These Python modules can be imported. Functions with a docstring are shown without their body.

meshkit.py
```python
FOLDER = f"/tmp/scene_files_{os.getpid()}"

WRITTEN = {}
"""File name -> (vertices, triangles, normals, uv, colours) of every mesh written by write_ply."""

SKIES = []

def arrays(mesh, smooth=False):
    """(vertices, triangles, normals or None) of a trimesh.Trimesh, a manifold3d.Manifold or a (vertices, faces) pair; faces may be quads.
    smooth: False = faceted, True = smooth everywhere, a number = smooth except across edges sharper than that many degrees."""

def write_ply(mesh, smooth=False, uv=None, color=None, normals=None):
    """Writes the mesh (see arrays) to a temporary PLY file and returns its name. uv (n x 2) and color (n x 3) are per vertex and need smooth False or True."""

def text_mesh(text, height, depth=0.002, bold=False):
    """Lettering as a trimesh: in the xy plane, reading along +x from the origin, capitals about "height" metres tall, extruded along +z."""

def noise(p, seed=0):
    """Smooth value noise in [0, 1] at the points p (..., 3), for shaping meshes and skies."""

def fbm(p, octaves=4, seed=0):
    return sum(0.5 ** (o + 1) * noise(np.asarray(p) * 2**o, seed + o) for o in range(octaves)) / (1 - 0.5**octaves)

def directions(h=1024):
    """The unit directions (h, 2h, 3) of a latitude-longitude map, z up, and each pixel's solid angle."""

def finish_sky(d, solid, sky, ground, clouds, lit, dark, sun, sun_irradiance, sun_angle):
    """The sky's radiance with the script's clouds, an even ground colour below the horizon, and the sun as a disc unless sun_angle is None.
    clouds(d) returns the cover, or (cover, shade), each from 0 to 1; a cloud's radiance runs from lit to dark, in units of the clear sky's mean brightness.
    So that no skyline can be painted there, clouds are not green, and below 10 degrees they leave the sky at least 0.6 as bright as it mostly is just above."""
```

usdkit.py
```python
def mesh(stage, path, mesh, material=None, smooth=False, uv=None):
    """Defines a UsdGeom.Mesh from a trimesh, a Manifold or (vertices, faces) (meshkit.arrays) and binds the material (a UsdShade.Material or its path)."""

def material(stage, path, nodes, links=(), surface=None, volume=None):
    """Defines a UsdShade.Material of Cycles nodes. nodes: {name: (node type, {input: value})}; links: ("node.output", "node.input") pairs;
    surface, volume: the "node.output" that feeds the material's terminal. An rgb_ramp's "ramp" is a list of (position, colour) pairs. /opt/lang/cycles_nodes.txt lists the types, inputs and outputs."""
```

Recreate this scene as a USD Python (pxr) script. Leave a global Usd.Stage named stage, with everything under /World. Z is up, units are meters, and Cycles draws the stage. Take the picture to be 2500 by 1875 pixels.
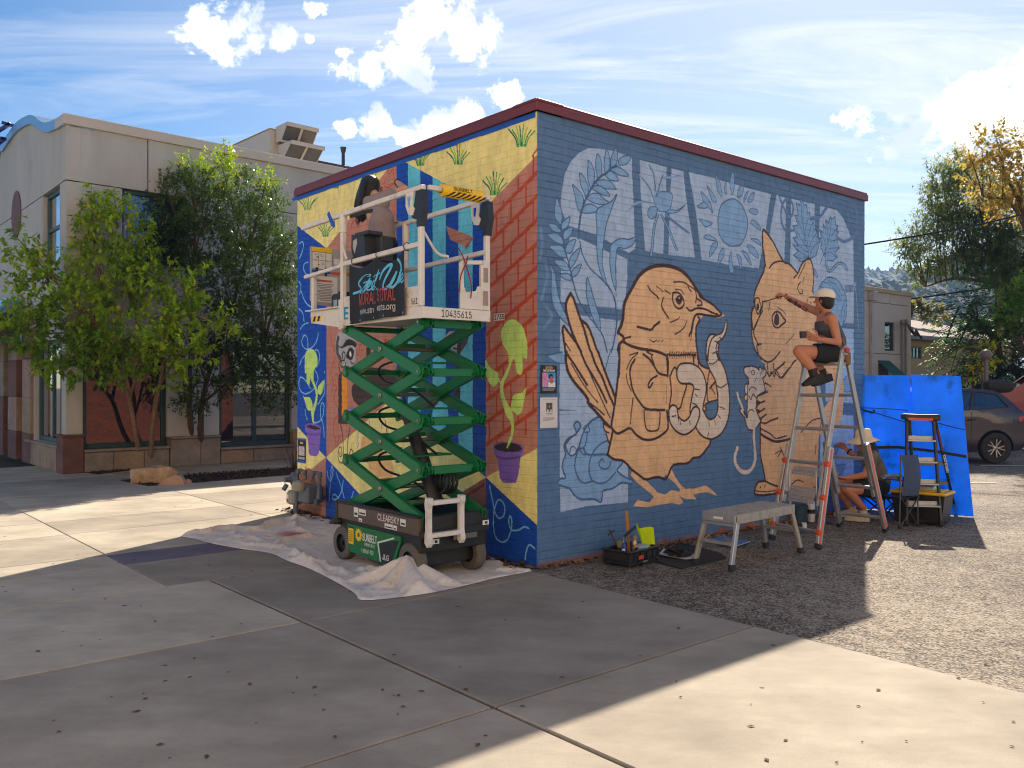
import math, random
import numpy as np
import trimesh, manifold3d, shapely
from shapely.geometry import Polygon, LineString, box as sbox
from shapely.ops import unary_union
from pxr import Usd, UsdGeom, UsdLux, UsdShade, Sdf, Gf, Vt
import usdkit, meshkit
stage = Usd.Stage.CreateInMemory()
UsdGeom.Xform.Define(stage, '/World'); UsdGeom.Scope.Define(stage, '/World/Looks')
_T = Sdf.ValueTypeNames
# ------------------------------------------------ camera, sky, sun, exposure
EYE = 1.65                                   # eye height in metres
cam = UsdGeom.Camera.Define(stage, '/World/camera')
cam.CreateHorizontalApertureAttr(36.0); cam.CreateVerticalApertureAttr(27.0)
cam.CreateFocalLengthAttr(30.483)
cam.AddTranslateOp().Set((0, 0, EYE)); cam.AddRotateXOp().Set(90.0)
cam.CreateClippingRangeAttr((0.05, 20000.0))
cam.CreateExposureAttr(EXPOSURE := 1.5)
SUN_AZ, SUN_EL = math.atan2(0.373, 0.928), math.radians(35.7)      # towards the sun: ahead and to the right
sd = (math.sin(SUN_AZ) * math.cos(SUN_EL), math.cos(SUN_AZ) * math.cos(SUN_EL), math.sin(SUN_EL))
sun = UsdLux.DistantLight.Define(stage, '/World/sun')
sun.CreateIntensityAttr(0.92); sun.CreateAngleAttr(0.6); sun.CreateNormalizeAttr(True); sun.CreateColorAttr((1.0, 0.87, 0.70))
sun.AddRotateZOp().Set(-math.degrees(SUN_AZ)); sun.AddRotateXOp().Set(90.0 + math.degrees(SUN_EL) + 180.0)
def cdir(px, py):                            # a direction in the sky
    v = np.array([(px - 1250) / 2116.9, 1.0, (938 - py) / 2116.9]); return tuple(v / np.linalg.norm(v))
CLOUDS = [((530, 55), .052), ((580, 70), .05), ((548, 118), .024), ((690, 100), .024), ((762, 98), .014), ((770, 28), .02), ((838, 125), .022), ((845, 172), .032), ((905, 182), .024),
          ((995, 60), .04), ((1060, 50), .055), ((1120, 75), .05), ((1200, 70), .035), ((1000, 150), .05), ((1010, 105), .04),
          ((935, 305), .035), ((985, 325), .04), ((1070, 300), .04), ((1130, 285), .035), ((1240, 245), .03), ((845, 315), .016),
          ((2060, 290), .022), ((2120, 275), .036), ((2190, 275), .05), ((2250, 320), .055), ((2330, 330), .05), ((2400, 280), .06), ((2470, 270), .06), ((2480, 175), .04), ((2440, 195), .03), ((2330, 375), .03), ((2040, 292), .012),
          ((2560, 300), .08), ((-180, 160), .05), ((-420, 380), .05), ((1650, -380), .08), ((700, -420), .07), ((3100, 200), .1)]
nd = {'tc': ('texture_coordinate', {}), 'sky': ('sky_texture', {'sky_type': 'single_scattering', 'sun_disc': False, 'sun_elevation': SUN_EL, 'sun_rotation': SUN_AZ, 'aerosol_density': 1.0, 'air_density': 1.0, 'altitude': 1650.0}),
      'sep': ('separate_xyz', {}), 'zz': ('math', {'math_type': 'add', 'value2': 0.12}), 'dv': ('vector_math', {'math_type': 'divide'}), 'cz': ('combine_xyz', {}),
      'mp': ('mapping', {'mapping_type': 'point', 'rotation': (0, 0, 0.5), 'scale': (0.42, 1.9, 1)}),
      'ci': ('noise_texture', {'scale': 1.5, 'detail': 9.0, 'roughness': .66, 'distortion': 1.1}),
      'cir': ('map_range', {'from_min': .44, 'from_max': .74, 'to_min': 0.0, 'to_max': .85, 'clamp': True}),
      'sd': ('vector_math', {'math_type': 'dot_product', 'vector2': sd}),
      'glow': ('map_range', {'range_type': 'smoothstep', 'from_min': .50, 'from_max': 1.0, 'to_min': .0, 'to_max': .74, 'clamp': True}),
      'cadd': ('math', {'math_type': 'multiply'}), 'cad2': ('math', {'math_type': 'add', 'use_clamp': True}),
      'gl3': ('math', {'math_type': 'multiply_add', 'value2': .75, 'value3': .30}), 'gl2': ('math', {'math_type': 'multiply', 'value2': .5}),
      'wob': ('noise_texture', {'scale': 19.0, 'detail': 9.0, 'roughness': .66, 'distortion': .3}), 'wobr': ('map_range', {'from_min': .30, 'from_max': .70, 'to_min': 1.05, 'to_max': -.85, 'clamp': False}),
      'msk': ('math', {'math_type': 'add'}), 'cum': ('map_range', {'range_type': 'smoothstep', 'from_min': 1.05, 'from_max': .62, 'to_min': 0.0, 'to_max': 1.0, 'clamp': True}),
      'mixc': ('mix', {'mix_type': 'mix', 'color2': (CIRRUS := (3.9, 3.95, 4.0))}), 'mixk': ('mix', {'mix_type': 'mix', 'color2': (4.6, 4.7, 4.8)}),
      'shn': ('noise_texture', {'scale': 9.0, 'detail': 3.0}), 'shr': ('rgb_ramp', {'ramp': [(0.0, (2.4, 2.8, 3.4)), (.38, (3.0, 3.3, 3.7)), (.52, (6.2, 6.2, 6.2)), (1, (6.6, 6.5, 6.4))]}),
      'hs': ('hsv', {'saturation': 1.55, 'value': .47}),
      'bg': ('background_shader', {'strength': .10})}
ln = [('tc.generated', 'sep.vector'), ('sep.z', 'zz.value1'), ('zz.value', 'cz.x'), ('zz.value', 'cz.y'), ('zz.value', 'cz.z'), ('tc.generated', 'dv.vector1'), ('cz.vector', 'dv.vector2'), ('dv.vector', 'mp.vector'), ('mp.vector', 'ci.vector'), ('ci.fac', 'cir.value'),
      ('tc.generated', 'sd.vector1'), ('sd.value', 'glow.value'), ('cir.result', 'cadd.value1'), ('glow.result', 'gl2.value1'), ('glow.result', 'gl3.value1'), ('gl3.value', 'cadd.value2'), ('cadd.value', 'cad2.value1'), ('gl2.value', 'cad2.value2'),
      ('tc.generated', 'wob.vector'), ('wob.fac', 'wobr.value'), ('tc.generated', 'shn.vector'), ('shn.fac', 'shr.fac'), ('sky.color', 'hs.color'), ('hs.color', 'mixc.color1'), ('cad2.value', 'mixc.fac'), ('mixc.color', 'mixk.color1'), ('cum.result', 'mixk.fac'), ('shr.color', 'mixk.color2'), ('mixk.color', 'bg.color')]
prev = None
for i, ((px, py), r) in enumerate(CLOUDS):
    nd['d%d' % i] = ('vector_math', {'math_type': 'distance', 'vector2': cdir(px, py)}); nd['r%d' % i] = ('math', {'math_type': 'divide', 'value2': r * .66})
    ln += [('tc.generated', 'd%d.vector1' % i), ('d%d.value' % i, 'r%d.value1' % i)]
    if prev is None: prev = 'r0.value'
    else:
        nd['m%d' % i] = ('math', {'math_type': 'minimum'}); ln += [(prev, 'm%d.value1' % i), ('r%d.value' % i, 'm%d.value2' % i)]; prev = 'm%d.value' % i
ln += [(prev, 'msk.value1'), ('wobr.result', 'msk.value2'), ('msk.value', 'cum.value')]
dome_mat = usdkit.material(stage, '/World/Looks/sky', nd, ln, surface='bg.background' if False else 'bg.background')
dome = UsdLux.DomeLight.Define(stage, '/World/sky'); UsdShade.MaterialBindingAPI.Apply(dome.GetPrim()).Bind(dome_mat)
dome.GetPrim().SetCustomDataByKey('kind', 'structure')
# ------------------------------------------------ helpers
COUNT = {}
def numbered(base):
    n = COUNT.get(base, 0); COUNT[base] = n + 1
    return base if n == 0 else '%s_%03d' % (base, n)
def lin(r, g, b, k=1.0):                    # sRGB 0..255 -> linear
    c = np.array([r, g, b]) / 255.0
    return tuple(float(x) for x in np.clip(np.where(c <= .04045, c / 12.92, ((c + .055) / 1.055) ** 2.4) * k, 0, .92))
LOOKS = {}
def mat(name, col, rough=.6, metal=0.0, var=.12, scale=6.0, bump=0.0, bscale=80.0, spec=.5, coat=0.0, dirt=None, trans=0.0, emit=None, attr=None, aniso=None):
    if name in LOOKS: return LOOKS[name]
    n = {'g': ('geometry', {}), 'p': ('principled_bsdf', {'roughness': rough, 'metallic': metal, 'specular_ior_level': spec, 'coat_weight': coat}),
         'nz': ('noise_texture', {'scale': scale, 'detail': 6.0, 'roughness': .65}), 'r': ('map_range', {'from_min': .3, 'from_max': .7, 'to_min': 1 - var, 'to_max': 1 + var, 'clamp': True}),
         'cr': ('combine_xyz', {}), 'mx': ('mix', {'mix_type': 'multiply', 'fac': 1.0, 'color1': col})}
    l = [('nz.fac', 'r.value'), ('r.result', 'cr.x'), ('r.result', 'cr.y'), ('r.result', 'cr.z'), ('cr.vector', 'mx.color2')]
    src = 'g.position'
    if aniso:
        n['map'] = ('mapping', {'mapping_type': 'point', 'scale': aniso}); l.append(('g.position', 'map.vector')); src = 'map.vector'
    l.append((src, 'nz.vector'))
    if attr: n['at'] = ('attribute', {'attribute': attr}); l.append(('at.color', 'mx.color1'))
    out = 'mx.color'
    if dirt:
        dc, amt, ds = dirt
        n['dn'] = ('noise_texture', {'scale': ds, 'detail': 8.0, 'roughness': .7}); n['dr'] = ('map_range', {'from_min': .55, 'from_max': .72, 'to_min': 0.0, 'to_max': amt, 'clamp': True})
        n['dm'] = ('mix', {'mix_type': 'mix', 'color2': dc}); l += [('g.position', 'dn.vector'), ('dn.fac', 'dr.value'), ('dr.result', 'dm.fac'), (out, 'dm.color1')]; out = 'dm.color'
    l.append((out, 'p.base_color'))
    if bump:
        n['bn'] = ('noise_texture', {'scale': bscale, 'detail': 5.0}); n['b'] = ('bump', {'strength': bump, 'distance': .02}); l += [('g.position', 'bn.vector'), ('bn.fac', 'b.height'), ('b.normal', 'p.normal')]
    surf = 'p.BSDF'
    if trans:
        n['tr'] = ('translucent_bsdf', {}); n['ms'] = ('mix_closure', {'fac': trans}); l += [(out, 'tr.color'), ('p.BSDF', 'ms.closure1'), ('tr.BSDF', 'ms.closure2')]; surf = 'ms.closure'
    LOOKS[name] = usdkit.material(stage, '/World/Looks/' + name, n, l, surface=surf)
    return LOOKS[name]
def glass(name, tint=(.9, .95, .95), dark=(.02, .025, .03), ior=1.5, clear=.25, boost=0.0):
    if name in LOOKS: return LOOKS[name]
    n = {'t': ('transparent_bsdf', {'color': tint}), 'd': ('diffuse_bsdf', {'color': dark}), 'b': ('mix_closure', {'fac': 1 - clear}), 'g': ('glossy_bsdf', {'color': (.95, .97, 1), 'roughness': .015}), 'f': ('fresnel', {'IOR': ior}), 'fa': ('math', {'math_type': 'add', 'value2': boost, 'use_clamp': True}), 'm': ('mix_closure', {})}
    LOOKS[name] = usdkit.material(stage, '/World/Looks/' + name, n, [('t.BSDF', 'b.closure1'), ('d.BSDF', 'b.closure2'), ('f.fac', 'fa.value1'), ('fa.value', 'm.fac'), ('b.closure', 'm.closure1'), ('g.BSDF', 'm.closure2')], surface='m.closure')
    return LOOKS[name]
_H = manifold3d.Manifold.hull_points
class MB:                                    # collects pieces of ONE mesh
    def __init__(s): s.v = []; s.f = []; s.n = 0
    def raw(s, v, f):
        v = np.asarray(v, float); f = np.asarray(f, int)
        if f.shape[1] == 4: f = np.vstack([f[:, [0, 1, 2]], f[:, [0, 2, 3]]])
        s.v.append(v); s.f.append(f + s.n); s.n += len(v); return s
    def mf(s, m):
        k = m.to_mesh(); return s.raw(k.vert_properties[:, :3], k.tri_verts)
    def tm(s, t): return s.raw(t.vertices, t.faces)
    def box(s, a, b, bev=0.004, T=None):     # a, b: corners; T: 4x4
        a, b = np.minimum(a, b).astype(float), np.maximum(a, b).astype(float); e = min(bev, .45 * float((b - a).min()))
        if e <= 1e-5:
            p = np.array([[x, y, z] for x in (a[0], b[0]) for y in (a[1], b[1]) for z in (a[2], b[2])]); k = trimesh.creation.box(bounds=[a, b]); p, f = k.vertices, k.faces
        else:
            q = []
            for i in range(8):
                c = np.array([(a, b)[(i >> k) & 1][k] for k in range(3)]); d = np.where([(i >> k) & 1 for k in range(3)], -e, e)
                for k in range(3):
                    w = c + d; w[k] = c[k]; q.append(w)
            m = _H(np.array(q)).to_mesh(); p, f = np.array(m.vert_properties[:, :3]), m.tri_verts
        if T is not None: p = trimesh.transform_points(p, T)
        return s.raw(p, f)
    def bar(s, p, q, w, h, up=(0, 0, 1), bev=.003):  # box beam from p to q, w across, h along up
        p, q, up = np.array(p, float), np.array(q, float), np.array(up, float); x = q - p; L = np.linalg.norm(x); x /= L
        if abs(np.dot(up / np.linalg.norm(up), x)) > .99: up = np.array([1.0, 0, 0]) if abs(x[0]) < .9 else np.array([0, 1.0, 0])
        y = np.cross(up, x); y /= np.linalg.norm(y); z = np.cross(x, y); T = np.eye(4); T[:3, 0], T[:3, 1], T[:3, 2], T[:3, 3] = x, y, z, p
        return s.box((0, -w / 2, -h / 2), (L, w / 2, h / 2), bev, T)
    def tube(s, pts, r, n=8, cap=True):
        pts = np.array(pts, float); r = np.broadcast_to(np.asarray(r, float), (len(pts),)); t = np.gradient(pts, axis=0); t /= np.maximum(np.linalg.norm(t, axis=1, keepdims=True), 1e-9)
        u = np.cross(t[0], (0, 0, 1)); u = np.cross(t[0], (0, 1, 0)) if np.linalg.norm(u) < .1 else u; rings = []
        for i in range(len(pts)):
            u = u - t[i] * np.dot(u, t[i]); u /= np.linalg.norm(u); w = np.cross(t[i], u); a = np.arange(n) * 2 * np.pi / n
            rings.append(pts[i] + r[i] * (np.cos(a)[:, None] * u + np.sin(a)[:, None] * w))
        v = np.vstack(rings + [pts[:1], pts[-1:]]); f = []
        for i in range(len(pts) - 1):
            for k in range(n): a_, b_ = i * n + k, i * n + (k + 1) % n; f += [(a_, b_, b_ + n), (a_, b_ + n, a_ + n)]
        if cap:
            m = len(pts) * n
            for k in range(n): f += [(m, (k + 1) % n, k), (m + 1, m - n + k, m - n + (k + 1) % n)]
        return s.raw(v, f)
    def cyl(s, p, q, r, r2=None, n=16): return s.tube([p, q], [r, r if r2 is None else r2], n)
    def lathe(s, prof, c=(0, 0, 0), n=24, axis=(0, 0, 1), up=None):   # prof: (radius, height)
        prof = np.array(prof, float); a = np.arange(n) * 2 * np.pi / n; z = np.array(axis, float); z /= np.linalg.norm(z); x = np.cross(z, (0, 1, 0) if abs(z[1]) < .9 else (1, 0, 0)); x /= np.linalg.norm(x); y = np.cross(z, x)
        v = np.vstack([np.array(c) + r * (np.cos(a)[:, None] * x + np.sin(a)[:, None] * y) + h * z for r, h in prof]); f = []
        for i in range(len(prof) - 1):
            for k in range(n): p, q = i * n + k, i * n + (k + 1) % n; f += [(p, q, q + n), (p, q + n, p + n)]
        return s.raw(v, f)
    def prism(s, poly, h0, h1, M=None):      # shapely polygon extruded; M maps (x, y, h) rows
        for g in getattr(poly, 'geoms', [poly]):
            if g.is_empty or g.area < 1e-8: continue
            t = trimesh.creation.extrude_polygon(g, h1 - h0, engine='earcut'); v = t.vertices + [0, 0, h0]
            s.raw(v if M is None else M(v), t.faces)
        return s
    def hullpts(s, pts): return s.mf(_H(np.array(pts, float)))
    def get(s): return np.vstack(s.v), np.vstack(s.f)
def path_of(p): return str(p.GetPath()) if hasattr(p, 'GetPath') else (p or '/World')
def obj(name, m, material, parent=None, smooth=30, colors=None, kind=None, label=None):
    base = path_of(parent) + '/' + name; path = numbered(base)
    if isinstance(m, MB): m = m.get()
    g = usdkit.mesh(stage, path, m, material, smooth=False if colors is not None else smooth)
    if colors is not None: UsdGeom.PrimvarsAPI(g).CreatePrimvar('paint', _T.Color3fArray, 'vertex').Set(Vt.Vec3fArray.FromNumpy(np.asarray(colors, np.float32)))
    p = g.GetPrim()
    if kind: p.SetCustomDataByKey('kind', kind)
    if label: p.SetCustomDataByKey('label', label)
    return p
def each(name, items, material, parent=None, **k):
    return [obj(name, m, material, parent, **k) for m in items]
def tag(o, label, cat, group=None):
    o.SetCustomDataByKey('label', label); o.SetCustomDataByKey('category', cat)
    if group: o.SetCustomDataByKey('group', group)
    return o
def thing(name, label, cat, loc=(0, 0, 0), rotz=0.0, group=None):
    x = UsdGeom.Xform.Define(stage, numbered('/World/' + name)); x.AddTranslateOp().Set(tuple(map(float, loc))); x.AddRotateZOp().Set(math.degrees(rotz))
    return tag(x.GetPrim(), label, cat, group)
def dup(root, name, label, loc, rotz=0.0):
    was = root.GetCustomData(); r = thing(name, label, was['category'], loc, rotz, was.get('group'))
    r.GetReferences().AddInternalReference(root.GetPath()); r.SetInstanceable(True); return r
def spline(pts, n=8, closed=False):
    p = np.array(pts, float)
    if closed: q = np.vstack([p[-1], p, p[0], p[1]])
    else: q = np.vstack([2 * p[0] - p[1], p, 2 * p[-1] - p[-2]])
    out = []; t = np.linspace(0, 1, n, endpoint=False)[:, None]
    for i in range(1, len(q) - 2):
        a, b, c, d = q[i - 1:i + 3]; out.append(.5 * (2 * b + (c - a) * t + (2 * a - 5 * b + 4 * c - d) * t ** 2 + (3 * b - a - 3 * c + d) * t ** 3))
    return np.vstack(out) if closed else np.vstack(out + [p[-1:]])
class Frame:                                 # a vertical plane: u along, z up, d outwards (towards the street)
    def __init__(s, o, d): s.o = np.array([o[0], o[1], 0.0]); s.u = np.array([d[0], d[1], 0.0]); s.u /= np.linalg.norm(s.u); n = np.array([s.u[1], -s.u[0], 0]); s.n = n if np.dot(n, s.o) < 0 else -n
    def P(s, u, z, d=0.0): return s.o + np.multiply.outer(np.asarray(u, float), s.u) + np.multiply.outer(np.asarray(z, float), (0, 0, 1.0)) + np.multiply.outer(np.asarray(d, float), s.n)
    def M(s, v): v = np.asarray(v); return s.P(v[:, 0], v[:, 1], v[:, 2])
    def uz(s, px, py): # survey: a photograph point on this plane
        r = (px - 1250) / 2116.9; t = (r * s.o[1] - s.o[0]) / (s.u[0] - r * s.u[1]); return t, EYE + (938 - py) * (s.o[1] + t * s.u[1]) / 2116.9
    def T(s):
        T = np.eye(4); T[:3, 0], T[:3, 1], T[:3, 2], T[:3, 3] = s.u, (0, 0, 1), s.n, s.o
        if np.linalg.det(T[:3, :3]) < 0: pass
        return T
    def box(s, mb, u0, u1, z0, z1, d0, d1, bev=.004):
        t = MB().box((u0, z0, d0), (u1, z1, d1), bev); v, f = t.get(); v = s.M(v)
        if np.dot(np.cross(s.u, (0, 0, 1)), s.n) < 0: f = f[:, ::-1]
        return mb.raw(v, f)
    def prism(s, mb, poly, d0, d1):
        t = MB().prism(poly, d0, d1); v, f = t.get(); v = s.M(v)
        if np.dot(np.cross(s.u, (0, 0, 1)), s.n) < 0: f = f[:, ::-1]
        return mb.raw(v, f)
def gnd(px, py, z=0.0): Y = 2116.9 * (EYE - z) / (py - 938.0); return np.array([(px - 1250) / 2116.9 * Y, Y, z])
def at(px, py, Y): return np.array([(px - 1250) / 2116.9 * Y, Y, EYE + (938 - py) * Y / 2116.9])
rnd = random.Random(7); rng = np.random.default_rng(7)
def text_shape(txt, h, bold=False, maxw=None):   # lettering as triangles in the plane, x from 0, baseline 0
    t = meshkit.text_mesh(txt, h, .0012, bold); v = np.array(t.vertices); v[:, 0] -= v[:, 0].min()
    if maxw and v[:, 0].max() > maxw: v[:, 0] *= maxw / v[:, 0].max()
    return v, np.array(t.faces)
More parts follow.
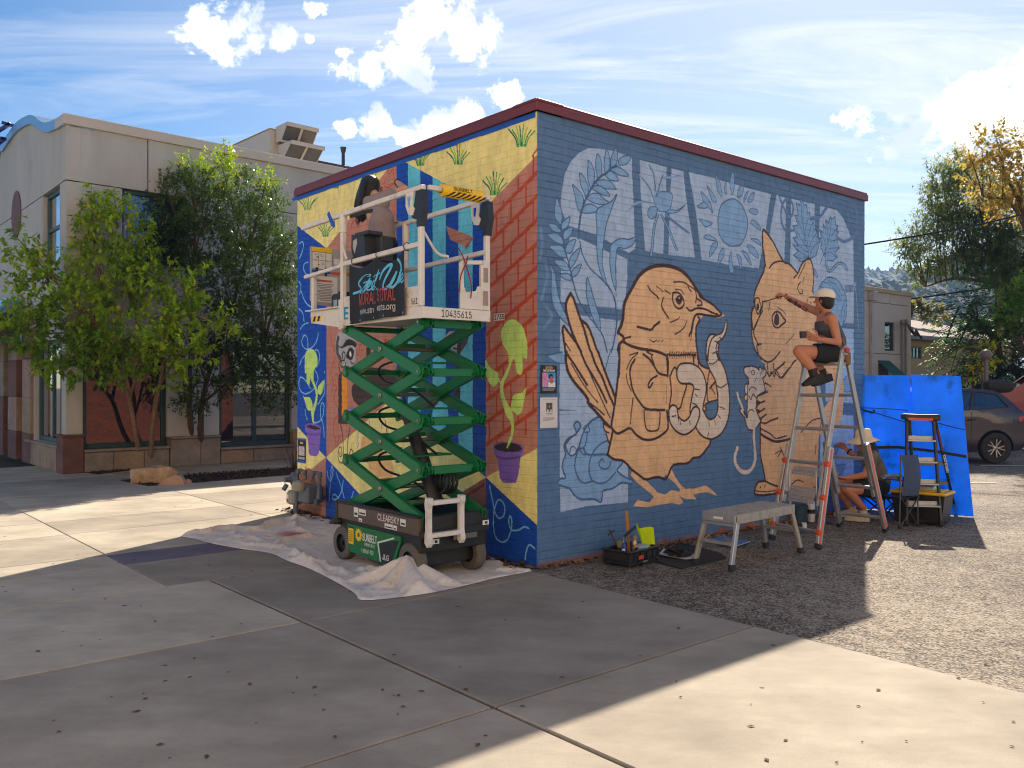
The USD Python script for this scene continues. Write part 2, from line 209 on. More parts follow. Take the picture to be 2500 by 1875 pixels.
MUR_R = """f p 0 297,3369 320,3474 349,3594 425,3716 541,3819 649,3876 780,3899 954,3908 1113,3907 1264,3896 1269,3725 1286,3507 1297,3288 1319,2998 1220,2944 965,3016 759,3072 396,3115 311,3234 297,3267
f p 0 415,3016 541,3013 759,2962 861,2941 944,2917 1049,2913 1204,2877 1199,2701 1177,2517 1145,2377 1060,2383 780,2389 541,2406 292,2404 292,2636 297,2690
f p 0 287,2248 541,2295 800,2280 1123,2267 1123,1368 759,1389 278,1419
f p 0 278,1403 507,1402 793,1405 1209,1349 1209,481 636,499 289,473
f p 0 1385,3891 1798,3884 1787,3577 1763,3270 1745,2986 1469,2989 1430,3267 1402,3523
f p 0 1876,3881 2070,3886 2101,3699 2150,3472 2213,3244 2269,2996 1828,2984 1840,3279 1858,3587
f p 0 2163,3894 2291,3893 2632,3896 3289,3873 3696,3878 3648,3680 3601,3493 3522,3231 3451,2986 2888,2976 2385,2985 2331,3259 2291,3470
f p 0 3810,3880 4017,3877 4000,3447 3975,3110 3843,3098 3664,3391 3745,3656
f p 0 4126,3878 4652,3888 4652,3424 4652,2795 4101,3093
f p 0 4780,3886 4985,3883 5175,3878 5291,3833 5380,3764 5449,3681 5549,3580 5610,3526 5620,2861 5620,2452 4643,2407 4643,3423 4752,3434
f b2 0 5375,2928 5610,2958 5602,2862 5407,2832
f p2 0 4878,2363 5615,2367 5615,1397 4918,1433
f p2 0 4810,1280 5615,1235 5615,346 4762,358
F f 0 551,3258 502,3314 463,3440 444,3506 502,3473 560,3440 590,3375
C o 9 551,3258 502,3314 463,3440 444,3506 502,3473 560,3440 590,3375
F f 0 634,3402 590,3458 551,3522 541,3625 610,3580 654,3510 649,3446
C o 9 634,3402 590,3458 551,3522 541,3625 610,3580 654,3510 649,3446
F f 0 689,3501 649,3586 647,3697 654,3761 709,3721 739,3649 729,3570
C o 9 689,3501 649,3586 647,3697 654,3761 709,3721 739,3649 729,3570
F f 0 790,3607 754,3701 759,3786 780,3846 826,3797 841,3715 831,3656
C o 9 790,3607 754,3701 759,3786 780,3846 826,3797 841,3715 831,3656
F f 0 887,3679 870,3762 882,3849 908,3922 939,3852 949,3775 934,3715
C o 9 887,3679 870,3762 882,3849 908,3922 939,3852 949,3775 934,3715
F f 0 965,3749 965,3835 996,3891 1038,3948 1060,3887 1054,3828 1028,3781
C o 9 965,3749 965,3835 996,3891 1038,3948 1060,3887 1054,3828 1028,3781
F f 0 1075,3792 1086,3848 1156,3889 1253,3906 1210,3832 1156,3802
C o 9 1075,3792 1086,3848 1156,3889 1253,3906 1210,3832 1156,3802
F f 0 944,3731 1049,3770 1145,3749 1220,3706 1102,3688 1017,3707
C o 9 944,3731 1049,3770 1145,3749 1220,3706 1102,3688 1017,3707
F f 0 882,3664 944,3710 1017,3693 1075,3637 954,3625
C o 9 882,3664 944,3710 1017,3693 1075,3637 954,3625
F f 0 759,3574 851,3610 965,3606 1028,3557 1038,3545 903,3532 800,3545
C o 9 759,3574 851,3610 965,3606 1028,3557 1038,3545 903,3532 800,3545
F f 0 709,3511 800,3545 903,3511 944,3466 820,3470
C o 9 709,3511 800,3545 903,3511 944,3466 820,3470
F f 0 639,3403 699,3453 800,3467 882,3422 965,3394 800,3368 699,3376
C o 9 639,3403 699,3453 800,3467 882,3422 965,3394 800,3368 699,3376
F f 0 560,3260 610,3329 699,3355 780,3330 861,3295 780,3298 699,3270
C o 9 560,3260 610,3329 699,3355 780,3330 861,3295 780,3298 699,3270
S o 22 526,3013 531,3124 551,3231 590,3333 634,3416 689,3494 749,3573 831,3642 903,3682 965,3735 1049,3777
F f 0 297,3103 227,3163 217,3236 241,3354 283,3285 311,3214 306,3145
C o 9 297,3103 227,3163 217,3236 241,3354 283,3285 311,3214 306,3145
F f 0 301,3056 306,3118 349,3164 410,3199 396,3129 349,3082
C o 9 301,3056 306,3118 349,3164 410,3199 396,3129 349,3082
F f 0 301,3043 217,3040 162,3067 148,3106 208,3110 264,3086
C o 9 301,3043 217,3040 162,3067 148,3106 208,3110 264,3086
F f 0 330,2978 330,3039 367,3078 444,3107 434,3044 386,2998
C o 9 330,2978 330,3039 367,3078 444,3107 434,3044 386,2998
F f 0 339,2931 236,2941 180,2968 125,3003 217,3026 292,3008
C o 9 339,2931 236,2941 180,2968 125,3003 217,3026 292,3008
F f 0 349,2865 377,2943 434,2984 487,2993 463,2932 425,2866
C o 9 349,2865 377,2943 434,2984 487,2993 463,2932 425,2866
F f 0 367,2823 283,2818 208,2858 148,2899 245,2919 320,2910
C o 9 367,2823 283,2818 208,2858 148,2899 245,2919 320,2910
F f 0 396,2712 406,2802 463,2870 541,2922 502,2818 444,2744
C o 9 396,2712 406,2802 463,2870 541,2922 502,2818 444,2744
F f 0 406,2706 311,2698 255,2734 203,2770 292,2788 358,2771
C o 9 406,2706 311,2698 255,2734 203,2770 292,2788 358,2771
F f 0 434,2647 444,2703 502,2749 560,2775 526,2696 473,2650
C o 9 434,2647 444,2703 502,2749 560,2775 526,2696 473,2650
F f 0 434,2616 358,2613 301,2636 259,2643 339,2670 406,2665
C o 9 434,2616 358,2613 301,2636 259,2643 339,2670 406,2665
S o 16 292,3111 320,3006 349,2886 396,2767 434,2654 463,2567 512,2459 619,2327 749,2214 851,2112 913,1958
F f 0 770,3126 759,3266 800,3334 965,3414 1049,3497 965,3335 903,3191 872,3066 846,2900 851,2766 913,2600 841,2673 790,2789 765,2963
C o 10 770,3126 759,3266 800,3334 965,3414 1049,3497 965,3335 903,3191 872,3066 846,2900 851,2766 913,2600 841,2673 790,2789 765,2963
F f 0 954,2954 986,3014 1091,3069 1220,3079 1330,3110 1264,3022 1166,2982 1060,2975 1038,2854 1033,2753 1038,2580 1017,2586 965,2718 949,2860
C o 10 954,2954 986,3014 1091,3069 1220,3079 1330,3110 1264,3022 1166,2982 1060,2975 1038,2854 1033,2753 1038,2580 1017,2586 965,2718 949,2860
S o 14 541,2981 580,2860 679,2744 831,2658 944,2573 1017,2485 1038,2378 1049,2256 1017,2089 975,1959
S o 10 1038,2782 1038,2652 1038,2508
F f 0 639,2653 624,2551 639,2447 689,2324 749,2221 815,2160 805,2294 749,2411 689,2555
C o 11 639,2653 624,2551 639,2447 689,2324 749,2221 815,2160 805,2294 749,2411 689,2555
F f 0 130,2783 176,2653 171,2485 208,2345 292,2255 425,2186 358,2292 297,2391 255,2497 227,2644 180,2721
C o 12 130,2783 176,2653 171,2485 208,2345 292,2255 425,2186 358,2292 297,2391 255,2497 227,2644 180,2721
S o 13 311,1944 221,1928 118,1907 184,1876 258,1845 356,1841
f f 0 356,1945 125,1902 258,1845 356,1841
S o 10 898,2633 981,2539 1028,2412 1044,2269 1002,2052 929,1906 867,1721
F f 0 1600,3514 1646,3588 1740,3624 1846,3635 1894,3600 1858,3465 1775,3423 1670,3425
C o 7 1600,3514 1646,3588 1740,3624 1846,3635 1894,3600 1858,3465 1775,3423 1670,3425
F f 0 1646,3445 1600,3453 1532,3429 1503,3373 1532,3325 1600,3333 1646,3399
C o 8 1646,3445 1600,3453 1532,3429 1503,3373 1532,3325 1600,3333 1646,3399
S f 20 1526,3862 1600,3777 1617,3629 1600,3529
S f 20 1385,3736 1509,3651 1577,3548
S f 20 1740,3791 1681,3691 1670,3591
S f 20 1751,3770 1858,3787 1990,3823
S f 20 1600,3484 1441,3477 1330,3447 1210,3358
S o 9 1526,3862 1600,3762 1623,3607
S o 8 1419,3719 1543,3618 1600,3521
S o 8 1740,3791 1670,3637 1646,3558
F f 0 1787,3413 1858,3453 1978,3465 2101,3536 2003,3461 1906,3425
C o 8 1787,3413 1858,3453 1978,3465 2101,3536 2003,3461 1906,3425
S f 26 1658,3378 1600,3220 1577,3053 1554,2953
S o 8 1642,3376 1584,3218 1561,3052 1538,2951
S o 8 1674,3380 1616,3222 1593,3055 1570,2954
S f 26 1716,3385 1834,3247 1906,3133 1966,3046
S o 8 1700,3383 1817,3246 1889,3131 1949,3045
S o 8 1732,3388 1851,3249 1923,3134 1983,3048
S f 26 1787,3394 1906,3340 2051,3288 2163,3246
S o 8 1770,3392 1889,3338 2034,3286 2145,3244
S o 8 1803,3397 1923,3342 2069,3290 2180,3248
F f 0 2903,3708 2745,3631 2681,3512 2674,3400 2702,3284 2816,3202 2946,3189 3093,3222 3183,3328 3228,3448 3213,3553 3123,3664 3019,3712
C o 12 2903,3708 2745,3631 2681,3512 2674,3400 2702,3284 2816,3202 2946,3189 3093,3222 3183,3328 3228,3448 3213,3553 3123,3664 3019,3712
F f 0 2632,3926 2702,3881 2738,3793 2745,3708 2660,3781
C o 8 2632,3926 2702,3881 2738,3793 2745,3708 2660,3781
F f 0 2823,3891 2787,3800 2823,3745
C o 8 2823,3891 2787,3800 2823,3745
F f 0 2953,4019 2888,3901 2932,3760 2975,3862
C o 8 2953,4019 2888,3901 2932,3760 2975,3862
F f 0 3146,3887 3056,3848 3034,3744 3123,3787
C o 8 3146,3887 3056,3848 3034,3744 3123,3787
F f 0 3236,3848 3168,3776 3153,3708 3213,3782
C o 8 3236,3848 3168,3776 3153,3708 3213,3782
F f 0 3358,3847 3274,3800 3228,3723 3320,3744
C o 8 3358,3847 3274,3800 3228,3723 3320,3744
F f 0 2473,3792 2521,3719 2576,3642 2646,3647 2590,3720
C o 8 2473,3792 2521,3719 2576,3642 2646,3647 2590,3720
F f 0 2371,3714 2412,3620 2507,3565 2576,3515 2535,3620 2453,3676
C o 8 2371,3714 2412,3620 2507,3565 2576,3515 2535,3620 2453,3676
F f 0 2311,3543 2412,3603 2494,3580 2439,3544
C o 8 2311,3543 2412,3603 2494,3580 2439,3544
F f 0 3259,3620 3320,3659 3436,3648 3381,3592
C o 8 3259,3620 3320,3659 3436,3648 3381,3592
F f 0 2338,3418 2439,3414 2570,3396 2466,3350 2398,3375
C o 8 2338,3418 2439,3414 2570,3396 2466,3350 2398,3375
F f 0 3289,3491 3335,3528 3443,3492 3490,3434 3381,3449
C o 8 3289,3491 3335,3528 3443,3492 3490,3434 3381,3449
F f 0 2419,3231 2507,3266 2646,3226 2549,3212
C o 8 2419,3231 2507,3266 2646,3226 2549,3212
F f 0 2660,3211 2549,3148 2521,3027 2646,3141
C o 8 2660,3211 2549,3148 2521,3027 2646,3141
F f 0 2773,3150 2702,3087 2674,2965 2773,3051
C o 8 2773,3150 2702,3087 2674,2965 2773,3051
F f 0 2910,3125 2874,3018 2888,2898 2961,2904 2932,3023
C o 8 2910,3125 2874,3018 2888,2898 2961,2904 2932,3023
F f 0 3019,3105 3064,3009 3101,2933 3108,3066
C o 8 3019,3105 3064,3009 3101,2933 3108,3066
F f 0 3123,3155 3198,3074 3304,3004 3228,3121
C o 8 3123,3155 3198,3074 3304,3004 3228,3121
F f 0 3213,3226 3289,3145 3451,3102 3381,3199 3289,3234
C o 8 3213,3226 3289,3145 3451,3102 3381,3199 3289,3234
F f 0 3297,3310 3381,3279 3490,3255 3443,3312
C o 8 3297,3310 3381,3279 3490,3255 3443,3312
S o2 34 3729,3996 3810,3967 3875,3866 3942,3774 4042,3685 4126,3667 4169,3776 4109,3862 4008,3857 3933,3773 3908,3658 3933,3541 4025,3487 4194,3511
S o2 42 4580,3705 4780,3749 4947,3888 5175,4028 5370,4065 5569,4032 5691,3935 5722,3795 5691,3637 5529,3548 5370,3500 5214,3524
f f 0 4350,3928 4420,3838 4464,3863 4491,3751 4544,3777 4562,3674 4616,3700 4634,3567 4707,3565 4725,3480 4780,3447 4743,3346 4688,3253 4562,3202 4332,3143 4177,3204 4280,3261 4152,3333 4280,3327 4169,3410 4263,3439 4160,3559 4280,3582 4203,3696 4280,3696 4237,3851 4306,3822
c o 12 4350,3928 4420,3838 4464,3863 4491,3751 4544,3777 4562,3674 4616,3700 4634,3567 4707,3565 4725,3480 4780,3447 4743,3346 4688,3253 4562,3202 4332,3143 4177,3204 4280,3261 4152,3333 4280,3327 4169,3410 4263,3439 4160,3559 4280,3582 4203,3696 4280,3696 4237,3851 4306,3822
S o 8 4350,3866 4367,3678 4420,3494 4473,3328 4526,3209
S o 8 4246,3682 4367,3526 4438,3401
S o 8 4194,3553 4332,3437 4491,3320
S o 8 4177,3410 4315,3331 4509,3264
S o 8 4177,3326 4332,3257 4526,3218
S o 8 4553,3750 4455,3594 4438,3448
S o 8 4625,3681 4526,3506 4482,3358
S o 8 4707,3546 4580,3416 4509,3284
S o 8 4762,3435 4616,3342 4544,3239
S o 8 4186,3205 4315,3184 4509,3207
f f 0 5041,3782 5060,3745 5146,3795 5156,3687 5214,3684 5185,3610 5233,3606 5175,3539 5233,3526 5194,3461 5253,3407 5137,3336 5204,3283 5098,3223 4985,3217 4891,3263 4798,3361 4817,3431 4762,3474 4817,3480 4771,3582 4854,3563 4854,3660 4919,3619 4919,3727 4985,3696
c o 12 5041,3782 5060,3745 5146,3795 5156,3687 5214,3684 5185,3610 5233,3606 5175,3539 5233,3526 5194,3461 5253,3407 5137,3336 5204,3283 5098,3223 4985,3217 4891,3263 4798,3361 4817,3431 4762,3474 4817,3480 4771,3582 4854,3563 4854,3660 4919,3619 4919,3727 4985,3696
S o 9 5060,3764 5022,3562 4947,3396 4872,3280 4780,3155
S o 9 4928,3709 4966,3556 4966,3437
S o 9 4798,3556 4891,3449 4910,3333
S o 9 5214,3674 5060,3537
S o 9 5214,3514 5022,3453
S o 9 5233,3405 4985,3370
S o 9 5175,3280 5022,3325 4891,3292
S f 44 4932,3226 4932,3150 5016,3086 5139,3153 5233,3210 5359,3205 5456,3139
S o 9 4909,3224 4909,3140 4985,3071 5093,3100 5202,3174 5312,3192 5423,3128
S o 9 4955,3224 4955,3152 5031,3103 5155,3186 5264,3220 5391,3208 5472,3133
S o3 8 5472,3133 5585,3018 5684,2835 5717,2587 5750,2372
F f 0 4634,3093 4642,3031 4693,2980 4723,3014
C o 9 4634,3093 4642,3031 4693,2980 4723,3014
F f 0 5001,3005 4864,2946 4760,2851 4715,2691 4789,2498 5016,2342 5264,2353 5407,2505 5439,2671 5391,2831 5233,2974
C o 13 5001,3005 4864,2946 4760,2851 4715,2691 4789,2498 5016,2342 5264,2353 5407,2505 5439,2671 5391,2831 5233,2974
S o 8 4864,2938 5047,2904 5217,2803 5296,2727
S o 8 4955,2969 5170,2913 5312,2785
S o 8 4789,2869 5016,2830 5249,2716
S o 8 5423,2776 5312,2606 5296,2483
S o 8 5439,2695 5375,2569 5344,2404
F f 0 4854,786 5025,867 4960,679
C o 10 4854,786 5025,867 4960,679
F f 0 4875,661 5156,633 4982,542
C o 10 4875,661 5156,633 4982,542
F f 0 5047,821 5244,869 5112,704
C o 10 5047,821 5244,869 5112,704
F f 0 5134,589 5401,596 5244,468
C o 10 5134,589 5401,596 5244,468
F f 0 4918,502 5047,640 5090,456
C o 10 4918,502 5047,640 5090,456
S o 9 5068,763 4960,544 4896,436
F f 0 5333,1566 5378,1728 5572,1752 5572,1565
C o 10 5333,1566 5378,1728 5572,1752 5572,1565
f f 0 829,1343 723,1312 643,1258 604,1226 572,1171 533,1062 525,1030 510,897 619,667 944,642 944,1340
c o 14 829,1343 723,1312 643,1258 604,1226 572,1171 533,1062 525,1030 510,897 619,667 944,642 944,1340
F f 0 352,787 318,871 323,936 352,1000 340,1082 374,1138 484,1183 484,1225 460,1267 507,1299 548,1264 530,1223 484,1183 414,1145 357,1090 380,1023 426,984 484,1001 507,1041 519,1041 589,1046 648,984 966,967 1131,889 1054,807 1183,728 1281,695 1261,661 1118,681 991,638 854,624 842,565 818,520 720,558 565,568 484,604 414,675 369,695 267,728 261,761 301,782
C o 17 352,787 318,871 323,936 352,1000 340,1082 374,1138 484,1183 484,1225 460,1267 507,1299 548,1264 530,1223 484,1183 414,1145 357,1090 380,1023 426,984 484,1001 507,1041 519,1041 589,1046 648,984 966,967 1131,889 1054,807 1183,728 1281,695 1261,661 1118,681 991,638 854,624 842,565 818,520 720,558 565,568 484,604 414,675 369,695 267,728 261,761 301,782
S o 15 793,1341 696,1302 625,1245 565,1155 519,1041 484,951 478,861 530,758 601,719 708,728
S o 13 636,1203 636,1152 601,1062 507,1037
S o 12 589,1238 625,1262 660,1244 666,1202 636,1186 601,1200 589,1238
S o 14 916,1107 793,1061 708,989 672,907 666,815 708,736 818,699 929,721 1029,791
S o 14 867,904 842,931 799,900 805,865 854,837 929,841 966,899
S o 12 542,1031 589,987 648,993
S o 12 409,1013 420,1054 455,1069 484,1051
f t 0 360,1945 360,1863 379,1765 463,1672 643,1515 944,1243 1011,1500 1019,1540 886,1786 780,1955
f t 0 420,2502 367,2423 358,2340 386,2225 483,2050 339,2189 315,2134 339,2005 358,1945 790,1955 739,2052 659,2182 551,2254 492,2403 454,2469
S k 29 420,2491 367,2409 363,2327 406,2206 473,2071 560,1950
S k 27 420,2491 463,2436 521,2315 580,2200 679,1966
S k 27 551,2254 639,2202 699,2114 780,1955
S k 25 473,2050 377,2143 334,2182 320,2120 349,1985 353,1945
S k 13 349,2033 415,1959
S k 32 367,1945 360,1879 379,1781 448,1688 643,1515 651,1470 780,1367 886,1279 952,1226
S k 25 379,1923 463,1837 541,1749 635,1644
S k 25 556,1949 619,1839 723,1717 829,1587 903,1473
S k 27 691,1953 755,1830 845,1712 911,1592 1003,1448
S k 29 788,1955 886,1764 1019,1534
S k 12 425,1842 510,1738 619,1616 780,1474
S k 13 659,1778 763,1616 861,1462 952,1323
S k 15 659,1476 780,1412 870,1354
f t 0 1060,2148 1134,2282 1150,2436 1253,2581 1385,2738 1554,2834 1763,2876 1978,2864 2150,2801 2291,2678 2404,2558 2666,2470 2801,2403 2666,2372 2416,2384 2327,2324 2291,2196 2314,1991 1070,1962
f t 0 1065,2041 1086,1934 1033,1608 1001,1393 970,1228 856,1275 887,1181 939,1086 902,974 1012,918 1139,881 1258,794 1447,692 1769,700 1911,821 2144,822 2244,864 2346,866 2449,932 2540,1016 2488,1083 2646,1279 2699,1521 2726,1749 2527,1812 2384,1842 2307,1952 2295,2078
f b 0 2423,1420 2501,1451 2673,1481 2699,1400 2646,1279 2514,1250 2423,1285 2462,1380
f t 0 1274,793 1248,750 1353,663 1569,530 1597,501 1528,453 1353,495 1287,439 1488,407 1764,414 1878,417 2009,387 2082,404 2009,475 2112,439 2293,418 2232,476 2202,473 2462,485 2668,425 2572,496 2447,558 2262,535 2112,546 2053,574 1936,685 1878,772 1779,760 1807,694 1936,620 2023,539 2009,522 1878,551 1779,513 1666,540 1461,691 1367,787
S k 39 1065,2149 1134,2282 1156,2436 1253,2581 1385,2738 1554,2831 1763,2868 1978,2852 2150,2785 2301,2655 2416,2567
S k 25 2346,2601 2385,2572 2554,2526 2714,2438 2727,2410 2633,2389 2475,2393 2295,2392 2232,2302 2207,2222 2169,2158
S k 22 2132,2454 2194,2426 2308,2460 2449,2456 2580,2423 2673,2412
S k 18 2308,2559 2372,2539 2385,2500 2308,2488
S k 17 2295,2582 2283,2518
S k 20 1900,2594 1973,2607 2034,2580 2083,2513 2058,2457 1985,2438 1924,2473 1894,2532 1900,2594
S k 7 1758,2547 1722,2468 1746,2409 1805,2344 1840,2322
S k 18 1746,2531 1722,2453 1769,2387 1829,2337
S k 17 1504,2642 1561,2586 1641,2547 1676,2515
S k 10 1641,2645 1746,2599
S k 13 1769,2616 1852,2583
S k 15 1912,2707 2021,2719 2120,2707 2169,2660 2207,2631
S k 12 1948,2636 2034,2634 2083,2591
S k 25 1347,2221 1459,2207 1561,2200 1606,2236 1687,2285
S k 13 2132,2321 2070,2232 1936,2165
S k 12 1852,2285 1985,2329 2009,2354
S k 10 1538,2098 1595,2077 1641,2098
S k 8 1653,2079 1687,2099
S k 8 1711,2081 1746,2101
S k 8 1521,2131 1549,2132
S k 12 2145,2697 2257,2658 2295,2598
S k 10 2245,2295 2207,2167 2201,2112
S k 29 1060,2154 1140,2114 1151,2063 1270,2023 1414,2001 1595,1987 1734,1960 1817,1916 1817,1733
S k 17 1140,2092 1248,2118
S k 30 1151,2078 1087,2040 1065,1988 1087,1909 1076,1722
S k 25 2321,2370 2346,2331 2289,2249 2289,2091 2321,1942 2372,1855 2528,1810
S k 22 1817,1955 1900,1949 2021,1951 2145,1962 2283,1957
s k 11 1834,1943 1861,1988
s k 11 1840,1959 1851,1928
s k 11 1871,1944 1898,1982
s k 11 1877,1960 1888,1920
s k 11 1909,1945 1935,1976
s k 11 1915,1961 1925,1930
s k 11 1946,1946 1973,1990
s k 11 1952,1961 1963,1921
s k 11 1984,1947 2010,1984
s k 11 1990,1962 2001,1931
s k 11 2021,1947 2048,1978
s k 11 2027,1963 2038,1923
s k 11 2059,1948 2086,1993
s k 11 2065,1964 2076,1933
s k 11 2097,1949 2125,1987
s k 11 2104,1965 2115,1924
s k 11 2136,1950 2163,1981
s k 11 2142,1966 2153,1935
s k 11 2174,1951 2202,1996
s k 11 2181,1966 2192,1926
s k 11 2213,1951 2241,1990
s k 11 2220,1967 2231,1936
s k 11 2252,1952 2280,1984
s k 11 2259,1968 2270,1927
F k 0 2003,2582 1948,2544 1954,2505 2003,2477 2046,2511 2058,2551
f w 0 2003,2563 1991,2542 2015,2544
S k 27 1086,2042 1086,1919 1059,1680 1017,1443 970,1243 991,1192 918,973
S k 25 970,1228 1054,1168 1139,1186 1237,1212 1335,1143 1447,1094 1583,1088 1722,1128 1822,1201 1804,1377
S k 24 1469,1398 1583,1389 1769,1385
S k 22 1313,1894 1247,1813 1247,1695 1291,1571 1391,1459 1469,1406 1583,1389 1687,1383
S k 13 1237,1937 1357,1962 1258,1893 1193,1797
S k 12 1182,1753 1204,1666 1258,1578
S k 24 1435,1949 1537,1898 1629,1802 1687,1757 1816,1736
S k 18 1560,1929 1606,1840
S k 17 1492,1972 1583,1944
S k 20 1804,1919 1816,1743
S k 20 1652,1735 1560,1696 1514,1637 1537,1614 1583,1659
S k 20 1852,1736 1876,1575 1840,1399
S k 20 1864,1743 1924,1821 1972,1798
S k 15 1286,1512 1258,1366 1247,1256
S k 6 1804,1690 1792,1453
S k 17 1452,1384 1463,1249 1514,1181 1652,1180 1687,1243 1693,1379
S k 22 1840,1391 2008,1396 2070,1511 2119,1612 2119,1667
S k 20 2244,1943 2257,1825
S k 17 2320,1945 2333,1802
S k 25 908,973 1012,918 1139,896 1258,808 1357,750 1469,691 1583,698 1687,698 1769,669 1816,696 1911,805 2144,815 2244,864 2346,866 2449,932 2540,1016 2501,1074
S k 22 2307,1936 2384,1850 2514,1812 2633,1773 2740,1758 2713,1725 2633,1684 2527,1603
S k 18 2527,1796 2488,1684 2488,1475 2593,1466 2686,1481
S k 13 2553,1611 2619,1538
S k 17 2501,1451 2436,1420 2462,1372 2410,1341 2436,1284
S k 15 856,1275 877,1203 939,1179
S k 15 897,1174 918,1123 939,1079
S k 15 866,1267 949,1229
S k 234 2579,2087 2566,1974 2606,1878 2699,1765 2753,1635 2780,1480 2767,1333 2699,1213 2566,1160 2436,1189 2346,1279 2295,1367 2320,1485 2358,1604 2307,1715 2194,1761 2070,1760
S w 190 2579,2087 2566,1974 2606,1878 2699,1765 2753,1635 2780,1480 2767,1333 2699,1213 2566,1160 2436,1189 2346,1279 2295,1367 2320,1485 2358,1604 2307,1715 2194,1761 2070,1760
S k 164 1905,1359 1924,1282 1996,1218 2107,1191 2219,1243 2282,1336
S w 120 1905,1359 1924,1282 1996,1218 2107,1191 2219,1243 2282,1336
F k 0 2822,2378 2849,2314 2836,2240 2781,2156 2673,2095 2647,2013 2687,1941 2714,1901 2488,1897 2488,1993 2528,2107 2594,2173 2741,2228 2795,2312
F w 0 2819,2345 2829,2305 2811,2239 2754,2163 2653,2103 2627,2013 2660,1941 2673,1892 2521,1890 2512,1986 2547,2099 2613,2162 2754,2212 2802,2296
S k 13 2620,2114 2673,2107
S k 13 2700,2161 2754,2138
S k 13 2580,1983 2660,2006
S k 13 2515,1874 2594,1871 2687,1925
S k 12 2269,1596 2346,1588
S k 12 2269,1541 2307,1517
S k 12 2231,1447 2307,1422
S k 12 2699,1400 2794,1377
S k 12 2673,1311 2713,1277
S k 12 2514,1250 2514,1194
S k 12 2619,1247 2626,1207
S k 12 2501,1122 2488,1075
S k 12 1984,1304 1996,1265
S k 12 2021,1248 2027,1225
S k 12 2181,1259 2187,1220
S k 12 2646,1635 2726,1611 2835,1652
S k 12 1948,1320 1887,1314
f t 0 3535,3435 3599,3421 3742,3326 3874,3206 3967,3114 4117,3093 4270,3007 4326,3089 4411,3158 4540,3193 4612,3122 4642,2960 4612,2786 4745,2614 4715,2330 3333,2274 3296,2423 3358,2541 3358,2678 3446,2830 3560,2970 3573,3059 3522,3251
f t 0 3455,1924 3580,1885 3544,1843 3599,1792 3599,1740 3526,1719 3544,1658 3617,1564 3419,1514 3393,1382 3490,1216 3473,1103 3481,825 3580,520 3437,520 3375,433 3384,371 3580,355 3951,377 4340,346 4542,341 4707,394 4748,947 4811,1223 4833,1502 4542,1944
F t 0 4939,1951 5178,1886 5333,1727 5356,1440 5289,1176 5068,1035 4875,1031 4769,1035 4811,1279 4960,1411 5090,1579 5068,1726 4854,1837 4542,1944
f t 0 3319,2531 3304,2267 3349,2075 3534,1919 3723,1832 4705,1805 4705,2611
S k 25 3580,3023 3560,3131 3528,3252 3528,3427 3560,3435 3612,3407 3742,3319 3954,3116 4090,3091 4256,3006
S k 20 3663,3008 3742,3067 3847,3102 3967,3110
S k 22 4186,2932 4270,2992 4340,3090 4425,3159 4533,3193 4598,3136 4634,2999 4612,2794
S k 25 3573,3044 3548,2954 3459,2845 3371,2708 3352,2606 3358,2541 3302,2459 3309,2373 3333,2274
S k 12 4284,2932 4354,3022 4439,3130
S k 15 4340,2898 4270,2831 4298,2765 4368,2754 4368,2808
S k 10 4411,2957 4382,2894
S k 18 3383,2637 3446,2641 3471,2591 3497,2535 3434,2459 3383,2521 3371,2578 3383,2637
S k 18 3522,2609 3522,2551 3459,2431 3358,2275
S k 22 3729,2378 3729,2452 3794,2500 3874,2497 3954,2441 4008,2398 3927,2357 3847,2316 3768,2328 3729,2378
S k 10 3821,2561 3941,2523 4008,2481
S k 10 3676,2619 3651,2507
S k 8 3663,2404 3663,2316
F k 0 3408,2573 3446,2575 3452,2510 3427,2495 3402,2515
F k 0 3807,2486 3860,2459 3867,2377 3821,2338 3768,2358 3768,2424
S k 13 4497,2693 4468,2637
S k 12 4569,2666 4562,2627
S k 20 3319,2531 3304,2267 3379,2040 3596,1911 3755,1941 3884,2035
S k 17 3441,2006 3410,2094 3502,2114
S k 17 3534,2508 3349,2268 3441,2095
S k 10 4015,2130 4182,2246
S k 13 3534,1884 3659,1742 3755,1797 3884,1725 4015,1799 4250,1950
S k 10 3819,1815 3982,1890
S k 17 3617,1886 3653,1741 3708,1793 3764,1736 3810,1805 3913,1721 4066,1818 4202,1937
S k 17 3745,1888 3782,1815 3989,1912
S k 17 3544,1647 3599,1658 3699,1616
S k 20 3401,1494 3401,1443 3455,1432 3571,1451
S k 20 3437,1422 3393,1361 3455,1329 3571,1363
S k 20 3428,1309 3437,1258 3490,1257 3599,1295
S k 20 3499,1205 3580,1192 3690,1220 3838,1248
S k 20 3626,1559 3526,1534 3410,1504 3401,1463 3473,1432 3401,1402 3393,1361 3473,1334 3428,1309 3455,1258 3499,1251 3490,1205
S k 22 3481,1205 3481,1000 3481,825 3535,688 3580,520
S k 29 3490,1072 3635,1014 3801,971 3989,979 4202,1002
S k 17 3490,1133 3690,1064 3801,1008 4027,1030
S k 15 3894,898 3951,821 4027,690 4037,551
S k 13 3782,830 3913,860 3838,785
S k 15 4340,1061 4542,1175 4665,1210 4811,1206 4769,1057
S k 13 4833,1468 4822,1301
S k 13 4686,883 4665,773
S k 25 3580,520 3437,520 3375,443 3384,381 3617,357 3932,357
S k 12 3384,422 3580,396 3932,389
S k 22 3580,520 3727,468 3951,409
S k 13 4124,438 4261,482 4400,450
S k 12 3473,446 3490,465
S k 12 3562,449 3580,469
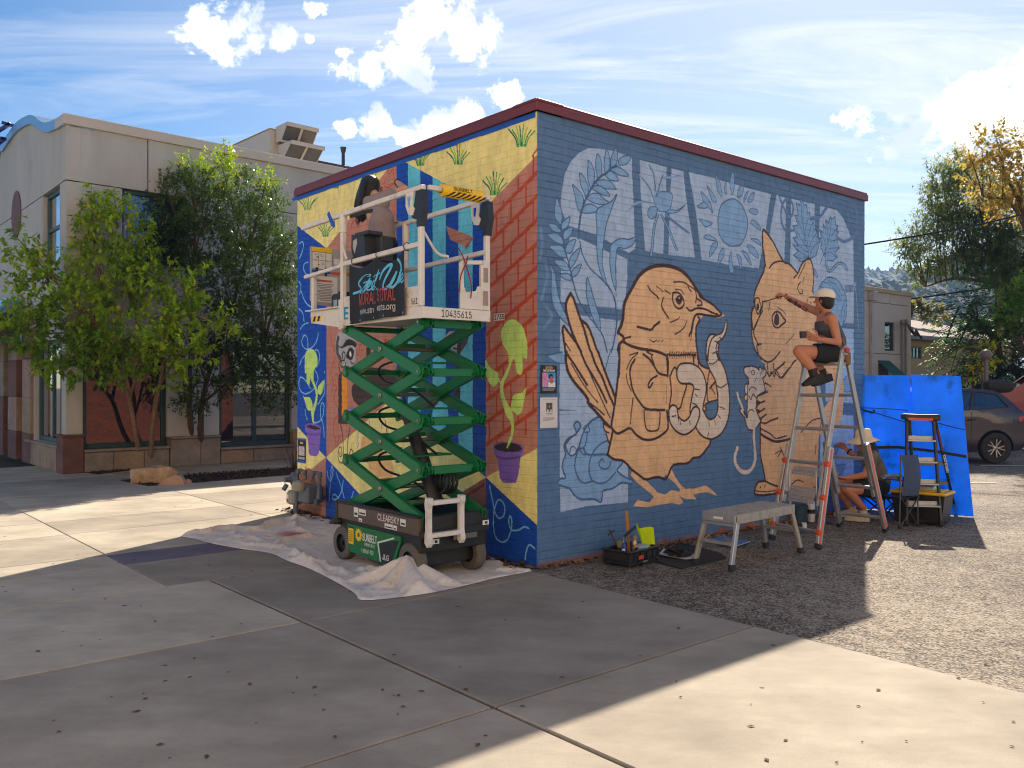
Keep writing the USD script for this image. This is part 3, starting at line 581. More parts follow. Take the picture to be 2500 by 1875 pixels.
f w 0 3149,1818 3175,1844 3313,1856 3401,1841 3455,1811 3446,1832 3481,1853 3508,1822 3562,1838 3599,1803 3589,1751 3526,1719 3562,1637 3580,1565 3419,1514 3401,1443 3393,1371 3437,1289 3490,1216 3401,1146 3357,1117 3244,1131 3209,1173 3175,1265 3072,1347 3098,1377 3158,1346 3209,1274 3227,1476 3209,1597 3227,1637 3253,1657 3244,1718 3166,1768
c k 17 3149,1818 3175,1844 3313,1856 3401,1841 3455,1811 3446,1832 3481,1853 3508,1822 3562,1838 3599,1803 3589,1751 3526,1719 3562,1637 3580,1565 3419,1514 3401,1443 3393,1371 3437,1289 3490,1216 3401,1146 3357,1117 3244,1131 3209,1173 3175,1265 3072,1347 3098,1377 3158,1346 3209,1274 3227,1476 3209,1597 3227,1637 3253,1657 3244,1718 3166,1768
F w 0 3192,1647 3235,1637 3227,1556 3192,1526 3175,1597
C k 13 3192,1647 3235,1637 3227,1556 3192,1526 3175,1597
F t 0 3175,1526 3227,1526 3235,1486 3192,1456 3166,1486
C k 13 3175,1526 3227,1526 3235,1486 3192,1456 3166,1486
S k 10 3331,1810 3296,1789 3313,1759 3357,1759 3366,1790 3331,1810
S k 13 3261,1576 3313,1617 3401,1591
S k 12 3261,1506 3296,1470 3331,1535 3401,1484
S k 13 3132,1356 3218,1264 3244,1334 3313,1358 3349,1332
S k 8 3401,1719 3366,1673
S k 10 3481,1750 3508,1791 3580,1828
S w 30 3030,1548 3056,1487 3106,1417 3141,1356
S w 46 3357,1128 3352,1005 3375,851 3375,770 3313,682 3209,648 3089,676 3005,751 2988,832 3030,929
S k 7 3313,1129 3335,955 3357,903
S k 7 3393,1137 3375,1107
S b3 30 44,3042 62,2910 35,2774
S b3 30 107,2728 125,2615 53,2410
S b3 30 116,2347 180,2263 89,2158"""
MUR_L = """f Y 0 4962,5945 -102,4511 -102,-209 4962,-1141
f B 0 4962,3868 3875,3325 3875,734 4620,1075 4962,1230
f S 0 3875,3325 2296,4135 2296,1533 3896,743 3875,754
f B 0 2296,4135 2071,4024 2071,1421 2296,1533
f L 0 2071,4024 1838,3909 1838,1305 2071,1421
f B 0 1838,3909 1614,3799 1614,1193 1838,1305
f L 0 1614,3799 1384,3686 1384,1079 1614,1193
f B 0 1384,3686 1170,3580 1170,972 1384,1079
f L 0 1170,3580 937,3465 937,856 1170,972
f B 0 937,3465 726,3362 726,751 937,856
f S 0 726,3355 -49,3724 -49,1095 732,754
f B 0 732,754 -49,361 -49,-402 732,-559
f S 0 3896,743 3875,-1194 4962,-1413 4962,249
f B 0 3896,743 2296,1 2296,-875 3896,-1198
f S2 0 732,754 732,-559 2296,-875 2296,24
S Q 14 4610,3475 4516,3485 4486,3431 4547,3330 4610,3280
S Q 14 4364,3210 4455,3199 4486,3144 4424,3067 4356,3046
S Q 14 4610,2984 4555,2921 4594,2809
S Q 14 4547,2849 4440,2712 4304,2638 4185,2637
S Q 14 4244,2880 4251,2698 4214,2555
S Q 14 4610,2630 4501,2558 4470,2457
S Q 13 4578,2360 4486,2413 4349,2434
S Q 13 4082,2294 4126,2198 4229,2125 4364,2094 4470,2119 4532,2178 4501,2249 4440,2275 4379,2236 4364,2136 4379,2066 4501,1990 4594,1899
S Q 13 4170,2074 4112,2079 4053,2015 4068,1932 4126,1863
S Q 13 4170,1822 4112,1765 4097,1709 4141,1640
S Q 13 4289,1590 4409,1682 4516,1733 4594,1726 4610,1625 4547,1553 4424,1525 4274,1555 4200,1597
S Q 13 3924,1805 3917,1626 3939,1522 4097,1396
S Q 13 4025,1307 4025,1376 3982,1418 3939,1378 3946,1309
S Q 13 4025,1333 4025,1243 3982,1196
S Q 13 3939,1335 3967,1251 4068,1179 4185,1161 4229,1188
S Q 13 3996,1195 3953,1114 3939,990
S Q 13 4440,1324 4424,1253 4379,1197
S Q 13 3854,569 3826,496 3770,460 3728,525 3715,607 3742,646 3763,590 3770,453 3798,314 3812,204
S Q 13 3632,566 3565,484 3497,390 3444,281
S Q 13 3464,493 3497,370 3605,265 3701,242 3721,281 3660,307 3578,268
S Q 13 3223,382 3261,306
S Q 13 675,681 637,562 593,436 534,386 462,423 454,507 505,557 563,542 608,434 615,302 593,211 505,167 418,197 362,288 348,390 376,423 390,357 348,299 250,311 181,347 113,346
S Q 13 161,53 140,146 100,196 33,170
BR
F G 0 4319,2092 4424,2053 4447,1982 4447,1796 4402,1789 4402,1675 4334,1639 4304,1675 4289,1767 4274,1703 4200,1604 4155,1521 4170,1450 4259,1302 4185,1304 4126,1416 4104,1521 4133,1598 4200,1689 4207,1780 4185,1836 4126,1877 4104,1946 4141,2031 4214,2082
F G 0 4112,1535 4097,1612 4039,1653 3932,1698 3960,1591 4025,1515 4082,1528
F G 0 4516,1524 4463,1482 4319,1484 4259,1428 4244,1365 4319,1307 4394,1340 4447,1425
f G 0 4319,1348 4289,1327 4259,1222 4207,1090 4192,1098 4207,1224 4192,1329 4141,1358
F D 0 4432,1110 4319,1139 4141,1128 4017,1097 4068,1071 4214,1065 4364,1084
C V 20 4432,1110 4319,1139 4141,1128 4017,1097 4068,1071 4214,1065 4364,1084
f V 0 4432,1117 4440,1060 4394,1012 4349,872 4341,766 4304,740 4141,743 4075,775 4039,944 4025,1042 4010,1105 4068,1071 4214,1062 4364,1080
S V2 14 4394,1019 4274,1003 4126,1009 4032,1034
F G 0 318,2245 420,2231 489,2168 506,2102 480,2023 420,1961 399,1910 394,1833 454,1745 502,1679 515,1646 519,1562 489,1479 411,1337 327,1340 360,1420 420,1480 463,1562 463,1657 403,1745 352,1843 318,1881 297,1842 285,1766 235,1733 198,1765 189,1884 140,1877 132,1915 132,2011 161,2109 210,2187
F G 0 511,1657 541,1718 550,1757 612,1781 683,1821 733,1884 742,1788 710,1697 639,1629 576,1640 541,1674
F G 0 360,1409 348,1492 318,1547 202,1575 145,1619 177,1495 210,1397 268,1363 318,1394
f G 0 454,1422 390,1350 355,1259 369,1167 426,1058 411,1050 348,1131 319,1233 319,1324 376,1423
f V 0 622,1080 490,1110 291,1111 181,1085 188,1022 215,980 229,974 250,837 291,738 462,723 519,760 563,962 608,978
F D 0 600,1058 519,1090 319,1101 215,1070 236,1037 418,1017 563,1027
S V2 18 571,966 433,952 236,983
f G 0 376,1167 426,1058 411,1050 341,1141
f S 0 1378,3254 919,3082 1053,2967 1062,3012 1311,3110
f S2 0 919,3082 1053,2967 1062,3012
S g1 13 4452,3893 4500,3963 4634,4047
S g2 13 4428,3890 4462,3976 4557,4072
S g3 13 4404,3886 4425,3975 4481,4069
S g1 13 4380,3882 4387,3987 4406,4095
S g2 13 4357,3879 4350,3982 4331,4084
S g3 13 4333,3875 4313,3947 4258,4012
S g1 13 4310,3872 4276,3930 4185,3980
S g2 13 4286,3868 4239,3937 4113,3993
S g1 13 3684,4040 3710,4082 3785,4132
S g2 13 3670,4038 3689,4083 3742,4135
S g3 13 3657,4035 3668,4100 3700,4169
S g1 13 3643,4033 3647,4092 3658,4153
S g2 13 3630,4031 3626,4097 3616,4162
S g3 13 3617,4028 3605,4079 3574,4126
S g1 13 3603,4026 3584,4072 3532,4112
S g2 13 3590,4024 3564,4054 3491,4076
S g1 13 2943,3970 2975,4029 3062,4097
S g2 13 2928,3967 2950,4037 3012,4115
S g3 13 2912,3965 2925,4033 2962,4106
S g1 13 2897,3962 2901,4042 2913,4124
S g2 13 2881,3959 2877,4036 2864,4111
S g3 13 2865,3956 2852,4008 2816,4056
S g1 13 2850,3954 2828,4013 2768,4064
S g2 13 2835,3951 2804,3997 2720,4033
S g1 13 1891,3973 1924,4032 2015,4103
S g2 13 1875,3970 1898,4029 1963,4095
S g3 13 1859,3967 1873,4054 1911,4146
S g1 13 1842,3964 1847,4047 1860,4131
S g2 13 1826,3961 1822,4049 1809,4136
S g3 13 1810,3958 1796,4039 1759,4116
S g1 13 1794,3955 1771,4020 1709,4078
S g2 13 1778,3952 1746,4010 1659,4058
S g1 13 1232,3858 1267,3926 1363,4007
S g2 13 1215,3855 1239,3941 1308,4037
S g3 13 1197,3851 1212,3935 1253,4025
S g1 13 1180,3848 1185,3957 1199,4068
S g2 13 1163,3845 1158,3949 1145,4052
S g3 13 1146,3841 1131,3908 1091,3970
S g1 13 1129,3838 1105,3896 1038,3945
S g2 13 1112,3835 1078,3884 986,3922
S g1 13 269,3835 303,3922 397,4023
S g2 13 252,3832 276,3913 343,4004
S g3 13 235,3828 250,3924 289,4025
S g1 13 219,3825 223,3917 237,4011
S g2 13 202,3822 197,3919 184,4014
S g3 13 185,3818 171,3899 133,3974
S g1 13 169,3815 145,3882 81,3941
S g2 13 152,3811 120,3873 30,3922
S g1 13 652,3455 685,3526 777,3608
S g2 13 635,3452 659,3541 724,3637
S g3 13 619,3449 633,3541 672,3636
S g1 13 603,3447 607,3555 620,3665
S g2 13 586,3444 582,3548 569,3651
S g3 13 570,3441 556,3537 518,3628
S g1 13 554,3439 531,3512 468,3578
S g2 13 538,3436 506,3485 419,3525
S g1 13 3959,3487 3993,3548 4086,3617
S g2 13 3942,3484 3966,3555 4033,3632
S g3 13 3926,3482 3940,3559 3979,3640
S g1 13 3909,3480 3914,3555 3927,3632
S g2 13 3892,3478 3887,3556 3874,3632
S g3 13 3876,3476 3861,3532 3823,3584
S g1 13 3859,3474 3835,3535 3771,3590
S g2 13 3843,3472 3810,3518 3720,3556
S R 11 2510,3943 2556,3877 2464,3836 2351,3878 2373,4017 2441,3980 2487,4026
S R 11 2328,3666 2351,3560 2306,3492
S R 11 3343,3420 3214,3573 3112,3481 3137,3367
S R 11 3742,2265 3756,2184 3715,2101 3660,2045
S R 11 3646,1971 3715,1898 3742,1789 3728,1694 3687,1708
S R 11 3715,1701 3701,1640 3646,1640 3660,1755 3605,1761 3592,1660 3646,1566 3687,1491 3646,1397 3592,1364
S R 11 3592,1269 3673,1219 3701,1137 3694,1008 3632,1004
S R 11 3660,1003 3646,909 3605,905 3578,1007 3551,1028 3538,955
S R 11 3146,2128 3146,2018 3121,1991 3095,2016 3083,2094 3045,2099 3039,2015
f R 0 2541,2163 2426,2127 2552,2095
F W1 0 3578,2271 3632,2206 3646,2112 3619,2004 3538,1921 3418,1826 3274,1811 3197,1888 3171,1953 3171,2149 3274,2199 3405,2250
F W2 0 3605,2232 3639,2112 3619,2004 3524,1914 3497,1961 3565,2029 3578,2130 3551,2217
F D 0 3592,2117 3497,2101 3378,2176 3261,2172 3171,2136 3171,2077 3261,2106 3365,2103 3511,2081
F D 0 3300,2084 3378,2024 3391,1965 3287,1933 3235,1955 3210,2039
F W0 0 3293,2041 3319,2009 3300,1969 3268,1995
S D 16 3471,1947 3484,2014 3444,2033 3418,1999 3431,1946
S D 16 3431,1932 3538,1921 3565,1848 3524,1787 3444,1780
S D 16 3497,1920 3511,1867 3418,1853 3405,1905
S D 16 3287,1923 3261,1890 3210,1895
f N 0 3565,1771 3497,1770 3497,1320 3585,1318 3578,1721
f OR 0 3491,1760 3424,1760 3378,1693 3359,1362 3497,1320
f N 0 3585,1343 3504,1345 3497,1271 3352,1275 3352,1173 3585,1175
f OR 0 3497,1345 3391,1347 3497,1271
f PW 0 3391,1347 3223,1390 3223,1312 3471,1272
F N 0 3235,1640 3268,1561 3223,1463 3095,1397 2922,1397 2716,1470 2646,1597 2836,1723 3020,1724
F N 0 2983,1840 2041,1748 2041,1587 2258,1568 2776,1628
f N 0 2934,2076 2836,2073 2836,1958 2934,1961
S D 13 3524,1163 3484,1045 3464,912 3471,745 3524,698 3585,751 3565,873 3511,883 3497,797 3538,774 3544,821
S D 13 3300,1138 3352,978 3365,832 3339,767 3313,822 3287,876 3235,853 3235,813
S D 13 2529,1242 2495,1150 2483,1083
S D 13 2149,1302 2165,1260
S PW 13 2867,1238 2867,1180
S PW 13 2599,1234 2599,1146
S PW 13 3114,1094 3121,898
F T 0 2885,720 3033,890 3045,993 2958,1049 2716,959 2483,872 2370,757 2381,633 2599,591 2836,660
f R 0 3146,871 3020,910 2934,909 2909,744 3083,752
F W1 0 1352,2162 1292,2183 1065,2185 1008,2182 1008,2094 1056,2026 1123,1963 1163,1911 1434,1996 1569,2006
F W2 0 1133,2182 1008,2182 1008,2094 1056,2026 1143,1964 1192,2019 1163,2100
S D 16 1252,2110 1302,2106 1332,2071 1302,2040 1252,2050 1232,2091 1252,2110
S D 16 1302,2034 1302,2004
S D 16 1261,2009 1192,2001 1163,1959 1192,1894
S D 16 1434,2057 1362,2072
S D 16 1342,1994 1292,1944 1232,1966
S D 16 1342,1945 1271,1979 1232,1919
f N 0 1133,2353 1133,1645 1143,1409 1222,1408 1242,1669
f L 0 1393,1615 1429,1585 1403,1308 1332,1310
F N 0 1707,1397 1579,1418 1434,1524 1434,1585 1569,1560 1740,1502
S L 9 1332,1621 1347,1477"""
# ------------------------------------------------ the corner building and its mural
CN = np.array([0.224, 7.765]); RDIR = np.array([.7607, .6491]); LDIR = np.array([-.6493, .7605])
FR_, FL_ = Frame(CN, RDIR), Frame(CN, LDIR)
KW = 1.55
PAL_R = {k: lin(*c, KW) for k, c in dict(b=(68, 95, 128), b2=(88, 110, 146), b3=(84, 112, 146), p=(134, 152, 178), p2=(128, 156, 190), f=(104, 136, 172), o=(52, 80, 116), o2=(74, 100, 140), o3=(120, 150, 190), t=(184, 147, 110), k=(56, 36, 32), w=(178, 164, 152)).items()}
PAL_L = {k: lin(*c, KW) for k, c in dict(Y=(224, 190, 122), B=(12, 62, 152), L=(86, 172, 194), S=(160, 108, 92), S2=(122, 78, 64), Q=(112, 170, 205), G=(166, 196, 104), D=(44, 34, 32), V=(110, 82, 164), V2=(84, 60, 130), N=(58, 44, 40), OR=(226, 126, 12), PW=(112, 116, 172), W1=(150, 148, 152), W2=(70, 68, 74), W0=(205, 200, 200), R=(158, 62, 34), T=(196, 156, 100), g1=(10, 92, 78), g2=(52, 142, 60), g3=(122, 172, 58)).items()}
def layers(txt, pal):
    out = []
    for row in txt.split('\n'):
        if row == 'BR':                      # painted brick lines on the end panel
            u0, u1 = 0.0, .742; m = (1.3616 - 1.7094) / .7106
            pan = Polygon([(0, 0.9), (.742, .9), (.742, 3.3), (0, 3.95)])
            for i in range(-2, 15):
                z = 1.0 + i * .212; ln_ = LineString([(u0 - .05, z + .05 * -m), (u1 + .05, z + m * (u1 + .05))]); out.append((ln_.buffer(.020).intersection(Polygon([(-.02, 1.25), (.742, .95), (.742, 3.15), (-.02, 3.78)])), pal['R']))
                for k in range(4):
                    uu = .05 + .21 * k + (.1 if i % 2 else 0)
                    if uu < .73: out.append((sbox(uu - .012, z + m * uu, uu + .012, z + m * uu + .212).intersection(Polygon([(-.02, 1.25), (.742, .95), (.742, 3.15), (-.02, 3.78)])), pal['R']))
            pan2 = Polygon([(.75, .86), (.75, .0), (2.2, 0), (2.2, .15)])
            for i in range(-1, 8):
                z = .3 + i * .212 + .2; ln_ = LineString([(.7, z), (2.1, z + m * 1.4)]); out.append((ln_.buffer(.016).intersection(pan2), lin(134, 50, 28)))
            continue
        k, c, w, *pts = row.split(' '); P = np.array([[float(a) for a in q.split(',')] for q in pts]) / 1000.0
        closed = k in 'fFcC'
        if k in 'FSC' and len(P) > 2: P = spline(P, 6, closed)
        if k in 'fF': g = Polygon(P).buffer(0)
        elif k in 'cC': g = LineString(np.vstack([P, P[:1]])).buffer(float(w) / 2000.0 + .001)
        else: g = LineString(P).buffer(float(w) / 2000.0 + .001)
        if not g.is_empty: out.append((g, pal[c]))
    return out
def painter(lay, base):
    for g, _ in lay: shapely.prepare(g)
    bb = [g.bounds for g, _ in lay]
    def paint(u, z):
        col = np.tile(np.array(base), (len(u), 1)); idx = np.argsort(u); us = u[idx]
        for (g, c), (x0, y0, x1, y1) in zip(lay, bb):
            a, b = np.searchsorted(us, x0), np.searchsorted(us, x1, 'right'); ii = idx[a:b]; ii = ii[(z[ii] >= y0) & (z[ii] <= y1)]
            if len(ii): ii = ii[shapely.contains_xy(g, u[ii], z[ii])]; col[ii] = c
        return col
    return paint
TOP = 4.10
PAINT_R, PAINT_L = painter(layers(MUR_R, PAL_R), PAL_R['b']), painter(layers(MUR_L, PAL_L), PAL_L['Y'])
RAWB = lin(150, 92, 66)
def brickwork(frame, length, paint, off, seed, raw_below, nsingle):
    r = np.random.default_rng(seed); CH, BL, J = .0683, .2045, .007; cells = []
    for i in range(int(math.ceil(TOP / CH))):
        z0, z1 = i * CH, min((i + 1) * CH, TOP); u = -BL * (.5 if (i + off) % 2 else 0.0)
        while u < length:
            a, b = max(u, 0.0), min(u + BL, length); u += BL
            if b - a > .03: cells.append((a, b, z0, z1))
    C = np.array(cells); sx = np.linspace(.03, .97, 11); sz = np.linspace(.06, .94, 4)
    U = (C[:, 0, None] + (C[:, 1] - C[:, 0])[:, None] * np.repeat(sx, 4)[None]); Z = (C[:, 2, None] + (C[:, 3] - C[:, 2])[:, None] * np.tile(sz, 11)[None])
    col = paint(U.ravel(), Z.ravel()).reshape(len(C), 44, 3); flat = (np.abs(col - col[:, :1]).max((1, 2)) < 1e-6)
    meshes = []; pu, pz = [], []
    for k, (a, b, z0, z1) in enumerate(C):
        st = .0065 if b < 2.6 else (.008 if b < 4.2 else .010)
        nx, nz = (3, 1) if flat[k] else (max(2, int((b - a) / st)), max(2, int((z1 - z0) / st)))
        us = np.concatenate([[a], np.linspace(a + J, b - J, nx + 1), [b]]); zs = np.concatenate([[z0], np.linspace(z0 + J, z1 - J, nz + 1), [z1]])
        gu, gz = np.meshgrid(us, zs, indexing='ij'); d = np.full(gu.shape, float(r.normal(0, .0011))); tilt = r.normal(0, .006); d += tilt * (gz - (z0 + z1) / 2) + r.normal(0, .004) * (gu - (a + b) / 2)
        e = np.zeros_like(d, bool); e[0] = e[-1] = True; e[:, 0] = e[:, -1] = True; d[:, 0] = d[:, -1] = -.0045; d[0] = d[-1] = np.minimum(d[0], -.0018 if r.random() < .6 else -.0035); d[:, 0] += r.normal(0, .0008)
        
        if r.random() < .05: d[1 if r.random() < .5 else -2, 1] -= .004
        n1, n2 = gu.shape; ii = np.arange(n1 * n2).reshape(n1, n2); q = np.stack([ii[:-1, :-1], ii[1:, :-1], ii[1:, 1:], ii[:-1, 1:]], -1).reshape(-1, 4)
        meshes.append((gu.ravel(), gz.ravel(), d.ravel(), q)); pu.append(gu.ravel()); pz.append(gz.ravel())
    pc = paint(np.concatenate(pu), np.concatenate(pz)); zz = np.concatenate(pz); uu = np.concatenate(pu)
    rawm = zz < raw_below(uu); pc[rawm] = np.array(RAWB) * (0.75 + .5 * meshkit.noise(np.stack([uu, zz, 0 * uu], -1) * 9)[rawm][:, None])
    flip = np.dot(np.cross(frame.u, (0, 0, 1)), frame.n) < 0
    near = np.argsort([m[0].mean() + .55 * abs(m[1].mean() - 1.65) for m in meshes])[:nsingle]; single = set(near.tolist()); at_ = 0; res = []; rest = [[], [], [], 0]
    for k, (gu, gz, d, q) in enumerate(meshes):
        c = pc[at_:at_ + len(gu)]; at_ += len(gu); v = frame.P(gu, gz, d); f = np.vstack([q[:, [0, 1, 2]], q[:, [0, 2, 3]]]); f = f[:, ::-1] if flip else f
        if k in single: res.append((v, f, c))
        else: rest[0].append(v); rest[1].append(f + rest[3]); rest[2].append(c); rest[3] += len(v)
    return res, (np.vstack(rest[0]), np.vstack(rest[1]), np.vstack(rest[2]))
LR, LL = 5.91, 4.66
building = thing('mural_building', 'single storey brick building covered with a blue animal mural and a yellow patterned mural', 'building')
paint_mat = mat('mural_paint', (1, 1, 1), .55, var=.15, scale=7.0, attr='paint', bump=.3, bscale=160.0, spec=.35, aniso=(1.6, 1.6, .8))
mortar_mat = mat('mortar', (.16, .15, .14), .9, bump=.3)
brick_red = usdkit.material(stage, '/World/Looks/red_brick_back', {'g': ('geometry', {}), 'vt': ('vector_math', {'math_type': 'dot_product', 'vector2': (LDIR[0] + RDIR[0], LDIR[1] + RDIR[1], 0)}), 'sp': ('separate_xyz', {}), 'cb': ('combine_xyz', {}), 'b': ('brick_texture', {'color1': lin(150, 66, 46), 'color2': lin(118, 52, 40), 'mortar': lin(120, 96, 84), 'scale': 1.0, 'mortar_size': .006, 'brick_width': .21, 'row_height': .068}), 'p': ('principled_bsdf', {'roughness': .9})},
    [('g.position', 'vt.vector1'), ('g.position', 'sp.vector'), ('vt.value', 'cb.x'), ('sp.z', 'cb.y'), ('cb.vector', 'b.vector'), ('b.color', 'p.base_color')], surface='p.BSDF')
WR, WL = MB(), MB()
# solid walls behind the brick faces
fin = CN + .012 * (RDIR + LDIR)
def rot_wall(mb, p, q, th, z1):
    p, q = np.array(p), np.array(q); d = (q - p) / np.linalg.norm(q - p); mb.bar((p[0], p[1], z1 / 2), (q[0], q[1], z1 / 2), th, z1, bev=0)
rot_wall(WR, CN + RDIR * .012 + LDIR * .15, CN + RDIR * LR + LDIR * .15, .275, TOP)
rot_wall(WL, CN + LDIR * .30 + RDIR * .15, CN + LDIR * LL + RDIR * .15, .275, TOP)
wall_r = obj('wall', WR, mortar_mat, building, False, label='wall with the blue mural of a bird, a worm and a rodent')
wall_l = obj('wall', WL, mortar_mat, building, False, label='wall with the yellow and blue striped mural behind the lift')
br, rest = brickwork(FR_, LR, PAINT_R, 0, 1, lambda u: .02 + .05 * meshkit.noise(np.stack([u * 4, 0 * u, 0 * u], -1)), 170)
for v, f, c in br: obj('brick', (v, f), paint_mat, wall_r, colors=c)
obj('brickwork', rest[:2], paint_mat, wall_r, colors=rest[2], kind='stuff')
bl, rest = brickwork(FL_, LL, PAINT_L, 1, 2, lambda u: np.where(u > 4.0, .42, .0) * (.6 + .8 * meshkit.noise(np.stack([u * 3, 0 * u, 0 * u], -1))), 130)
for v, f, c in bl: obj('brick', (v, f), paint_mat, wall_l, colors=c)
obj('brickwork', rest[:2], paint_mat, wall_l, colors=rest[2], kind='stuff')
BB = MB(); rot_wall(BB, CN + RDIR * LR + LDIR * .29, CN + RDIR * LR + LDIR * LL, .25, TOP); obj('wall', BB, brick_red, building, False)
BB = MB(); rot_wall(BB, CN + LDIR * LL + RDIR * .29, CN + LDIR * LL + RDIR * (LR - .13), .25, TOP); obj('wall', BB, brick_red, building, False, label='unpainted red brick rear wall')
RF = MB(); c4 = [CN + RDIR * a + LDIR * b for a, b in ((.2, .2), (LR - .2, .2), (LR - .2, LL - .2), (.2, LL - .2))]
RF.prism(Polygon(c4), 3.95, 4.05); obj('roof', RF, mat('roof_felt', (.06, .06, .06), .9), building, False)
cop = mat('red_coping', lin(112, 44, 40), .42, var=.12, scale=3, dirt=(lin(80, 50, 45), .4, 2.0))
for fr, L, e0 in ((FR_, LR, -.035), (FL_, LL, -.036)):
    a = MB(); fr.box(a, e0 + .001, L + .03, TOP - .005, TOP + .075, -.30, .035); fr.box(a, e0 + .001, L + .03, TOP + .077, TOP + .105, -.30, .022, .006)
    for k in range(1, 2): fr.box(a, L * .45, L * .45 + .03, TOP - .007, TOP + .077, .02, .037, .001)
    obj('coping', a, cop, building)
tp = MB()
for k in range(12):
    u0 = .02 + k * .385; z = TOP - .055 + rnd.uniform(-.006, .006); FL_.box(tp, u0, u0 + .40, z, TOP - .002, .0015 + .0004 * (k % 2), .003 + .0004 * (k % 2), 0)
FL_.box(tp, LL - .05, LL + .12, TOP - .05, TOP - .002, .004, .006, 0)
obj('masking_tape', tp, mat('blue_tape', lin(20, 84, 190), .5), building, False)
# ------------------------------------------------ ground, pavement, asphalt
def struct(o): o.SetCustomDataByKey('kind', 'structure'); return o
def concrete(name, col, gum=.8):
    n = {'g': ('geometry', {}), 'p': ('principled_bsdf', {'roughness': .85, 'specular_ior_level': .3}),
         'n1': ('noise_texture', {'scale': .9, 'detail': 7.0, 'roughness': .62}), 'r1': ('map_range', {'from_min': .32, 'from_max': .68, 'to_min': .72, 'to_max': 1.16}),
         'n2': ('noise_texture', {'scale': 140.0, 'detail': 3.0}), 'r2': ('map_range', {'from_min': .3, 'from_max': .7, 'to_min': .86, 'to_max': 1.12}),
         'mp': ('mapping', {'mapping_type': 'point', 'rotation': (0, 0, .6), 'scale': (1.0, 2.2, 1.0)}), 'n4': ('noise_texture', {'scale': 1.6, 'detail': 6.0, 'roughness': .7}), 'r4': ('map_range', {'from_min': .48, 'from_max': .78, 'to_min': 1.0, 'to_max': .78}),
         'mu': ('math', {'math_type': 'multiply'}), 'mu2': ('math', {'math_type': 'multiply'}), 'cc': ('combine_xyz', {}), 'm': ('mix', {'mix_type': 'multiply', 'fac': 1.0, 'color1': col}),
         'v': ('voronoi_texture', {'dimensions': '2D', 'scale': 1.5, 'randomness': 1.0}), 'nv': ('noise_texture', {'scale': 25.0, 'detail': 2.0}), 'av': ('math', {'math_type': 'multiply_add', 'value2': .05, 'value3': -.025}), 'dv': ('math', {'math_type': 'add'}),
         'sv': ('separate_xyz', {}), 'th': ('math', {'math_type': 'multiply_add', 'value2': .060, 'value3': -.034}), 'lt': ('math', {'math_type': 'less_than'}), 'gf': ('math', {'math_type': 'multiply', 'value2': gum}), 'mg': ('mix', {'mix_type': 'mix', 'color2': (.055, .052, .05)}),
         'v3': ('voronoi_texture', {'dimensions': '2D', 'scale': 6.0, 'randomness': 1.0}), 's3': ('separate_xyz', {}), 't3': ('math', {'math_type': 'multiply_add', 'value2': .08, 'value3': -.070}), 'l3': ('math', {'math_type': 'less_than'}), 'g3': ('math', {'math_type': 'multiply', 'value2': .6}), 'm3': ('mix', {'mix_type': 'mix', 'color2': (.11, .10, .09)}),
         'b': ('bump', {'strength': .12, 'distance': .006})}
    l = [('g.position', 'n1.vector'), ('g.position', 'n2.vector'), ('g.position', 'mp.vector'), ('mp.vector', 'n4.vector'), ('n4.fac', 'r4.value'), ('n1.fac', 'r1.value'), ('n2.fac', 'r2.value'), ('r1.result', 'mu.value1'), ('r2.result', 'mu.value2'), ('mu.value', 'mu2.value1'), ('r4.result', 'mu2.value2'), ('mu2.value', 'cc.x'), ('mu2.value', 'cc.y'), ('mu2.value', 'cc.z'), ('cc.vector', 'm.color2'),
         ('g.position', 'v.vector'), ('g.position', 'nv.vector'), ('nv.fac', 'av.value1'), ('v.distance', 'dv.value1'), ('av.value', 'dv.value2'), ('v.color', 'sv.vector'), ('sv.x', 'th.value1'), ('dv.value', 'lt.value1'), ('th.value', 'lt.value2'), ('lt.value', 'gf.value1'), ('gf.value', 'mg.fac'), ('m.color', 'mg.color1'),
         ('g.position', 'v3.vector'), ('v3.color', 's3.vector'), ('s3.x', 't3.value1'), ('v3.distance', 'l3.value1'), ('t3.value', 'l3.value2'), ('l3.value', 'g3.value1'), ('g3.value', 'm3.fac'), ('mg.color', 'm3.color1'), ('m3.color', 'p.base_color'), ('n2.fac', 'b.height'), ('b.normal', 'p.normal')]
    LOOKS[name] = usdkit.material(stage, '/World/Looks/' + name, n, l, surface='p.BSDF'); return LOOKS[name]
CONC = [concrete('concrete_a', (.40, .352, .28)), concrete('concrete_b', (.345, .302, .242)), concrete('concrete_c', (.47, .412, .325)), concrete('concrete_dark', (.285, .25, .205))]
CPUR = concrete('concrete_purple', (.145, .13, .17), .3)
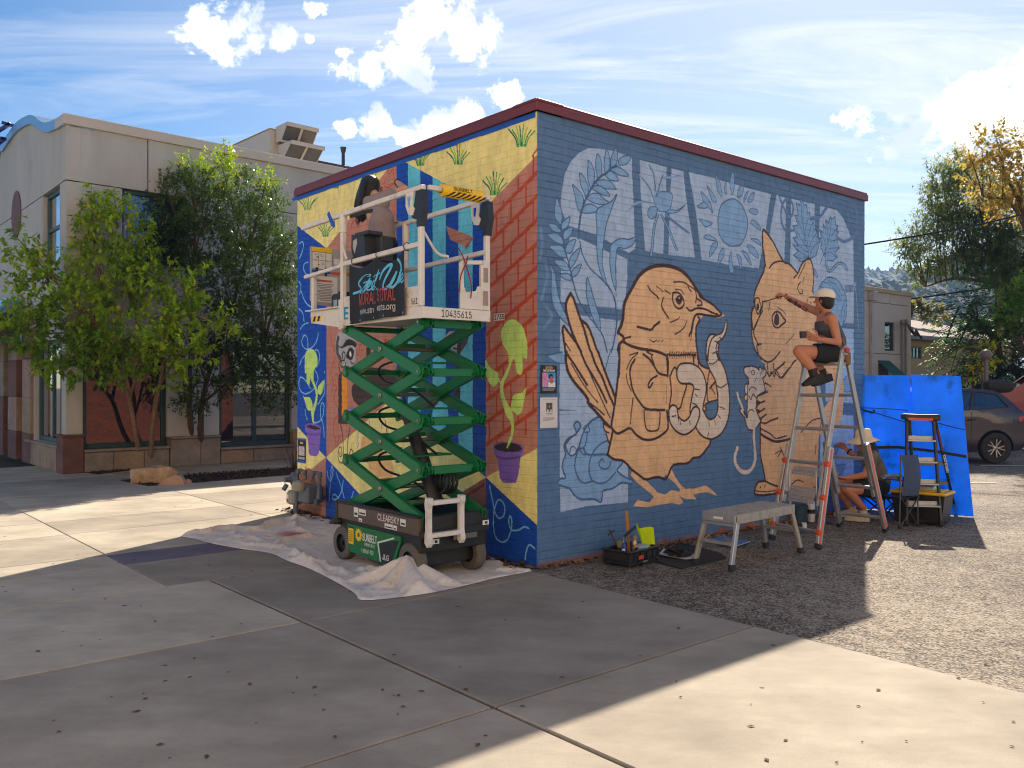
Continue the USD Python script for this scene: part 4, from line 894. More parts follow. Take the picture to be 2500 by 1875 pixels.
def asphalt(name, lo, hi, fine):
    n = {'g': ('geometry', {}), 'p': ('principled_bsdf', {'roughness': .9, 'specular_ior_level': .3}), 'v': ('voronoi_texture', {'scale': fine}), 'sv': ('separate_xyz', {}),
         'nf': ('noise_texture', {'scale': 5.0, 'detail': 9.0, 'roughness': .75}), 'nl': ('noise_texture', {'scale': .5, 'detail': 5.0}), 'rl': ('map_range', {'from_min': .3, 'from_max': .7, 'to_min': -.25, 'to_max': .25}), 'rf': ('map_range', {'from_min': .3, 'from_max': .7, 'to_min': -.28, 'to_max': .28}),
         'a1': ('math', {'math_type': 'add'}), 'a2': ('math', {'math_type': 'add', 'use_clamp': True}), 'ramp': ('rgb_ramp', {'ramp': [(0, lo), (.35, tuple(np.array(lo) * .6 + np.array(hi) * .28)), (.62, tuple(np.array(lo) * .25 + np.array(hi) * .62)), (1, hi)]}), 'b': ('bump', {'strength': .9, 'distance': .008})}
    l = [('g.position', 'v.vector'), ('v.color', 'sv.vector'), ('g.position', 'nf.vector'), ('g.position', 'nl.vector'), ('nl.fac', 'rl.value'), ('nf.fac', 'rf.value'), ('sv.x', 'a1.value1'), ('rl.result', 'a1.value2'), ('a1.value', 'a2.value1'), ('rf.result', 'a2.value2'), ('a2.value', 'ramp.fac'), ('ramp.color', 'p.base_color'), ('v.distance', 'b.height'), ('b.normal', 'p.normal')]
    LOOKS[name] = usdkit.material(stage, '/World/Looks/' + name, n, l, surface='p.BSDF'); return LOOKS[name]
ASPH = asphalt('asphalt', (.040, .033, .027), (.36, .305, .245), 75.0); ROAD = asphalt('road_asphalt', (.07, .065, .06), (.26, .24, .22), 60.0)
soil = mat('soil', (.055, .042, .032), .95, var=.4, scale=9, bump=.6, bscale=40)
def AB(a, b, z=0.0): p = RDIR * a + LDIR * b; return (p[0], p[1], z)
G = MB(); G.raw([(-300, -40, -.14), (300, -40, -.14), (300, 700, -.14), (-300, 700, -.14)], [(0, 1, 2, 3)]); obj('ground', G, soil, None, False, kind='structure')
sidewalk = UsdGeom.Xform.Define(stage, '/World/sidewalk').GetPrim(); struct(sidewalk)
sub = MB(); sub.prism(Polygon([AB(-14, -5)[:2], AB(5.08, -5)[:2], AB(5.08, 20)[:2], AB(-14, 20)[:2]]), -.13, -.016); obj('bed', sub, mat('joint_dirt', (.05, .04, .032), .95, var=.5, scale=30), sidewalk, False)
mulch2 = [gnd(*q)[:2] for q in ((290, 1173), (361, 1187.5), (466, 1180), (707, 1160), (760, 1152), (790, 1120), (715, 1141.6), (442, 1161), (322, 1170))]
wallbase = [gnd(*q)[:2] for q in ((160, 1157), (200, 1153), (413, 1134), (520, 1126), (725, 1107), (760, 1102))]
mulch1 = [gnd(*q)[:2] for q in ((238, 1159), (363, 1143), (442, 1136), (728, 1113), (760, 1109))] + wallbase[:0:-1]
bedpoly = unary_union([Polygon(mulch2).buffer(0), Polygon(mulch1).buffer(0)])
foot = Polygon([CN, CN + RDIR * LR, CN + RDIR * LR + LDIR * LL, CN + LDIR * LL]).buffer(.07)
def slab(a0, a1, b0, b1, m, g=.005):
    P = Polygon([AB(a0 + g, b0 + g)[:2], AB(a1 - g, b0 + g)[:2], AB(a1 - g, b1 - g)[:2], AB(a0 + g, b1 - g)[:2]]).difference(foot).difference(bedpoly)
    if P.is_empty or P.area < .02: return
    mb = MB()
    for q in getattr(P, 'geoms', [P]):
        inn = q.buffer(-.006, join_style=2)
        if inn.is_empty or inn.geom_type != 'Polygon' or len(inn.exterior.coords) != len(q.exterior.coords): mb.prism(q, -.10, 0.0); continue
        t = trimesh.creation.extrude_polygon(q, .094, engine='earcut'); mb.raw(t.vertices + [0, 0, -.10], t.faces)
        A, B_ = np.array(q.exterior.coords)[:-1], np.array(inn.exterior.coords)[:-1]; k = np.argmin(((B_[:, None] - A[None]) ** 2).sum(-1), axis=0); B_ = B_[k] if len(set(k)) == len(A) else None
        if B_ is None: mb.prism(q, -.10, 0.0); continue
        n = len(A); v = np.vstack([np.c_[A, np.full(n, -.006)], np.c_[B_, np.zeros(n)]]); i = np.arange(n); j = (i + 1) % n; mb.raw(v, np.stack([i, j, j + n, i + n], 1))
        t = trimesh.creation.triangulate_polygon(Polygon(B_), engine='earcut'); mb.raw(np.c_[t[0], np.zeros(len(t[0]))], t[1])
    obj('slab', mb, m, sidewalk, False)
bl_ = [-4.6, -2.8, -.95, 1.25, 3.43, 5.527, 7.22]
for i in range(len(bl_) - 1):
    for j, (a0, a1) in enumerate(((-13, -9), (-9, -5.6), (-5.6, -2.6), (-2.6, .45), (.45, 2.804), (2.812, 5.1))):
        slab(a0, a1, bl_[i], bl_[i + 1], CONC[{(5, 4): 2, (4, 4): 1, (5, 5): 3, (4, 5): 3, (3, 5): 1, (3, 4): 1, (5, 3): 2, (4, 3): 1}.get((i, j), (i * 2 + j) % 2)], .006 if j < 4 else .009)
for i, (b0, b1) in enumerate(((7.22, 8.32), (8.32, 8.9), (8.9, 10.4), (10.4, 11.45), (11.45, 12.95), (12.95, 14.45), (14.45, 16.5), (16.5, 19.5))):
    for j, (a0, a1) in enumerate(((-13, -9), (-9, -5.6), (-5.6, -2.6), (-2.6, .2), (.2, 2.455), (2.455, 4.72), (4.72, 7.4), (7.4, 10.5))):
        if j > 5 and i < 3:
            if j > 6: continue
            a1 = 5.13
        slab(a0, a1, b0, b1, CPUR if (i == 1 and j == 5) else CONC[3] if (i == 0 and j == 5) else CONC[(i + 2 * j) % 3], .004)
lot = MB(); pl = Polygon([AB(5.1, -6)[:2], AB(60, -6)[:2], AB(60, 40)[:2], AB(7.5, 40)[:2], AB(10.6, 12)[:2], AB(5.1, 10.2)[:2]]).difference(foot.buffer(-.1))
lot.prism(pl, -.12, -.012); obj('parking_lot', lot, ASPH, None, False, kind='structure')
rd = MB(); rd.prism(Polygon([AB(9, 16.4)[:2], AB(60, -12)[:2], AB(90, 40)[:2], AB(9, 60)[:2]]).intersection(Polygon([(-20, 15.2), (90, 15.2), (90, 90), (-20, 90)])), -.11, -.006); obj('street', rd, ROAD, None, False, kind='structure')
# painted parking lines
lines = MB()
for p, q in (((2395, 1137), (2520, 1137)), ((2360, 1178), (2430, 1178))):
    A, B_ = gnd(*p), gnd(*q); lines.bar(A + (0, 0, -.001), B_ + (0, 0, -.001), .07, .004, bev=0)
obj('parking_line', lines, mat('road_paint', (.55, .53, .5), .8, var=.3, scale=20), None, False, kind='structure')
# strip of dirt, crumbs and dry leaves along the wall foot
def litter(name, frame, L, n, seed, cols, d0=.02, d1=.16, u0=0.0, label=None):
    r = np.random.default_rng(seed); mb = MB()
    for k in range(n):
        u, d = r.uniform(u0, L), d0 + (d1 - d0) * r.random() ** 2; c = frame.P(u, .004, d); s = r.uniform(.006, .022); q = r.normal(0, 1, (7, 3)) * s * (1, 1, .45); q += c - (0, 0, q[:, 2].min())
        mb.hullpts(q)
    return obj(name, mb, cols, None, False, kind='stuff')
tag(litter('wall_debris', FR_, 5.9, 420, 3, mat('rubble', lin(120, 92, 66), .9, var=.4, scale=12)), 'crumbled tan mortar and dirt along the foot of the blue mural wall', 'debris')
tag(litter('wall_debris', FL_, 4.9, 420, 4, mat('leaf_litter', lin(84, 64, 48), .9, var=.5, scale=12), .02, .20), 'dry leaves and brick crumbs along the foot of the yellow mural wall', 'debris')
# mulch beds
def mulch(poly, n, seed, label):
    r = np.random.default_rng(seed); P = Polygon(poly).buffer(-.02); mb = MB(); mb.prism(P, -.13, -.004); x0, y0, x1, y1 = P.bounds; k = 0
    while k < n:
        x, y = r.uniform(x0, x1), r.uniform(y0, y1)
        if not P.contains(shapely.Point(x, y)): continue
        a, s = r.uniform(0, 6.28), r.uniform(.015, .05); c, s_ = math.cos(a), math.sin(a); z = r.uniform(-.004, .03); h = r.normal(0, .012)
        mb.raw([(x - c * s, y - s_ * s, z - h), (x - s_ * .012, y + c * .012, z), (x + c * s, y + s_ * s, z + h), (x + s_ * .012, y - c * .012, z + .008)], [(0, 1, 2), (0, 2, 3)]); k += 1
    return tag(obj('mulch', mb, mat('mulch', (.06, .042, .03), .95, var=.6, scale=25), None, False, kind='stuff'), label, 'mulch')
mulch(mulch2, 2600, 5, 'brown bark mulch in the planting strip beside the sandstone boulder')
mulch(mulch1, 1500, 6, 'dark bark mulch strip under the trees along the stucco building')
# rocks
def rock(pts, seed, rough=.08):
    h = trimesh.convex.convex_hull(np.array(pts)); h = h.subdivide().subdivide().subdivide(); n = h.vertex_normals; f = meshkit.fbm(h.vertices * 5 + seed, 4, seed) - .5; h.vertices += n * f[:, None] * rough * 2
    return MB().raw(h.vertices, h.faces)
c0 = gnd(372, 1180)
tag(obj('boulder', rock([(c0[0] + x, c0[1] + .15 + y, z) for x, y, z in ((-.36, -.15, 0), (-.38, .1, .12), (-.36, -.12, .2), (-.1, -.22, .24), (.3, -.16, .26), (.36, 0, .2), (.34, -.1, .05), (0, .2, .28), (-.3, .2, .2), (.3, .2, .1), (-.3, .2, 0), (.2, -.2, 0))], 3, .06), mat('sandstone', lin(176, 146, 112), .9, var=.3, scale=7, bump=.5, bscale=30, dirt=(lin(120, 88, 60), .6, 4)), None, 25), 'large rough tan sandstone boulder in the planting strip', 'boulder')
c0 = gnd(415, 1185)
tag(obj('rock', rock([(c0[0] + x, c0[1] + .1 + y, z) for x, y, z in ((-.2, -.1, 0), (-.08, -.12, .1), (.08, -.1, .16), (.17, -.06, .13), (.22, -.05, 0), (.1, .15, .15), (-.1, .1, .1), (.2, .15, 0), (-.2, .12, 0))], 4, .012), mat('pink_stone', lin(186, 150, 128), .85, var=.15, scale=5, bump=.3), None, 20), 'flat sided pinkish rock in front of the big boulder', 'rock')
c0 = gnd(459, 1181)
tag(obj('rock', rock([(c0[0] + x, c0[1] + y, z) for x, y, z in ((-.06, -.05, 0), (.06, -.05, 0), (0, -.03, .08), (.03, .03, .06), (-.05, .05, 0), (.06, .05, 0))], 6, .01), LOOKS['pink_stone'], None, 20), 'small rounded stone right of the pinkish rock', 'rock')

g = np.random.default_rng(77); mb = MB()                              # scattered dry leaves and crumbs on the pavement
for k in range(150):
    p = V0 = gnd(g.uniform(0, 2500), 1210 + 660 * g.random() ** 1.4); a, l = g.uniform(0, 6.28), g.uniform(.008, .026); c, s = math.cos(a), math.sin(a)
    mb.raw([(p[0] - c * l, p[1] - s * l, .003), (p[0] - s * l * .5, p[1] + c * l * .5, .008), (p[0] + c * l, p[1] + s * l, .004), (p[0] + s * l * .5, p[1] - c * l * .5, .006)], [(0, 1, 2), (0, 2, 3)])
tag(obj('fallen_leaves', mb, mat('dry_leaf', lin(92, 70, 50), .9, var=.6, scale=9), None, False, kind='stuff'), 'small dry leaves and crumbs scattered over the pavement', 'leaves')
# ------------------------------------------------ stucco building on the left
SO = (-8.21, 15.95); S1, S2 = Frame(SO, (.731, .6825)), Frame(SO, LDIR)
stucco_mat = mat('stucco', lin(176, 174, 168), .9, var=.10, scale=1.2, bump=.15, bscale=120, aniso=(1.5, 1.5, .35), dirt=(lin(146, 142, 134), .5, .9))
trim_mat = mat('beige_metal', lin(190, 180, 166), .45, var=.05); teal_mat = mat('teal_frame', lin(28, 66, 68), .4); dark_mat = mat('dark_gap', (.03, .03, .03), .9)
zinc_mat = mat('zinc', lin(150, 170, 185), .3, .7)
STONE = [mat('stone_%s' % k, lin(*c), .85, var=.28, scale=3.0, bump=.4, bscale=25, dirt=(lin(*d), .6, 1.6)) for k, c, d in (('grey', (134, 124, 112), (96, 88, 84)), ('tan', (146, 126, 104), (110, 92, 78)), ('pink', (150, 122, 110), (112, 84, 74)), ('red', (104, 72, 66), (80, 54, 50)))]
pane = glass('window_pane', boost=.12, ior=1.55)
shop = thing('stucco_building', 'grey stucco building with a wave shaped parapet, teal windows and stone base behind two trees', 'building')
zt = S1.uz(163, 279)[1]; zj = S1.uz(163, 440)[1]; U1 = S1.uz(361, 320)[0]; UE = 13.0
def holes(poly, *rs): return poly.difference(unary_union([sbox(*r) for r in rs]))
w1 = (*S1.uz(298, 640), *S1.uz(455, 640)); W_UP = (S1.uz(298, 461)[0], S1.uz(298, 640)[1], S1.uz(455, 500)[0], zj - .004)
W_A = (S1.uz(202, 1000)[0], S1.uz(202, 1098)[1], S1.uz(409, 1000)[0], 2.45); W_B = (S1.uz(535, 1000)[0], S1.uz(535, 1093)[1], S1.uz(712, 1000)[0], 2.45)
zs0 = S1.uz(465, 1064)[1]
core = MB(); S1.box(core, .02, UE, 0, zt - .3, -.40, -.26, 0); S2.box(core, .27, 9.0, 0, 4.4, -.40, -.26, 0); obj('wall', core, dark_mat, shop, False)
mb = MB(); S1.prism(mb, sbox(.003, zj + .01, U1 - .012, zt - .18), -.25, 0); obj('panel', mb, stucco_mat, shop, False)
mb = MB(); S1.prism(mb, sbox(U1 + .012, zj + .01, UE, zt - .18), -.25, 0); obj('panel', mb, stucco_mat, shop, False)
mb = MB(); S1.prism(mb, holes(sbox(.003, zs0, UE, zj - .01), W_UP, (W_A[0], 0, W_A[2], W_A[3]), (W_B[0], 0, W_B[2], W_B[3])), -.25, 0); obj('panel', mb, stucco_mat, shop, False)
prof = [(163, 279), (145, 290), (126, 299), (113, 300), (101, 295), (91, 286), (80, 282), (67, 286), (48, 298), (35, 313), (22, 331), (10, 350), (0, 368)]
P2 = np.array([S2.uz(*q) for q in prof]); P2[0, 0] = .003; P2 = spline(np.vstack([P2, [P2[-1] + (.9, -1.3), P2[-1] + (1.8, -2.2)]]), 5)
uL = P2[-1, 0]
up = Polygon(np.vstack([P2 - (0, .17), [(uL, zj + .01), (.003, zj + .01)]])).buffer(0); j1, j2 = S2.uz(101, 400)[0], S2.uz(41, 400)[0]
for a, b in ((-1, j1 - .006), (j1 + .006, j2 - .004), (j2 + .004, uL + 1)):
    mb = MB(); S2.prism(mb, up.intersection(sbox(a, 0, b, 20)), -.25, 0); obj('panel', mb, stucco_mat, shop, False)
V_UP = (S2.uz(146, 600)[0], S2.uz(146, 640)[1], S2.uz(104, 600)[0], zj - .004); V_LO = (S2.uz(150, 1000)[0], S2.uz(150, 1088)[1], S2.uz(84, 1000)[0], 2.5)
mb = MB(); S2.prism(mb, holes(sbox(.003, .3, uL, zj - .01), V_UP, V_LO, (S2.uz(82, 1000)[0], 0, uL, 2.75)), -.25, 0); obj('panel', mb, stucco_mat, shop, False)
def ribbon(frame, pts, h, d0, d1):
    mb = MB(); a = np.array(pts); q = np.vstack([a, a[::-1] - (0, h)]); frame.prism(mb, Polygon(q).buffer(0), d0, d1); return mb
k = len(P2); step = 4
for i in range(0, k - 1, step): obj('coping_sheet', ribbon(S2, P2[i:i + step + 1] - ((0, 0)), .19, -.5, .05), zinc_mat, shop, False)
mb = MB(); S1.box(mb, -.05, UE, zt - .19, zt, -.5, .055, .006); obj('coping', mb, trim_mat, shop, False)
rr = MB(); S1.box(rr, .5, UE, zt - .62, zt - .5, -6, -.5, 0); obj('roof', rr, mat('roof_gravel', (.3, .29, .27), .95), shop, False)
def window(parent, fr, r, nm=(1, 1), fw=.07, mats=(None, None), rec=.10, hs=None):
    u0, z0, u1, z1 = r; f = MB()
    for a, b, c, d in ((u0, u0 + fw, z0, z1), (u1 - fw, u1, z0, z1), (u0 + fw + .001, u1 - fw - .001, z0, z0 + fw), (u0 + fw + .001, u1 - fw - .001, z1 - fw, z1)): fr.box(f, a, b, c, d, -rec - .06, -rec + .012, .004)
    us = np.linspace(u0 + fw, u1 - fw, nm[0] + 1); zz = [z0 + fw, z1 - fw] if hs is None else [z0 + fw] + [z0 + h for h in hs] + [z1 - fw]
    for q in us[1:-1]: fr.box(f, q - fw / 2, q + fw / 2, z0 + fw + .001, z1 - fw - .001, -rec - .05, -rec + .006, .003)
    for h in zz[1:-1]: fr.box(f, u0 + fw + .001, u1 - fw - .001, h - fw / 2, h + fw / 2, -rec - .052, -rec + .004, .003)
    w = obj('window', f, mats[0] or teal_mat, parent, False)
    for i in range(nm[0]):
        for j in range(len(zz) - 1):
            g = MB(); fr.box(g, us[i] + .006, us[i + 1] - .006, zz[j] + .006, zz[j + 1] - .006, -rec - .035, -rec - .025, 0); obj('pane', g, mats[1] or pane, w, False)
    return w
window(shop, S1, W_UP, (1, 1)); window(shop, S2, V_UP, (1, 1), hs=[.75], mats=(None, glass('sky_pane', boost=.5, clear=.05)))
window(shop, S1, W_A, (1, 1), .09, hs=[1.55]); window(shop, S1, W_B, (2, 1), .09, hs=[1.45]); window(shop, S2, V_LO, (2, 1), .09, hs=[1.5], mats=(None, glass('shop_pane', boost=.3, clear=.05)))
inn = MB(); S1.box(inn, .3, UE, .0, 3.2, -3.2, -3.1, 0); S1.box(inn, .3, UE, -.02, .02, -3.1, -.42, 0)
def stones(fr, u0, u1, z0, z1, w, seed, mats, d=.06):
    r = random.Random(seed); u = u0
    while u < u1 - .05:
        e = min(u1, u + w * r.uniform(.8, 1.25)); e = u1 if u1 - e < .15 else e; mb = MB(); fr.box(mb, u + .004, e - .004, z0, z1, -.2, d + r.uniform(-.006, .008), .012); obj('stone', mb, r.choice(mats), shop, False); u = e
def sill(fr, u0, u1, z, h=.05): mb = MB(); fr.box(mb, u0, u1, z - h, z, -.2, .10, .008); obj('sill', mb, STONE[0], shop, False)
stones(S1, .30, W_A[2] + .02, 0, W_A[1] - .06, .62, 1, STONE[:2]); sill(S1, .30, W_A[2] + .02, W_A[1] - .002)
stones(S1, W_A[2] + .03, W_B[0] - .0, 0, zs0 - .06, .5, 2, STONE[:3], .08); sill(S1, W_A[2] + .03, W_B[0], zs0 - .001)
stones(S1, W_B[0] + .01, W_B[2], 0, W_B[1] - .06, .8, 3, STONE[:2]); sill(S1, W_B[0] + .01, W_B[2], W_B[1] - .002)
stones(S1, W_B[2] + .01, UE, 0, zs0 + .05, .7, 4, STONE[:3])
stones(S2, .24, S2.uz(72, 1000)[0], 0, V_LO[1] - .06, .42, 5, STONE[1:3]); sill(S2, .24, S2.uz(72, 1000)[0], V_LO[1] - .002)
mb = MB(); S1.box(mb, -.08, .29, 0, S1.uz(163, 1067)[1], -.32, .085, .012); obj('pillar_base', mb, STONE[3], shop, False)
mb = MB(); S1.box(mb, -.10, .31, S1.uz(163, 1067)[1] + .001, S1.uz(163, 1067)[1] + .04, -.34, .105, .008); obj('pillar_cap', mb, STONE[3], shop, False)
mb = MB(); S1.box(mb, .0, .30, 1.98, 2.10, -.1, .05, .006); S1.box(mb, -.04, .0, 1.98, 2.10, -.3, .05, .006); obj('sign_box', mb, dark_mat, shop, False)
# stone pilasters and recessed green doors of the left front
door_m = mat('green_door', lin(14, 30, 32), .35)
for i, (a, b) in enumerate(((82, 62), (47, 27), (15, -8), (-30, -52))):
    u0, u1 = S2.uz(a, 1000)[0], S2.uz(b, 1000)[0]; zc = 0; hs = [.62, .75, .8, .6]
    for k in range(4):
        mb = MB(); S2.box(mb, u0, u1, zc + .002, zc + hs[k] - .002, -.5, .07 - .004 * k, .01); obj('stone', mb, STONE[(i + k + (3 if k == 0 else 0)) % 4 if k else 3], shop, False); zc += hs[k]
for a, b in ((62, 47), (27, 15), (-8, -30)):
    u0, u1 = S2.uz(a, 1000)[0], S2.uz(b, 1000)[0]; mb = MB(); S2.box(mb, u0 + .01, u1 - .01, .02, 2.15, -.45, -.38, .006); d = obj('door', mb, door_m, shop, False); mb = MB(); S2.box(mb, u0 + .05, u1 - .05, 2.2, 2.68, -.44, -.40, .0); obj('transom', mb, pane, shop, False)
    mb = MB(); p = S2.P(u1 - .12, 1.05, -.36); mb.cyl(p - (0, 0, .1), p + (0, 0, .1), .015); obj('handle', mb, zinc_mat, d)
mb = MB(); S2.box(mb, S2.uz(82, 1000)[0], uL, 2.76, 3.3, -.3, .02, 0); obj('panel', mb, STONE[2], shop, False)
# entrance canopy
can = mat('canopy_teal', lin(52, 140, 150), .4); mb = MB(); ua, ub = S2.uz(62, 800)[0], S2.uz(-60, 800)[0]
for u in (ua, ub):
    for z in (2.55, 3.4): mb.bar(S2.P(u, z, .05), S2.P(u, z, .95 if z < 3 else .3), .05, .05)
    mb.bar(S2.P(u, 2.55, .93), S2.P(u, 3.4, .3), .05, .05); mb.bar(S2.P(u, 2.55, .075), S2.P(u, 3.4, .075), .05, .05)
mb.bar(S2.P(ua, 2.55, .93), S2.P(ub, 2.55, .93), .05, .05); mb.bar(S2.P(ua, 3.42, .3), S2.P(ub, 3.42, .3), .05, .05); obj('canopy_frame', mb, can, shop, False)
mb = MB(); v = [S2.P(ua, 2.6, .97), S2.P(ub, 2.6, .97), S2.P(ub, 3.47, .3), S2.P(ua, 3.47, .3)]; mb.hullpts(np.vstack([v, np.array(v) + (0, 0, .02)])); obj('canopy_roof', mb, mat('canopy_sheet', lin(110, 180, 186), .35), shop, False)
# oval medallion
ue, ze = S2.uz(41, 524); mb = MB(); a = np.linspace(0, 2 * np.pi, 48, endpoint=False); ru = (S2.uz(30, 524)[0] - S2.uz(52.5, 524)[0]) / 2; rz = (S2.uz(41, 467)[1] - S2.uz(41, 581)[1]) / 2
S2.prism(mb, Polygon(np.c_[ue + ru * np.cos(a), ze + rz * np.sin(a)]), -.01, .02); obj('medallion', mb, mat('medallion_red', lin(108, 78, 74), .8), shop, False)
# rooftop air handler
S3 = Frame(np.array(SO) - S1.n[:2] * 3.2, (.731, .6825)); hv = mat('unit_beige', lin(196, 182, 166), .5, var=.04); hd = mat('unit_mesh', lin(96, 90, 84), .6)
unit = thing('air_handler', 'beige rooftop air handling unit with two slanted intake hoods', 'air handler')
a0, zt3 = S3.uz(660, 313); a1 = S3.uz(756, 335)[0]; zr = zt - .6
mb = MB(); S3.box(mb, a0, a1, zr, zt3 - .02, -3.1, 0, .01); S3.box(mb, a0 - .03, a1 + .03, zt3 - .019, zt3, -3.13, .03, .005); S3.box(mb, a0 - .012, a0 + .10, zr, zt3 - .025, -.02, .012, .003); obj('casing', mb, hv, unit, False)
def hood(u0, u1, z0, z1, dep):
    mb = MB(); h = z1 - z0
    for u in (u0, u1 - .015):
        v = [S3.P(u, z1, .02), S3.P(u, z1, dep), S3.P(u, z0, .30), S3.P(u, z0, .02)]; w = [S3.P(u + .015, z1, .02), S3.P(u + .015, z1, dep), S3.P(u + .015, z0, .30), S3.P(u + .015, z0, .02)]; mb.hullpts(np.vstack([v, w]))
    mb.hullpts([S3.P(u, z1 + o, d) for u in (u0, u1) for o in (0, .02) for d in (.02, dep + .03)]); mb.bar(S3.P(u0, z0, .30), S3.P(u1, z0, .30), .05, .05); mb.bar(S3.P(u0, z1 - .03, dep), S3.P(u1, z1 - .03, dep), .05, .09)
    um = (u0 + u1) / 2; mb.bar(S3.P(um, z0, .32), S3.P(um, z1, dep + .01), .06, .03, up=S3.n); o = obj('hood', mb, hv, unit, False)
    mb = MB(); q = [S3.P(u0 + .02, z0 + .02, .285), S3.P(u1 - .02, z0 + .02, .285), S3.P(u1 - .02, z1 - .03, dep - .02), S3.P(u0 + .02, z1 - .03, dep - .02)]; mb.raw(q, [(0, 1, 2, 3)]); obj('mesh_filter', mb, hd, o, False)
b0, b1 = S3.uz(672, 330)[0], S3.uz(748, 345)[0]; hood(b0, b1, S3.uz(668, 349)[1], S3.uz(679, 314)[1], .62); hood(b0 + .05, b1 + .1, S3.uz(668, 392)[1], S3.uz(668, 357)[1], .75)
mb = MB(); l = S2.u; q0 = S3.P(a0, zr, -3.1); 
mb.hullpts([q0 + (0, 0, z) + S3.n * d - S3.u * w for z, d, w in ((0, 0, 0), (0, .9, 0), (.85, 0, 0), (.85, .9, 0), (.05, .0, .5), (.05, .9, .5), (.85, .1, .45), (.85, .8, .45))]); obj('side_hood', mb, hv, unit, False)
mb = MB(); S3.box(mb, a1 + .0, a1 + .35, zr, zt3 - .75, -1.5, -.05, .008); obj('control_box', mb, hv, unit, False)
vp = at(838, 900, 24.5); vz1 = EYE + (938 - 362) * vp[1] / 2116.9; vz0 = EYE + (938 - 412) * vp[1] / 2116.9
mb = MB(); mb.lathe([(.0, vz0 - .6), (.10, vz0 - .6), (.10, vz0 + .05), (.05, vz0 + .08), (.047, vz1 - .14), (.062, vz1 - .12), (.085, vz1), (.085, vz1 + .02), (.0, vz1 + .02)], (vp[0], vp[1], 0), 16)
tag(obj('vent_pipe', mb, mat('black_iron', (.02, .02, .022), .45), None), 'black flared vent pipe on the roof behind the mural building', 'vent pipe')
# salmon parapet of the block behind
S4 = Frame(np.array(SO) - S1.n[:2] * 9.0, (.731, .6825)); pk = thing('salmon_building', 'low salmon building with dark roof edge behind the air handler', 'building')
q0, q1 = S4.uz(764, 390), S4.uz(860, 412); mb = MB(); S4.box(mb, q0[0] - 1, q1[0] + 3, 0, q0[1] - .12, -5, 0, 0); obj('wall', mb, mat('salmon_stucco', lin(190, 150, 132), .9), pk, False)
mb = MB(); S4.box(mb, q0[0] - 1.1, q1[0] + 3, q0[1] - .12, q0[1], -5, .06, .01); obj('coping', mb, mat('dark_flashing', lin(78, 56, 50), .5), pk, False)
# blue steel trellis behind the wave
tr = MB(); D = 19.5
for p, q in (((6, 300), (40, 310)), ((-20, 330), (26, 302)), ((-20, 334), (14, 340)), ((-30, 372), (12, 338))): tr.bar(at(*p, D), at(*q, D - .0), .07, .07)
tag(obj('trellis', tr, mat('trellis_blue', lin(22, 40, 110), .4), None, False), 'dark blue steel trellis bars rising behind the curved parapet', 'trellis')
# ------------------------------------------------ grey building beyond, right
g0 = at(2112, 938, 24.0)[:2]; G1 = Frame(g0 - RDIR * 7, RDIR); gb = thing('grey_office', 'grey two storey panel building with a green awning behind the blue boards', 'building')
ua, zg = G1.uz(2112, 699); ug = G1.uz(2224, 720)[0]; gm_ = mat('grey_render', lin(178, 168, 160), .9, var=.06, scale=1.5)
y1, y2 = G1.uz(2112, 735)[1], G1.uz(2112, 862)[1]; uv = G1.uz(2173, 750)[0]; wg = (G1.uz(2160, 800)[0], G1.uz(2160, 857)[1], G1.uz(2185, 800)[0], G1.uz(2160, 786)[1])
mb = MB(); G1.box(mb, 0, ug, 0, zg - .2, -6, -.13, 0); obj('wall', mb, dark_mat, gb, False)
for a, b, c, d in ((0, uv - .008, y1 + .008, zg - .12), (uv + .008, ug + .001, y1 + .008, zg - .12), (0, ug + .001, y2 + .008, y1 - .008), (0, ug + .001, 0, y2 - .008)):
    P = sbox(a, c, b, d).difference(sbox(*wg)); mb = MB(); G1.prism(mb, P, -.12, 0); obj('panel', mb, gm_, gb, False)
mb = MB(); G1.box(mb, -.1, ug + .06, zg - .12, zg, -6, .06, .01); obj('coping', mb, mat('tan_coping', lin(160, 142, 116), .6), gb, False)
window(gb, G1, wg, (1, 1), .05, hs=[.32], rec=.06)
mb = MB(); us_ = G1.uz(2123, 800)[0]; G1.box(mb, us_ - .045, us_ + .045, 0, G1.uz(2123, 733)[1], .01, .10, .006); G1.box(mb, us_ - .11, us_ + .11, G1.uz(2123, 735)[1], G1.uz(2123, 713)[1], .01, .2, .01); obj('downspout', mb, mat('spout_grey', lin(160, 156, 152), .5), gb, False)
mb = MB(); u0, u1 = G1.uz(2142, 900)[0], G1.uz(2170, 900)[0]; zA = G1.uz(2142, 880)[1]
mb.hullpts([G1.P(u, z, d) for u in (u0, u1) for z, d in ((zA, .02), (zA - .03, .02), (zA - .62, .72), (zA - .65, .70))]); obj('awning', mb, mat('awning_green', lin(10, 84, 74), .7), gb, False)
mb = MB(); G1.box(mb, u0 + .05, u1 - .05, 0, zA - .1, -.02, .012, 0); obj('door', mb, mat('maroon_door', lin(66, 44, 44), .6), gb, False)
for px in (2198, 2207):
    mb = MB(); u = G1.uz(px, 850)[0]; mb.cyl(G1.P(u, 0, .06), G1.P(u, G1.uz(px, 790)[1], .06), .032, n=10); mb.lathe([(.0, .12), (.05, .1), (.06, 0), (.03, -.06)], G1.P(u, G1.uz(px, 790)[1], .07), 10); obj('conduit', mb, mat('conduit_grey', lin(120, 112, 110), .45), gb)
mb = MB(); r = random.Random(4)
